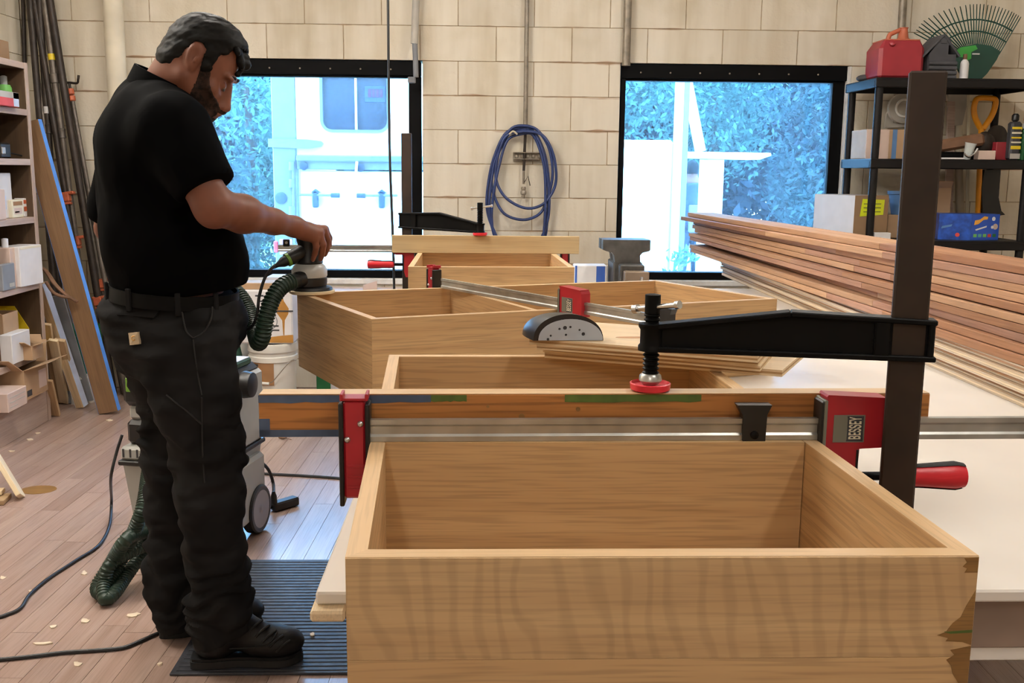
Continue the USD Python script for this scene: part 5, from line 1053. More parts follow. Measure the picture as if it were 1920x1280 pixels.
sk = T('garden_tool', 'black glossy tool with a curved blade edge standing behind the blue box', 'tool', P(1868, 400, Y=6.1)); FK = np.array([[1, 0, 0, 0], [0, 0, -1, 6.13], [0, 1, 0, 0], [0, 0, 0, 1.]])
sk.part('blade', prism([(q[0], q[2]) for q in (P(x, y, Y=6.13) for x, y in ((1842, 318), (1872, 318), (1868, 370), (1873, 395), (1880, 402), (1868, 404), (1845, 404), (1838, 398), (1836, 350)))], FK, .03), 'black_plastic')
cl_ = [('grey_box', 'small grey tray', 1742, 1790, 283, 'house_grey', 5.80), ]
tl = T('tool_pile', 'dark power tool lying in the clutter on the middle shelf', 'tool', (RX(1800, 5.9), 5.9, zm0)); 
tl.part('body', bar((RX(1752, 5.95), 5.93, zm0+.075), (RX(1832, 5.95), 5.9, zm0+.12), .08, .07, bev=.02)[0], 'strap_brown'); tl.part('motor', ell((RX(1840, 5.95), 5.93, zm0+.09), (.06, .05, .075), 2), 'dark_pipe', True); tl.part('base', cb(RX(1748, 5.95), RX(1850, 5.95), 5.86, 6.0, zm0, zm0+.045, .015), 'black_iron')
tl.part('blade_guard', lathe([(.02, -.01), (.07, -.01), (.07, .01), (.02, .01)], (RX(1862, 5.95), 5.93, zm0+.13), 20, (.3, -1, 0)), 'dark_pipe', 40)
single('clear_cup', 'crumpled clear plastic cup in the clutter on the middle shelf', 'cup', lathe([(.018, 0), (.03, .09), (.034, .095)], (RX(1812, 5.80), 5.80, zm0), 16, (.15, -.1, 1)), 'clear_plastic', 40)
single('strap_loop', 'small shiny curved steel strap on the middle shelf', 'strap', tube(spline([P(1808, 288, Y=5.77), P(1816, 294, Y=5.77), P(1826, 288, Y=5.77), P(1833, 278, Y=5.77)], 5), .006, 8), 'bright_steel', 40)
carton('carton', 'small pale brown carton at the front of the middle shelf', RX(1831, 5.80), RX(1863, 5.80), 5.78, 5.84, zm0, RZ(282, 5.78, 1845), 'carton_pink')
carton('carton', 'dark red brown carton beside the black bottle on the middle shelf', RX(1863, 5.86), RX(1888, 5.86), 5.84, 5.90, zm0, RZ(266, 5.84, 1875), 'gas_red')
carton('carton', 'flat white packet on the edge of the middle shelf by the clamp bar', RX(1764, 5.76), RX(1806, 5.76), 5.745, 5.80, zm0, zm0+.010, 'carton_white')
bb = T('oil_bottle', 'tall black bottle with yellow label bands and a black cap', 'bottle', (RX(1897, 5.82), 5.82, zm0)); b0_, b1_ = RX(1887, 5.82), RX(1907, 5.82); zt_b = RZ(228, 5.82, 1897); zc_b = RZ(216, 5.82, 1897)
bb.part('body', cb(b0_, b1_, 5.79, 5.85, zm0, zt_b, .012), 'print_dark'); bb.part('neck', lathe([(.012, 0), (.014, .004), (.020, .008), (.020, zc_b-zt_b), (.012, zc_b-zt_b+.01)], ((b0_+b1_)/2, 5.82, zt_b-.001), 16), 'black_plastic', 40)
hb_ = zt_b-zm0
for a, b, c in ((.80, .86, 'yellow'), (.68, .73, 'label_cream'), (.56, .60, 'yellow'), (.44, .48, 'label_cream'), (.28, .37, 'yellow'), (.03, .17, 'tape_grey')): bb.part('label_band', cb(b0_+.002, b1_-.002, 5.7888, 5.7902, zm0+hb_*a, zm0+hb_*b, .0003), c)
bottle('bottle', 'green and white bottle at the right edge of the middle shelf', RX(1916, 5.84), 1916, 0, 232, .028, 'can_green', .03, 'print_white', y=5.84, z0=zm0)
single('red_cloth', 'red banner edge hanging at the far right above the bottles', 'banner', cb(RX(1913, 6.0), RX(1960, 6.0), 6.0, 6.004, RZ(226, 6.0, 1917), ztop-.053, .001), 'print_red')
# lower shelf
ly = 5.93; zl0 = zlow+.0006
bxw = T('snack_box', 'bright blue printed snack carton on the lower shelf', 'box', (RX(1810, 5.85), 5.85, zl0)); s0_, s1_, s2_ = RX(1758, 5.87, 430), RX(1818, 5.80, 430), RX(1868, 5.86, 430); zs1 = RZ(401, 5.82, 1815)
qf = [(s0_, 5.86), (s1_, 5.785), (s2_, 5.83), (s2_-.02, 5.98), (s0_+.03, 6.0)]; bxw.part('box', prism(qf, rotz(0, (0, 0, zl0)), zs1-zl0), 'snack_blue')
d_ = np.array([qf[2][0]-qf[1][0], qf[2][1]-qf[1][1], 0]); Lf = np.linalg.norm(d_); Ff_ = frame((qf[1][0], qf[1][1], zl0), d_) @ np.array([[1, 0, 0, 0], [0, 0, -1, -.0003], [0, 1, 0, 0], [0, 0, 0, 1.]]); Hs = zs1-zl0
pr_ = lambda pg, mat, d=.0006, n='print': bxw.part(n, prism(pg, Ff_, d), mat)
pr_(sbox(.002, .002, Lf-.002, Hs-.002), 'snack_face', .0004, 'front_face'); sq_ = [(.10, .58), (.25, .62), (.42, .78), (.56, .80), (.58, .90), (.44, .92), (.30, .80), (.12, .76)]
pr_([(u*Lf, w*Hs) for u, w in sq_], 'print_orange', .0009); pr_([(u*Lf, w*Hs) for u, w in ((.15, .42), (.55, .56), (.55, .50), (.18, .37))], 'print_white', .0009); pr_(Point(.78*Lf, .82*Hs).buffer(.012, 8), 'print_white', .0009); pr_(Point(.86*Lf, .52*Hs).buffer(.017, 8), 'carton_pink', .0009); pr_(Point(.75*Lf, .50*Hs).buffer(.009, 8), 'print_white', .001)
for k, c in enumerate(('leaf_green', 'teal', 'leaf_green', 'print_red', 'can_green')): pr_(sbox((.10+k*.17)*Lf, .12*Hs, (.22+k*.17)*Lf, .24*Hs), c, .0008)
d2 = np.array([qf[1][0]-qf[0][0], qf[1][1]-qf[0][1], 0]); L2 = np.linalg.norm(d2); F2 = frame((qf[0][0], qf[0][1], zl0), d2) @ np.array([[1, 0, 0, 0], [0, 0, -1, -.0003], [0, 1, 0, 0], [0, 0, 0, 1.]])
bxw.part('print', prism([(u*L2, w*Hs) for u, w in ((.08, .42), (.4, .52), (.42, .60), (.1, .52))], F2, .0006), 'bucket_blue'); bxw.part('print', prism(Point(.6*L2, .2*Hs).buffer(.012, 6), F2, .0006), 'print_red')
carton('carton', 'brown cardboard carton behind the clamp bar on the lower shelf', RX(1736, 6.02), RX(1786, 6.02), 6.0, 6.16, zl0, RZ(352, 6.02, 1765), 'cardboard', flaps=1)
yb = T('note_carton', 'brown carton with a bright yellow note at the left end of the lower shelf', 'box', (RX(1630, 5.95), 5.95, zl0)); n0, n1, n2 = RX(1580, 6.12, 400), RX(1602, 5.80, 400), RX(1662, 5.86, 400); nz = RZ(366, 5.85, 1630)
qn = [(n1-.13, 6.12), (n1, 5.80), (n2, 5.84), (n2-.10, 6.15)]; yb.part('box', prism(qn, rotz(0, (0, 0, zl0)), nz-zl0), 'cardboard_dark'); dN = np.array([qn[1][0]-qn[0][0], qn[1][1]-qn[0][1], 0]); LN = np.linalg.norm(dN)
FN = frame((qn[0][0], qn[0][1], zl0), dN) @ np.array([[1, 0, 0, 0], [0, 0, -1, -.0003], [0, 1, 0, 0], [0, 0, 0, 1.]]); yb.part('white_side', prism(sbox(.002, .002, LN-.002, nz-zl0-.001), FN, .0008), 'carton_white')
dN = np.array([qn[2][0]-qn[1][0], qn[2][1]-qn[1][1], 0]); LN = np.linalg.norm(dN); FN = frame((qn[1][0], qn[1][1], zl0), dN) @ np.array([[1, 0, 0, 0], [0, 0, -1, -.0003], [0, 1, 0, 0], [0, 0, 0, 1.]]); hN = nz-zl0
yb.part('note', prism([(.16*LN, .52*hN), (.86*LN, .56*hN), (.88*LN, .90*hN), (.22*LN, .92*hN)], FN, .0008), 'note_yellow', label='bright yellow note')
for k in range(3): yb.part('scribble', prism(sbox(.26*LN, (.62+.09*k)*hN, .78*LN, (.635+.09*k)*hN), FN, .0011), 'print_dark')
bkx = P(1684, 380, Y=6.0); single('bucket', 'blue bucket standing on a carton behind the clamp bar', 'bucket', lathe([(.055, 0), (.075, RZ(358, 6.0, 1684)-RZ(402, 6.0, 1684)-.02), (.083, RZ(358, 6.0, 1684)-RZ(402, 6.0, 1684)-.018), (.083, RZ(358, 6.0, 1684)-RZ(402, 6.0, 1684))], (bkx[0]+.02, 6.0, RZ(402, 6.0, 1684)), 28), 'bucket_blue', 40)
carton('carton', 'small tan carton under the blue bucket on the lower shelf', RX(1666, 6.0), RX(1706, 6.0), 5.95, 6.06, zl0, RZ(402, 6.0, 1684)-.0005, 'cardboard')
carton('carton', 'little white carton at the front of the lower shelf left of the clamp bar', RX(1645, 5.78), RX(1676, 5.78), 5.745, 5.80, zl0, RZ(436, 5.76, 1660), 'carton_white')

# ------------------------------------------------------------------ outdoors
single('ground', None, None, cb(-30, 40, YW+.2, 60, -.3, -.10, .01), 'gravel', kind='structure')
single('lawn', None, None, cb(-20, -1.2, 10.2, 40, -.11, -.085, .004), 'lawn', kind='structure')
TY = 9.0; tx = lambda x, y=300: P(x, y, Y=TY)[0]; tz = lambda y, x=620: P(x, y, Y=TY)[2]
tr = T('trailer', 'white enclosed trailer with latches and a dark window outside the left window', 'trailer', (tx(700), TY, 0))
X0, X1 = tx(512), tx(512)+2.3; zt2 = 2.75
tr.part('frame_post', cb(X0, tx(556), TY-.02, TY+.10, .25, zt2, .01), 'trailer_alu', label='aluminium corner post'); tr.part('side_wall', cb(X0+.01, X0+.05, TY+.10, TY+3.5, .35, zt2, .01), 'trailer_white')
wn = sbox(tx(607), tz(243), tx(727), tz(243)+.95).buffer(-.08).buffer(.08)
dpan = sbox(tx(556)+.004, tz(296), X1-.2, zt2-.03); Ft = np.array([[1, 0, 0, 0], [0, 0, -1, TY+.03], [0, 1, 0, 0], [0, 0, 0, 1.]])
tr.part('door', prism(dpan.difference(wn), Ft, .03), 'trailer_white'); tr.part('door', cb(tx(562), X1-.2, TY, TY+.03, .42, tz(320), .006), 'trailer_white'); tr.part('rail', cb(tx(557), X1-.2, TY-.025, TY+.03, tz(318), tz(297), .006), 'trailer_alu'); tr.part('drip_edge', cb(tx(557), X1-.2, TY-.05, TY+.03, tz(303), tz(291), .01), 'trailer_alu')
wf_ = tr.part('window_frame', prism(wn.buffer(.022).difference(wn.buffer(-.001)), Ft @ np.array([[1, 0, 0, 0], [0, 1, 0, 0], [0, 0, 1, -.005], [0, 0, 0, 1.]]), .05), 'trailer_alu'); tr.part('pane', prism(wn, Ft @ np.array([[1, 0, 0, 0], [0, 1, 0, 0], [0, 0, 1, .005], [0, 0, 0, 1.]]), .006), 'bus_glass', under=wf_); tr.part('mullion', cb(tx(667), tx(671), TY-.015, TY+.02, tz(243), zt2-.2, .003), 'trailer_white', under=wf_)
sg = P(703, 178, Y=TY); tr.part('sign', cb(sg[0]-.09, sg[0]+.09, TY+.013, TY+.018, sg[2]-.06, sg[2]+.075, .002), 'coat_blue', label='faint dark sheet behind the pane')
for k in range(4): tr.part('sign_letter', cb(sg[0]-.06+k*.034, sg[0]-.035+k*.034, TY+.011, TY+.014, sg[2]-.02, sg[2]+.05, .001), 'sign_pink')
tr.part('strap_hinge', prism([(tx(505), tz(277)), (tx(580), tz(279)), (tx(604), tz(275)), (tx(608), tz(269)), (tx(604), tz(265)), (tx(578), tz(262)), (tx(505), tz(261))], Ft @ np.array([[1, 0, 0, 0], [0, 1, 0, 0], [0, 0, 1, .045], [0, 0, 0, 1.]]), .02), 'trailer_alu')
tr.part('hinge_pin', rod((tx(551, 400), TY-.03, tz(470)), (tx(551, 310), TY-.03, tz(303)), .012), 'trailer_alu', 40)
for y in (312, 344, 395, 420): tr.part('hinge_knuckle', rod((tx(548, y), TY-.035, tz(y+8)), (tx(548, y), TY-.035, tz(y-8)), .025), 'trailer_alu', 40)
for x, y in ((571, 312), (677, 314)): tr.part('bumper', lathe([(.035, 0), (.035, .02), (.02, .03)], (tx(x, y), TY-.03, tz(y)), 20, (0, -1, 0)), 'jeans', 40)
tr.part('clip', rod((tx(669), TY-.07, tz(322)), (tx(671), TY-.07, tz(302)), .012), 'trailer_white', 40)
tr.part('lock', lathe([(.05, 0), (.05, .012), (.03, .02)], (tx(528, 372), TY-.02, tz(372)), 24, (0, -1, 0)), 'coat_blue', 40)
for x, s in ((592, 1), (716, -1)):
    q = tr.part('latch', cb(tx(x-5, 375), tx(x+6, 375), TY-.05, TY, tz(389), tz(357), .01), 'coat_blue'); tr.part('latch_bar', rod((tx(x-s*30, 366), TY-.04, tz(365)), (tx(x+s*44, 366), TY-.04, tz(366)), .010), 'trailer_alu', 40, under=q); tr.part('latch_grip', rod((tx(x+s*30, 366), TY-.04, tz(366)), (tx(x+s*46, 366), TY-.04, tz(366)), .020), 'coat_blue', 40, under=q)
    tr.part('latch_head', prism([(tx(x-9), tz(361)), (tx(x+9), tz(361)), (tx(x), tz(354))], Ft @ np.array([[1, 0, 0, 0], [0, 1, 0, 0], [0, 0, 1, .06], [0, 0, 0, 1.]]), .02), 'coat_blue', under=q)
tr.part('tail_light', cb(tx(521), tx(546), TY-.045, TY-.018, tz(478), tz(448), .012), 'tail_pink', label='reddish tail light'); tr.part('tail_light', cb(tx(509), tx(518), TY-.03, TY+.03, tz(474), tz(452), .012), 'tail_red')
tr.part('bumper_beam', cb(X0, X1, TY-.06, TY+.10, .30, .42, .01), 'trailer_alu'); tr.part('roof', cb(X0, X1, TY-.03, TY+3.5, zt2, zt2+.05, .01), 'trailer_white'); tr.part('corner_post', cb(X1-.2, X1, TY-.02, TY+.1, .25, zt2, .01), 'trailer_alu'); tr.part('side_wall', cb(X1-.05, X1-.01, TY+.10, TY+3.5, .35, zt2, .01), 'trailer_white')
for x in (X0+.35, X1-.35): tr.part('wheel', lathe([(.1, -.1), (.30, -.1), (.33, -.06), (.33, .06), (.30, .1), (.1, .1)], (x, TY+1.8, .23), 28, (1, 0, 0)), 'soft_black', 40)
U = 12.0; ux = lambda x, y=300, Y=U: P(x, y, Y=Y)[0]; uz = lambda y, x=1300, Y=U: P(x, y, Y=Y)[2]
t = T('trailer', 'bright white low trailer body outside, at the left of the lumber window', 'trailer', (ux(1190), U, 0)); t.part('body', cb(ux(1080), ux(1262), U, U+2.0, .15, uz(262, 1200), .03), 'trailer_white'); t.part('skirt', cb(ux(1080), ux(1262), U+.02, U+1.9, -.1, .15, .02), 'trailer_alu')
t.part('post', cb(ux(1262), ux(1284), U-.05, U+.05, -.1, 3.2, .01), 'trailer_white', label='tall white post'); t.part('post_face', cb(ux(1277), ux(1287), U-.06, U-.04, -.1, 3.2, .006), 'trailer_alu')
t2_ = T('folding_table', 'white folding flap with panel and slanting prop outside the lumber window', 'table', (ux(1380), U+.3, 0))
t2_.part('flap', prism([(ux(1292), uz(296)), (ux(1425), uz(298)), (ux(1446), uz(290)), (ux(1444), uz(285)), (ux(1292), uz(284))], np.array([[1, 0, 0, 0], [0, 0, -1, U+.6], [0, 1, 0, 0], [0, 0, 0, 1.]]), .6), 'trailer_white'); t2_.part('panel', cb(ux(1322), ux(1366), U+.2, U+.24, -.1, uz(298), .01), 'trailer_white'); t2_.part('panel', cb(ux(1318), ux(1326), U+.18, U+.2, -.1, uz(298), .006), 'trailer_white')
t2_.part('prop', bar((ux(1322, 280), U+.25, uz(283)), (ux(1290, 150)-.02, U+.25, uz(110)), .10, .16, up=(0, -1, 0))[0], 'trailer_white')
def leafy(name, label, x, y, h, w, n, mat, size=.16, zc0=.25, trunk=True, group=None, flat=0.):
    t = T(name, label, 'tree', (x, y, -.1), group=group); g = np.random.default_rng(int(abs(x*131+y*17+h*7)*10) % 99991)
    if trunk: t.part('trunk', tube(spline([(x, y, -.1), (x+.05, y, h*.4), (x, y+.05, h*.8)], 4), np.linspace(.10, .03, 9), 8), 'bark', 40)
    cl = g.normal(size=(max(8, n//90), 3)); cl /= np.linalg.norm(cl, axis=1, keepdims=True); cl *= g.uniform(.45, 1., (len(cl), 1))
    c = cl[g.integers(len(cl), size=n)]+g.normal(size=(n, 3))*.14; c = c*[w/2, w/2*.8, h*(1-zc0)/2]+[x, y, -.1+h*(zc0+(1-zc0)/2)]; c[:, 2] = np.maximum(c[:, 2], 0)
    a = g.normal(size=(n, 3)); a /= np.linalg.norm(a, axis=1, keepdims=True); b = np.cross(a, g.normal(size=(n, 3))); b /= np.linalg.norm(b, axis=1, keepdims=True); s = size*g.uniform(.6, 1.3, (n, 1))
    V = np.stack([c-a*s, c+b*s*.42, c+a*s, c-b*s*.42], 1).reshape(-1, 3); k = np.arange(n)[:, None]*4; Fc = np.vstack([k+[0, 1, 2], k+[0, 2, 3]])
    t.part('foliage', trimesh.Trimesh(V, Fc, process=False), mat, kind='stuff'); return t
# dense dark hedge far behind, then looser lighter trees
HX = [(-4.6, 'far left behind the trailer'), (-2.4, 'behind the trailer post'), (2.4, 'behind the white post'), (4.4, 'behind the folding flap'), (6.4, 'at the right of the lumber window')]
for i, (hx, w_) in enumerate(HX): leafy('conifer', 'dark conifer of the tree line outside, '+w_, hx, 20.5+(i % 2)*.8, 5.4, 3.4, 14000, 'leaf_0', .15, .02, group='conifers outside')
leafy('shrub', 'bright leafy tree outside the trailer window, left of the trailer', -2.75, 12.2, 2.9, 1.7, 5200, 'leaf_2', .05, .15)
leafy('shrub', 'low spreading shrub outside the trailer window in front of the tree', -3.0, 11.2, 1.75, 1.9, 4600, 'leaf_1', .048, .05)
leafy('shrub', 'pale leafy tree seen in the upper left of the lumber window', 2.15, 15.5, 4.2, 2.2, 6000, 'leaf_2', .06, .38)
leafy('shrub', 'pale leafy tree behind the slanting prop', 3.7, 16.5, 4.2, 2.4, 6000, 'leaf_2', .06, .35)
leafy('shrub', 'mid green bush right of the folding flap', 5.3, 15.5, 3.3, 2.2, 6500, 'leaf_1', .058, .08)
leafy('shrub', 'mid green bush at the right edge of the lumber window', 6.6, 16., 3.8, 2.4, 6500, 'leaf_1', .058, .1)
leafy('shrub', 'low pale plants in front of the white trailer', 1.75, 11.4, .75, 1.1, 500, 'leaf_2', .05, .1, False)

# ------------------------------------------------------------------ people: bodies are implicit surfaces, meshed once each
class Field:
    """smooth union of tapered limbs and ellipsoids on a grid"""
    def __init__(s, lo, hi, h):
        s.lo, s.h = np.array(lo, float), h; s.n = np.ceil((np.array(hi)-lo)/h).astype(int)+1
        s.d = np.full(s.n, .5, np.float32)
    def _sub(s, lo, hi):
        a = np.clip(np.floor((np.array(lo)-s.lo)/s.h).astype(int), 0, s.n); b = np.clip(np.ceil((np.array(hi)-s.lo)/s.h).astype(int)+1, 0, s.n)
        if (b <= a).any(): return None, None
        g = np.stack(np.meshgrid(*[s.lo[k]+s.h*np.arange(a[k], b[k]) for k in range(3)], indexing='ij'), -1)
        return tuple(slice(a[k], b[k]) for k in range(3)), g
    def _mix(s, sl, d, k):
        o = s.d[sl]
        if k < 0:       # carve
            k = -k; h = np.clip(.5-.5*(o+d)/k, 0, 1); s.d[sl] = o*(1-h)-d*h+k*h*(1-h); return
        h = np.clip(.5+.5*(o-d)/k, 0, 1); s.d[sl] = o*(1-h)+d*h-k*h*(1-h)
    def limb(s, a, b, ra, rb, k=.02, flat=None):
        a, b = np.asarray(a, float), np.asarray(b, float); m = max(ra, rb)+abs(k)+.03
        sl, g = s._sub(np.minimum(a, b)-m, np.maximum(a, b)+m)
        if sl is None: return
        v = b-a; q = g-a; t = np.clip((q@v)/(v@v), 0, 1); s._mix(sl, (np.linalg.norm(q-t[..., None]*v, axis=-1)-(ra+(rb-ra)*t)).astype(np.float32), k)
    def chain(s, pts, rs, k=.02):
        for i in range(len(pts)-1): s.limb(pts[i], pts[i+1], rs[i], rs[i+1], k)
    def ell(s, c, r, R=None, k=.02):
        c, r = np.asarray(c, float), np.asarray(r, float); m = r.max()+abs(k)+.03; sl, g = s._sub(c-m, c+m)
        if sl is None: return
        q = (g-c) if R is None else (g-c)@R.T
        k0 = np.linalg.norm(q/r, axis=-1); k1 = np.linalg.norm(q/(r*r), axis=-1); s._mix(sl, np.where(k1 > 1e-9, k0*(k0-1)/np.maximum(k1, 1e-9), -r.min()).astype(np.float32), k)
    def plane(s, p, n, keep_below=True):
        """cut away what lies beyond the plane through p with normal n"""
        g = np.stack(np.meshgrid(*[s.lo[k]+s.h*np.arange(s.n[k]) for k in range(3)], indexing='ij'), -1); n = np.asarray(n, float)/np.linalg.norm(n)
        s.d = np.maximum(s.d, ((g-np.asarray(p))@n).astype(np.float32))
    def warp(s, amp, fn, where=None):
        g = np.stack(np.meshgrid(*[s.lo[k]+s.h*np.arange(s.n[k]) for k in range(3)], indexing='ij'), -1); near = np.abs(s.d) < .04
        v = np.zeros(s.d.shape, np.float32); v[near] = fn(g[near]); s.d = s.d+amp*v
    def mesh(s, level=0., soft=0.):
        d = s.d-level; n = s.n
        for k in range(3):
            for e in (0, -1):
                sl = [slice(None)]*3; sl[k] = e; d[tuple(sl)] = np.maximum(d[tuple(sl)], s.h*.5)
        if soft: d = gaussian_filter(d, soft)
        ins = d < 0
        cube = np.array(list(np.ndindex(2, 2, 2))); cnt = np.zeros(n-1, int)
        for c in cube: cnt += ins[c[0]:n[0]-1+c[0], c[1]:n[1]-1+c[1], c[2]:n[2]-1+c[2]]
        cells = np.argwhere((cnt > 0) & (cnt < 8)); idx = np.full(n-1, -1); idx[tuple(cells.T)] = np.arange(len(cells))
        acc = np.zeros((len(cells), 3)); w = np.zeros((len(cells), 1))
        for i in range(8):
            for j in range(i+1, 8):
                df = cube[j]-cube[i]
                if np.abs(df).sum() != 1: continue
                A = d[tuple((cells+cube[i]).T)]; B = d[tuple((cells+cube[j]).T)]; x = (A < 0) != (B < 0); t = np.where(x, A/np.where(A-B == 0, 1, A-B), 0)
                acc += np.where(x, 1, 0)[:, None]*(cube[i]+t[:, None]*df); w += x[:, None]
        V = s.lo+s.h*(cells+acc/np.maximum(w, 1)); F = []
        for ax in range(3):
            o = [np.eye(3, dtype=int)[k] for k in range(3) if k != ax]; e = np.eye(3, dtype=int)[ax]
            sa = [slice(1, n[k]-1) if k != ax else slice(0, n[k]-1) for k in range(3)]; sb = [slice(1, n[k]-1) if k != ax else slice(1, n[k]) for k in range(3)]
            A, B = ins[tuple(sa)], ins[tuple(sb)]; off = np.array([sa[k].start for k in range(3)])
            for flag, flip in ((A & ~B, False), (~A & B, True)):
                p = np.argwhere(flag)+off
                if not len(p): continue
                q = [idx[tuple((p-x).T)] for x in (o[0]*0, o[0], o[0]+o[1], o[1])]
                if (ax == 1) != flip: q = q[::-1]
                F += [np.stack([q[0], q[1], q[2]], 1), np.stack([q[0], q[2], q[3]], 1)]
        return trimesh.Trimesh(V, np.vstack(F), process=False)
def smooth(m, it=6):
    trimesh.smoothing.filter_taubin(m, iterations=it); return m
def J(x, y, Y=2.72): return P(x, y, Y=Y)
YB = 2.72
# joints, read off the photograph and given depth: he faces the sander, right side towards the viewer
HC = J(374, 96, 2.70); rs_, re_, rw_ = J(318, 236, 2.545), J(402, 388, 2.50), J(552, 425, 2.76)
ls_, le_, lh_ = J(262, 240, 2.93), J(206, 428, 2.985), J(318, 520, 2.93)
fdir = np.array([.857, .08, -.515]); fdir /= np.linalg.norm(fdir); side = np.cross(fdir, [0, 0, 1]); side /= np.linalg.norm(side)   # side points to his right (towards the viewer)
upd = np.cross(side, fdir); HR = np.array([fdir, side, upd])
def hp(f, s_, u): return HC+fdir*f+side*s_+upd*u
def head_field(lo, hi, h):
    f = Field(lo, hi, h)
    f.ell(hp(.008, 0, .010), (.090, .075, .085), HR, .01)                       # skull
    f.ell(hp(.045, 0, -.035), (.060, .062, .075), HR, .03)                       # face
    f.ell(hp(.062, 0, -.100), (.046, .050, .048), HR, .03)                       # jaw
    f.ell(hp(.092, 0, -.134), (.020, .024, .017), HR, .02)                       # chin
    for s_ in (1, -1):
        f.ell(hp(.078, .043*s_, -.066), (.022, .022, .022), HR, .02)             # cheek
        f.limb(hp(.010, .062*s_, -.075), hp(.082, .026*s_, -.132), .020, .016, .025)
        f.ell(hp(.101, .030*s_, -.018), (.014, .024, .008), HR, .012)            # brow
        f.ell(hp(.106, .032*s_, -.044), (.016, .018, .014), HR, -.012)           # eye socket
        f.ell(hp(.092, .032*s_, -.045), (.0135, .0135, .0125), HR, .003)         # eyeball and lids
        f.ell(hp(.119, .012*s_, -.092), (.010, .008, .007), HR, .006)            # nostril wing
    f.ell(hp(.094, 0, -.104), (.024, .028, .024), HR, .012); f.limb(hp(.098, 0, -.045), hp(.112, 0, -.094), .014, .016, .012); f.limb(hp(.106, 0, -.044), hp(.122, 0, -.084), .0080, .0115, .012); f.ell(hp(.125, 0, -.088), (.011, .011, .010), HR, .006)   # nose
    f.ell(hp(.110, 0, -.112), (.012, .024, .010), HR, .01); f.ell(hp(.112, 0, -.1125), (.008, .021, .0055), HR, .005); f.ell(hp(.108, 0, -.1225), (.009, .019, .006), HR, .006)   # mouth
    f.limb(hp(.119, -.020, -.1175), hp(.119, .020, -.1175), .0018, .0018, -.003)
    return f
lo, hi = HC-[.20, .16, .30], HC+[.22, .16, .16]
f = head_field(lo, hi, .0032)
nk0, nk1 = hp(-.022, 0, -.055), J(296, 205, 2.72)
f.limb(nk0, nk1, .060, .072, .04); f.limb(hp(.0, 0, -.09), J(330, 212, 2.72), .052, .066, .04)
for s_ in (1, -1):                                                               # ears
    ec = hp(.008, .074*s_, -.018); ea = upd*.9+fdir*-.15; ea /= np.linalg.norm(ea)
    EL = np.array([np.cross(ea, side), side, ea]); f.ell(ec, (.019, .010, .034), EL, .006); f.ell(ec-ea*.026+fdir*.004, (.010, .007, .012), EL, .006)
    f.ell(ec+side*s_*.010+fdir*.003+ea*.004, (.010, .006, .020), EL, -.005); f.limb(ec+side*s_*.009+fdir*.008-ea*.010, ec+side*s_*.007+fdir*.010, .004, .004, .003)
f.plane(J(300, 232, 2.72), (-.1, 0, -1))
head = f.mesh(soft=.5)
# trunk, legs and left arm (under the clothes), coarse
f = Field((-1.25, 2.35, .02), (-.2, 3.2, 1.60), .012)
f.chain([J(296, 200), J(300, 290), J(325, 400), J(325, 500), J(325, 590)], [.06, .115, .12, .125, .12], .05)
for s_ in (-1, 1): f.ell(J(305, 290, YB+.09*s_), (.10, .09, .15), None, .05)
f.limb(ls_, le_, .055, .042, .04); f.limb(le_, lh_, .042, .028, .02)
RLEG = [J(340, 620, 2.63), J(392, 850, 2.615), J(408, 1125, 2.635)]; LLEG = [J(318, 640, 2.83), J(332, 860, 2.86), J(335, 1120, 2.84)]
for L_ in (RLEG, LLEG): f.chain(L_, [.085, .055, .040], .04)
f.limb(rs_, re_, .055, .046, .03)
trunk = f.mesh(soft=.8)
# right forearm and the gripping hand
f = Field(np.minimum(re_, rw_)-[.10, .10, .16], np.maximum(re_, rw_)+[.16, .22, .26], .0026)
f.chain([rs_+(re_-rs_)*.55, re_+[-.004, 0, .003]], [.052, .047], .02)
fa0, fa1, fa2 = re_, re_+(rw_-re_)*.33, re_+(rw_-re_)*.72
f.chain([fa0, fa1, fa2, rw_], [.047, .046, .031, .0255], .02); f.ell(re_+[.0, -.01, -.022], (.028, .026, .024), None, .02)
K = [J(590, 447, 2.795), J(599, 437, 2.812), J(607, 431, 2.836), J(609, 430, 2.862)]           # knuckles: little to index
f.chain([rw_, J(575, 432, 2.80)], [.025, .024], .02)
for i, k_ in enumerate(K): f.limb(J(563, 430+2*(1-i*.4), 2.775+.018*i), k_, .0165, .0125, .014)
f.ell(J(577, 436, 2.815), (.030, .036, .018), None, .02)
FG = [[K[0], J(593, 463, 2.797), J(590, 476, 2.808), J(586.5, 487, 2.820)], [K[1], J(606, 458, 2.812), J(604, 475, 2.822), J(601, 486, 2.832)],
      [K[2], J(614, 449, 2.842), J(613, 465, 2.846), J(609, 477, 2.850)], [K[3], J(617, 446, 2.876), J(616, 460, 2.882), J(611, 471, 2.884)]]
for q, r in zip(FG, ((.0098, .0088, .0080, .0068), (.0108, .0096, .0088, .0074), (.0110, .0098, .0090, .0076), (.0108, .0096, .0088, .0074))): f.chain(q, r, .0035)
f.chain([J(564, 437, 2.83), J(577, 452, 2.885), J(588, 466, 2.905), J(594, 478, 2.903)], [.016, .0125, .0105, .0085], .006)   # thumb on the far side
arm = f.mesh(soft=.9)
def union(ms):
    try:
        R = None
        for m in ms:
            m = trimesh.Trimesh(m.vertices, m.faces, process=True); q = m3.Manifold(m3.Mesh(np.asarray(m.vertices, np.float32), np.asarray(m.faces, np.uint32)))
            if q.status() != m3.Error.NoError or q.is_empty(): raise ValueError(str(q.status()))
            R = q if R is None else R+q
        k = R.to_mesh(); return trimesh.Trimesh(k.vert_properties[:, :3], k.tri_verts, process=False)
    except Exception as e:
        print('union fallback', e); return cat(*ms)
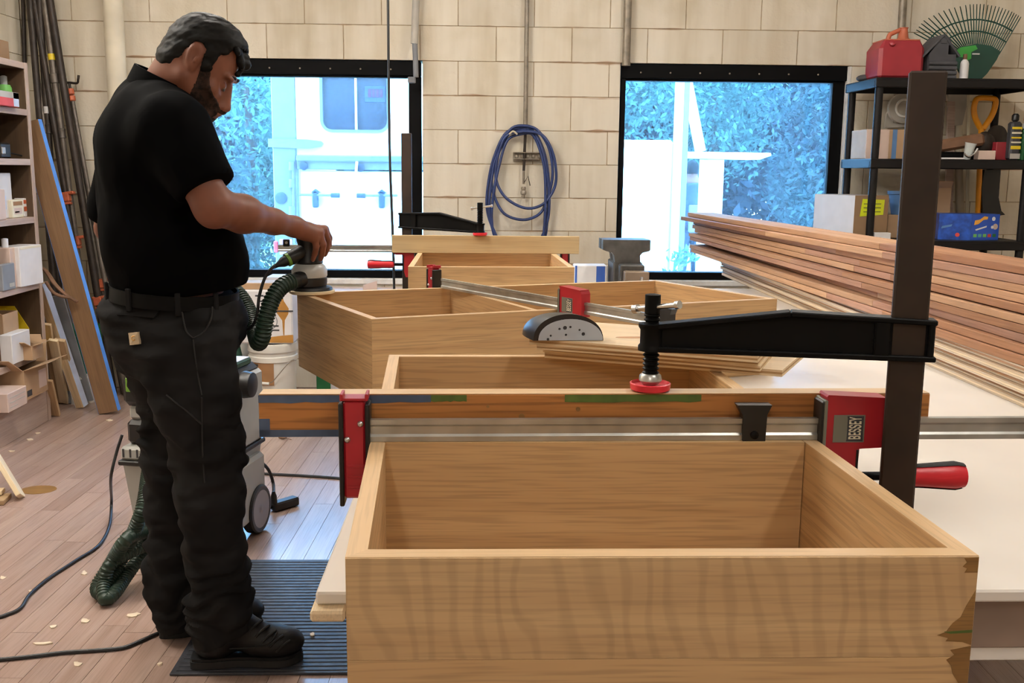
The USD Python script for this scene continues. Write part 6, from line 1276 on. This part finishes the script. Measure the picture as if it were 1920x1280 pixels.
man = T('person', 'man in black polo shirt and charcoal work trousers bending over an orbital sander', 'person', (-.78, 2.72, 0))
body = man.part('body', union([head, arm, trunk]), 'skin', True)
# face details
for s_ in (1, -1):
    man.part('eye', trimesh.Trimesh(*(lambda m: (m.vertices, m.faces))(ell(hp(.0955, .032*s_, -.0475), (.0105, .0105, .0085), 2)), process=False), 'eye_white', True, under=body); man.part('iris', ell(hp(.1025, .032*s_, -.0525), (.0042, .0042, .0042), 2), 'print_dark', True, under=body)
    man.part('eyebrow', tube(spline([hp(.108, .014*s_, -.018), hp(.112, .030*s_, -.013), hp(.098, .050*s_, -.018)], 5), [.0035]*4+[.0045]*4+[.0022]*3, 8), 'hair_black', True, under=body)
man.part('lips', cat(ell(hp(.1135, 0, -.1145), (.0065, .019, .0040), 2), ell(hp(.1105, 0, -.1210), (.0065, .017, .0045), 2)), 'lip', True, under=body)
# hair: skull shell, cut along the hairline
def clump(p): return meshkit.fbm(p*[38, 38, 60], 3)-.5
f = Field(HC-[.20, .15, .20], HC+[.20, .15, .17], .0032)
f.ell(hp(.006, 0, .010), (.094, .079, .086), HR, .01); f.ell(hp(.030, 0, .044), (.080, .068, .054), HR, .03); f.ell(hp(-.030, 0, -.045), (.059, .069, .060), HR, .02); f.ell(hp(.034, 0, -.020), (.052, .0735, .062), HR, .02)
f.warp(.010, clump)
def cutplane(f, p, n): f.plane(p, n)
HAIRLINE = [(-.20, .2), (.2, .2), (.2, .062), (.105, .062), (.078, .055), (.074, .029), (.061, .020), (.058, -.010), (.062, -.036), (.036, -.042), (.032, -.018), (.028, .012), (.012, .022), (-.006, .016), (-.014, -.01), (-.020, -.045), (-.034, -.072), (-.078, -.086), (-.2, -.09)]
def region(g, poly):
    """distance to a side-view outline (forward, up) of the head: negative inside"""
    gf, gu = g@fdir, g@upd; x, y = gf.ravel(), gu.ravel(); p = np.array(poly); d2 = np.full(len(x), 9.); ins = np.zeros(len(x), bool)
    for (x0, y0), (x1, y1) in zip(p, np.roll(p, -1, 0)):
        ex, ey = x1-x0, y1-y0; t = np.clip(((x-x0)*ex+(y-y0)*ey)/(ex*ex+ey*ey), 0, 1); d2 = np.minimum(d2, (x-x0-t*ex)**2+(y-y0-t*ey)**2)
        c = (y0 > y) != (y1 > y); ins ^= c & (x < (x1-x0)*(y-y0)/((y1-y0) if y1 != y0 else 1e-9)+x0)
    return np.where(ins, -np.sqrt(d2), np.sqrt(d2)).reshape(gf.shape).astype(np.float32)
g = np.stack(np.meshgrid(*[f.lo[k]+f.h*np.arange(f.n[k]) for k in range(3)], indexing='ij'), -1)-HC
f.d = np.maximum(f.d, region(g, HAIRLINE)+.006*(meshkit.noise((g+HC)*220)-.5).astype(np.float32))
hair = f.mesh(); man.part('hair', hair, 'hair_black', True, under=body, label='short black hair')
f = Field(HC-[.05, .12, .15], HC+[.24, .12, .20], .003)
for a_, b_, r in (((.070, .0, .070), (.118, .0, .030), .017), ((.075, .025, .066), (.112, .022, .022), .014), ((.080, -.025, .066), (.115, -.02, .026), .014), ((.112, .004, .030), (.110, .012, .000), .011), ((.06, .03, .075), (.09, .045, .045), .014)): f.limb(hp(*a_), hp(*b_), r, r*.6, .012)
f.warp(.012, clump); man.part('hair', f.mesh(), 'hair_black', True, under=body, label='wavy fringe falling forward')
# beard: jaw shell
f = head_field(HC-[.12, .14, .24], HC+[.2, .14, .10], .0034); f.d -= .0022
f.warp(.004, clump); g = np.stack(np.meshgrid(*[f.lo[k]+f.h*np.arange(f.n[k]) for k in range(3)], indexing='ij'), -1)-HC; gf, gs, gu = g@fdir, g@side, g@upd
BEARD = [(.036, -.034), (.062, -.030), (.067, -.050), (.084, -.068), (.104, -.086), (.118, -.098), (.16, -.100), (.16, -.2), (.05, -.2), (.044, -.11), (.040, -.07)]
mouth = np.maximum(np.maximum(np.abs(gs)-.022, .098-gf), np.abs(gu+.1185)-.0085)
f.d = np.maximum(np.maximum(f.d, region(g, BEARD)+.005*(meshkit.noise((g+HC)*260)-.5).astype(np.float32)), -mouth).astype(np.float32)
man.part('beard', f.mesh(), 'beard', True, under=body, label='short dark beard')
# polo shirt
def folds(s, ax=(1, 1, 1), seed=0): return lambda p: meshkit.fbm(p*np.array(ax)*s, 3, seed)-.5
f = Field((-1.12, 2.30, .98), (-.42, 3.16, 1.62), .0075)
f.chain([J(292, 205), J(290, 270), J(303, 360), J(322, 440), J(333, 500), J(335, 545)], [.085, .135, .150, .160, .165, .163], .05)
for s_ in (-1, 1):
    f.ell(J(286, 282, YB+.105*s_), (.135, .105, .165), None, .05); f.ell(J(318, 440, YB+.075*s_), (.160, .12, .16), None, .05)
f.ell(J(352, 480), (.145, .16, .13), None, .04)                                   # belly
f.limb(J(292, 200), rs_+[.0, .02, -.01], .07, .085, .05); f.limb(J(285, 200, 2.76), ls_, .07, .085, .05)
sl0, sl1 = rs_+[-.0, .0, -.012], rs_+(re_-rs_)*.80+[.004, 0, .006]
f.limb(sl0, sl1, .090, .076, .035); f.limb(ls_, le_+(le_-ls_)*.02, .085, .070, .035)
f.warp(.024, folds(7, (1, 1, .6))); f.warp(.012, folds(17, (1.4, 1, .6), 5))
f.plane(J(325, 549), (.10, 0, -1))
# cut the right sleeve where it ends
g = np.stack(np.meshgrid(*[f.lo[k]+f.h*np.arange(f.n[k]) for k in range(3)], indexing='ij'), -1)
ad = (re_-rs_)/np.linalg.norm(re_-rs_); tt = (g-sl1)@ad; rr = np.linalg.norm((g-rs_)-((g-rs_)@ad)[..., None]*ad, axis=-1)
f.d = np.where((rr < .115) & (g[..., 1] < 2.575), np.maximum(f.d, tt), f.d).astype(np.float32)
la = (le_-ls_)/np.linalg.norm(le_-ls_); t2 = (g-(le_-la*.022))@la; rl = np.linalg.norm((g-ls_)-((g-ls_)@la)[..., None]*la, axis=-1)
f.d = np.where((rl < .09) & (g[..., 1] > 2.90) & (g[..., 0] < -.93), np.maximum(f.d, t2), f.d).astype(np.float32)
shirt = man.part('shirt', f.mesh(soft=.8), 'shirt_black', True, label='black polo shirt')
def ringmesh(c, u, v, w, a, b, h, th, n=40, flare=.0):
    """standing band: ellipse with half axes a (along u) and b (along v), height h along w"""
    t = np.linspace(0, 2*math.pi, n, endpoint=False); R = []
    for (s_, hh) in ((1., 0), (1.+flare, h), ((a-th)/a+flare, h), ((a-th)/a, 0)): R.append(c+np.outer(np.cos(t)*a*s_, u)+np.outer(np.sin(t)*b*s_, v)+w*hh)
    V = np.vstack(R); Fc = []
    for k in range(4):
        for i in range(n): a_, b_ = k*n+i, k*n+(i+1) % n; c_, d_ = ((k+1) % 4)*n+i, ((k+1) % 4)*n+(i+1) % n; Fc += [[a_, b_, d_], [a_, d_, c_]]
    return trimesh.Trimesh(V, np.array(Fc), process=False)
ca, cb_ = J(247, 160), J(384, 226); cc = (ca+cb_)/2; cu = (cb_-ca)/np.linalg.norm(cb_-ca); cv = np.array([0, 1., 0]); cw = np.cross(cu, cv); cw = cw if cw[2] > 0 else -cw
man.part('collar', smooth(ringmesh(cc+cw*.010-cu*.006, cu, cv, cw, np.linalg.norm(cb_-ca)/2*1.07, .104, .046, .008, 48, -.03), 0), 'shirt_black', 50, under=shirt)
# trousers
f = Field((-1.15, 2.42, .03), (-.40, 3.06, 1.12), .0075)
f.ell(J(326, 585), (.162, .185, .125), None, .03); f.ell(J(275, 625, 2.66), (.098, .10, .125), None, .05); f.ell(J(270, 625, 2.80), (.098, .10, .125), None, .05); f.ell(J(365, 600), (.125, .165, .12), None, .05)
f.chain([J(345, 650, 2.635), J(368, 740, 2.625), J(390, 850, 2.615), J(396, 930, 2.615), J(402, 1040, 2.625), J(412, 1130, 2.64), J(414, 1190, 2.645)], [.128, .112, .090, .084, .076, .079, .083], .03)
f.chain([J(305, 650, 2.82), J(326, 740, 2.84), J(330, 850, 2.855), J(330, 950, 2.86), J(330, 1040, 2.855), J(330, 1110, 2.84), J(341, 1170, 2.83)], [.122, .102, .086, .078, .075, .080, .076], .03)
f.warp(.036, folds(9, (1, 1, .75), 3)); f.warp(.034, folds(20, (.5, .5, 1.5), 8))
def stack_folds(p):   # cloth bunched above the ankles and behind the knees
    z = p[:, 2]; w = np.exp(-((z-.20)/.13)**2)+.6*np.exp(-((z-.62)/.12)**2); return w*np.sin((z*1.0+.35*(p[:, 0])+.25*meshkit.noise(p*9))*95)
f.warp(.010, stack_folds)
f.plane(J(325, 549), (0, 0, 1))
ft = np.array([.38, 0, -1.]); hemr = J(418, 1196, 2.645)
g = np.stack(np.meshgrid(*[f.lo[k]+f.h*np.arange(f.n[k]) for k in range(3)], indexing='ij'), -1); rcut = (g-hemr)@(ft/np.linalg.norm(ft)); lcut = (g-J(345, 1172, 2.83))@(np.array([.22, 0, -1])/1.024)
na, fa_ = J(410, 1120, 2.635), J(331, 1120, 2.842); nearer = ((g[..., :2]-na[:2])**2).sum(-1) < ((g[..., :2]-fa_[:2])**2).sum(-1)
f.d = np.where(g[..., 2] < .40, np.maximum(f.d, np.where(nearer, rcut, lcut)), f.d).astype(np.float32)
for c_2, sel in ((J(412, 1150, 2.64), nearer), (J(334, 1140, 2.84), ~nearer)):
    rad = np.hypot(g[..., 0]-c_2[0], g[..., 1]-c_2[1])-.102; f.d = np.where((g[..., 2] < .26) & sel, np.maximum(f.d, rad), f.d).astype(np.float32)
pants = man.part('trousers', f.mesh(soft=.6), 'pants_charcoal', True, label='charcoal canvas work trousers')
def surf(x, y, mesh, off=.0):
    """where the ray through a pixel first meets a mesh"""
    d = P(x, y, Y=3.)-EYE; d /= np.linalg.norm(d); v = mesh.vertices-EYE; t = v@d; r = np.linalg.norm(v-t[:, None]*d, axis=1); k = np.argsort(r)[:12]; t0 = t[k].min(); return EYE+d*(t0-off)
pmesh = f.mesh(soft=.6)
wb_c, wu = J(326, 556), np.array([1., 0, -.06])
man.part('belt', ringmesh(J(327, 563)+[0, 0, 0], np.array([1., 0, -.09])/1.004, np.array([0, 1., 0]), np.array([.09, 0, 1.])/1.004, .166, .186, .036, .006, 56), 'belt_black', 50, under=pants)
for tht in (-1.95, -1.2, -2.6, -.6): 
    c = J(327, 563)+np.array([math.cos(tht)*.167, math.sin(tht)*.187, -.09*math.cos(tht)*.167]); nn = np.array([math.cos(tht), math.sin(tht), 0]); man.part('belt_loop', xf(cb(-.007, .007, -.004, .004, -.012, .046, .002), frame(c, np.cross([0, 0, 1], nn))), 'pants_charcoal', under=pants)
def stitched(name, pts, mat='pants_seam', r=.0022, lab=None): man.part(name, tube(spline([surf(x, y, pmesh, .002) for x, y in pts], 4), r, 6), mat, 40, under=pants, label=lab)
stitched('seam', [(340, 578), (344, 600), (350, 622), (362, 634)]); stitched('seam', [(398, 575), (395, 600), (382, 622), (362, 634)]); stitched('seam', [(362, 636), (366, 670), (372, 710), (378, 740)]); stitched('seam', [(312, 740), (330, 755), (352, 772), (378, 795)]); stitched('seam', [(378, 745), (379, 800), (380, 850), (384, 905)])
def patch(name, quad_, mat, off, lab=None, under=pants):
    Q = np.array([surf(x, y, pmesh, off) for x, y in quad_]); nn = np.cross(Q[1]-Q[0], Q[3]-Q[0]); nn /= np.linalg.norm(nn); nn = nn if nn[1] < 0 else -nn
    m = trimesh.convex.convex_hull(np.vstack([Q+nn*.0012, Q-nn*.006])); return man.part(name, m, mat, under=under, label=lab), Q, nn
patch('pocket_flap', [(219, 590), (302, 578), (296, 588), (288, 596)], 'pants_charcoal', .006)
_, Q, nn = patch('badge', [(241, 624), (259, 622), (262, 645), (244, 647)], 'patch_tan', .002, 'small tan sewn badge')
qc = Q.mean(0)+nn*.0016; ux_ = (Q[1]-Q[0])/np.linalg.norm(Q[1]-Q[0]); uy_ = np.cross(nn, ux_); sp_ = [qc+(ux_*math.cos(a)+uy_*math.sin(a))*(.0075-.0007*a) for a in np.linspace(.7, 5.9, 18)]; man.part('badge_mark', tube(sp_, .0021, 6), 'patch_gold', 40, under=pants, label='gold curl on the badge')
# boots
def boot(heel, toe, cz, lab):
    heel, toe = np.array(heel, float), np.array(toe, float); d = toe-heel; L = np.linalg.norm(d); F = frame(heel, d); w = lambda x, y, z: (F @ [x, y, z, 1])[:3]
    lo_, hi_ = np.minimum(w(-.05, -.10, -.02), w(L+.05, .10, .2)), np.maximum(w(-.05, -.1, -.02), w(L+.05, .10, .2)); lo_, hi_ = np.minimum(lo_, hi_)-.05, np.maximum(lo_, hi_)+.05; lo_[2], hi_[2] = -.03, .24
    f = Field(lo_, hi_, .005); R = np.array([F[:3, 0], F[:3, 1], F[:3, 2]])
    f.ell(w(.055, 0, .060), (.055, .040, .050), R, .02); f.ell(w(L*.72, 0, .052), (.090, .050, .040), R, .03); f.ell(w(L-.060, .002, .050), (.060, .050, .040), R, .02); f.limb(w(.10, 0, .12), w(L*.64, 0, .066), .048, .038, .03); f.limb(w(.075, 0, .08), w(.095, 0, .16), .052, .050, .03)
    f.plane(w(0, 0, .022), -F[:3, 2])
    b = man.part('boot', f.mesh(soft=.8), 'boot_black', True, label=lab)
    a = np.linspace(0, 1, 40); top = [(-.006, 0), (.0, -.035), (.05, -.043), (.10, -.038), (L*.5, -.040), (L*.72, -.053), (L*.88, -.051), (L-.012, -.032), (L+.004, 0), (L-.012, .034), (L*.88, .052), (L*.70, .050), (L*.5, .040), (.10, .038), (.05, .043), (.0, .035)]
    sole = Polygon(spline([(x, y, 0) for x, y in top+top[:1]], 5)[:, :2]).buffer(0); z0 = F.copy(); man.part('sole', prism(sole, z0, .020), 'soft_black', under=b)
    z1 = F.copy(); z1[:3, 3] += F[:3, 2]*.0202; man.part('welt', prism(sole.buffer(-.003), z1, .007), 'boot_black', under=b)
    bm_ = f.mesh()
    for k in range(5) if cz else ():
        x, y = 474+13*k, 1163+9.5*k; man.part('lace', tube(spline([surf(x-8, y+22, bm_, .001), surf(x+2, y+11, bm_, .003), surf(x+12, y+3, bm_, .003), surf(x+18, y-1, bm_, .001)], 4), .0034, 6), 'pants_seam', 40, under=b)
    if cz: man.part('seam', tube(spline([surf(x, y, bm_, .0012) for x, y in ((520, 1182), (512, 1198), (498, 1209), (470, 1214), (430, 1216))], 4), .002, 6), 'pants_seam', 40, under=b)
    return b
boot(P(363, 1243, z=.0125), P(566, 1232, z=.0125), .01, 'black leather work boot standing on the mat'); b2h = P(290, 1196, z=.001); b2h[2] = .001; boot(b2h+np.array([.012, .03, 0]), b2h+np.array([.295, .085, .0]), 0, 'black work boot of the rear foot')

# somebody outside, beyond the lumber window
OY = 13.2; o = lambda x, y, d=0: P(x, y, Y=OY+d); og = -.098
op_ = T('person', 'distant person in dark blue jacket standing outside by the white post, seen from behind', 'person', (o(1298, 350)[0], OY, og)); oz = o(1296, 304)[2]
f = Field(o(1298, 350)*[1, 1, 0]+[-.45, -.4, og-.02], o(1298, 350)*[1, 1, 0]+[.45, .4, oz+.05], .014); c0 = o(1297, 350)*[1, 1, 0]; up_ = np.array([0, 0, 1.])
Hh = oz-og; at_ = lambda u, x=0, y=0: c0+[x, y, og+Hh*u]
f.ell(at_(.93), (.075, .095, .115), None, .02); f.limb(at_(.86), at_(.82), .06, .07, .04); f.chain([at_(.80), at_(.66), at_(.54)], [.14, .14, .15], .05)
for s_ in (-1, 1):
    f.limb(at_(.80, .17*s_), at_(.62, .23*s_), .062, .05, .03); f.limb(at_(.62, .23*s_), at_(.60, .09*s_, .20), .045, .035, .02); f.ell(at_(.60, .05*s_, .23), (.04, .04, .045), None, .02); f.chain([at_(.52, .09*s_), at_(.28, .10*s_), at_(.03, .10*s_)], [.095, .065, .05], .03); f.ell(at_(.018, .10*s_, .06), (.045, .11, .035), None, .02)
ob = f.mesh(); bd = op_.part('body', ob, 'skin', True)
f.d -= .014; v = f.d.copy(); g = np.stack(np.meshgrid(*[f.lo[k]+f.h*np.arange(f.n[k]) for k in range(3)], indexing='ij'), -1); u = (g[..., 2]-og)/Hh
f.d = np.maximum.reduce([v, (u-.835)*Hh, (.50-u)*Hh, np.where((g[..., 1] > OY+.19) & (np.abs(g[..., 0]-c0[0]) < .12), .05, -1)]).astype(np.float32); op_.part('jacket', f.mesh(), 'coat_blue', True, under=bd)
f.d = np.maximum.reduce([v, (u-.505)*Hh, (.04-u)*Hh]).astype(np.float32); op_.part('trousers', f.mesh(), 'jeans', True, under=bd); f.d = np.maximum.reduce([v-.004, (u-.04)*Hh]).astype(np.float32); op_.part('shoes', f.mesh(), 'soft_black', True, under=bd)
f2 = Field(at_(.93)-[.14, .14, .16], at_(.93)+[.14, .14, .18], .012); f2.ell(at_(.945), (.085, .105, .115), None, .01); f2.plane(at_(.915), (0, .75, -.6)); op_.part('hair', f2.mesh(), 'hair_black', True, under=bd)
for s_ in (-1, 1): op_.part('eye', ell(at_(.935, .028*s_, .090), (.010, .008, .007), 2), 'print_dark', True, under=bd)
op_.part('nose', ell(at_(.922, 0, .098), (.012, .018, .020), 2), 'skin', True, under=bd)
op_.part('shirt_tail', cb(c0[0]-.06, c0[0]+.13, OY-.19, OY-.14, og+Hh*.44, og+Hh*.66, .03), 'cloth_grey', under=bd, label='grey blue cloth at the back')
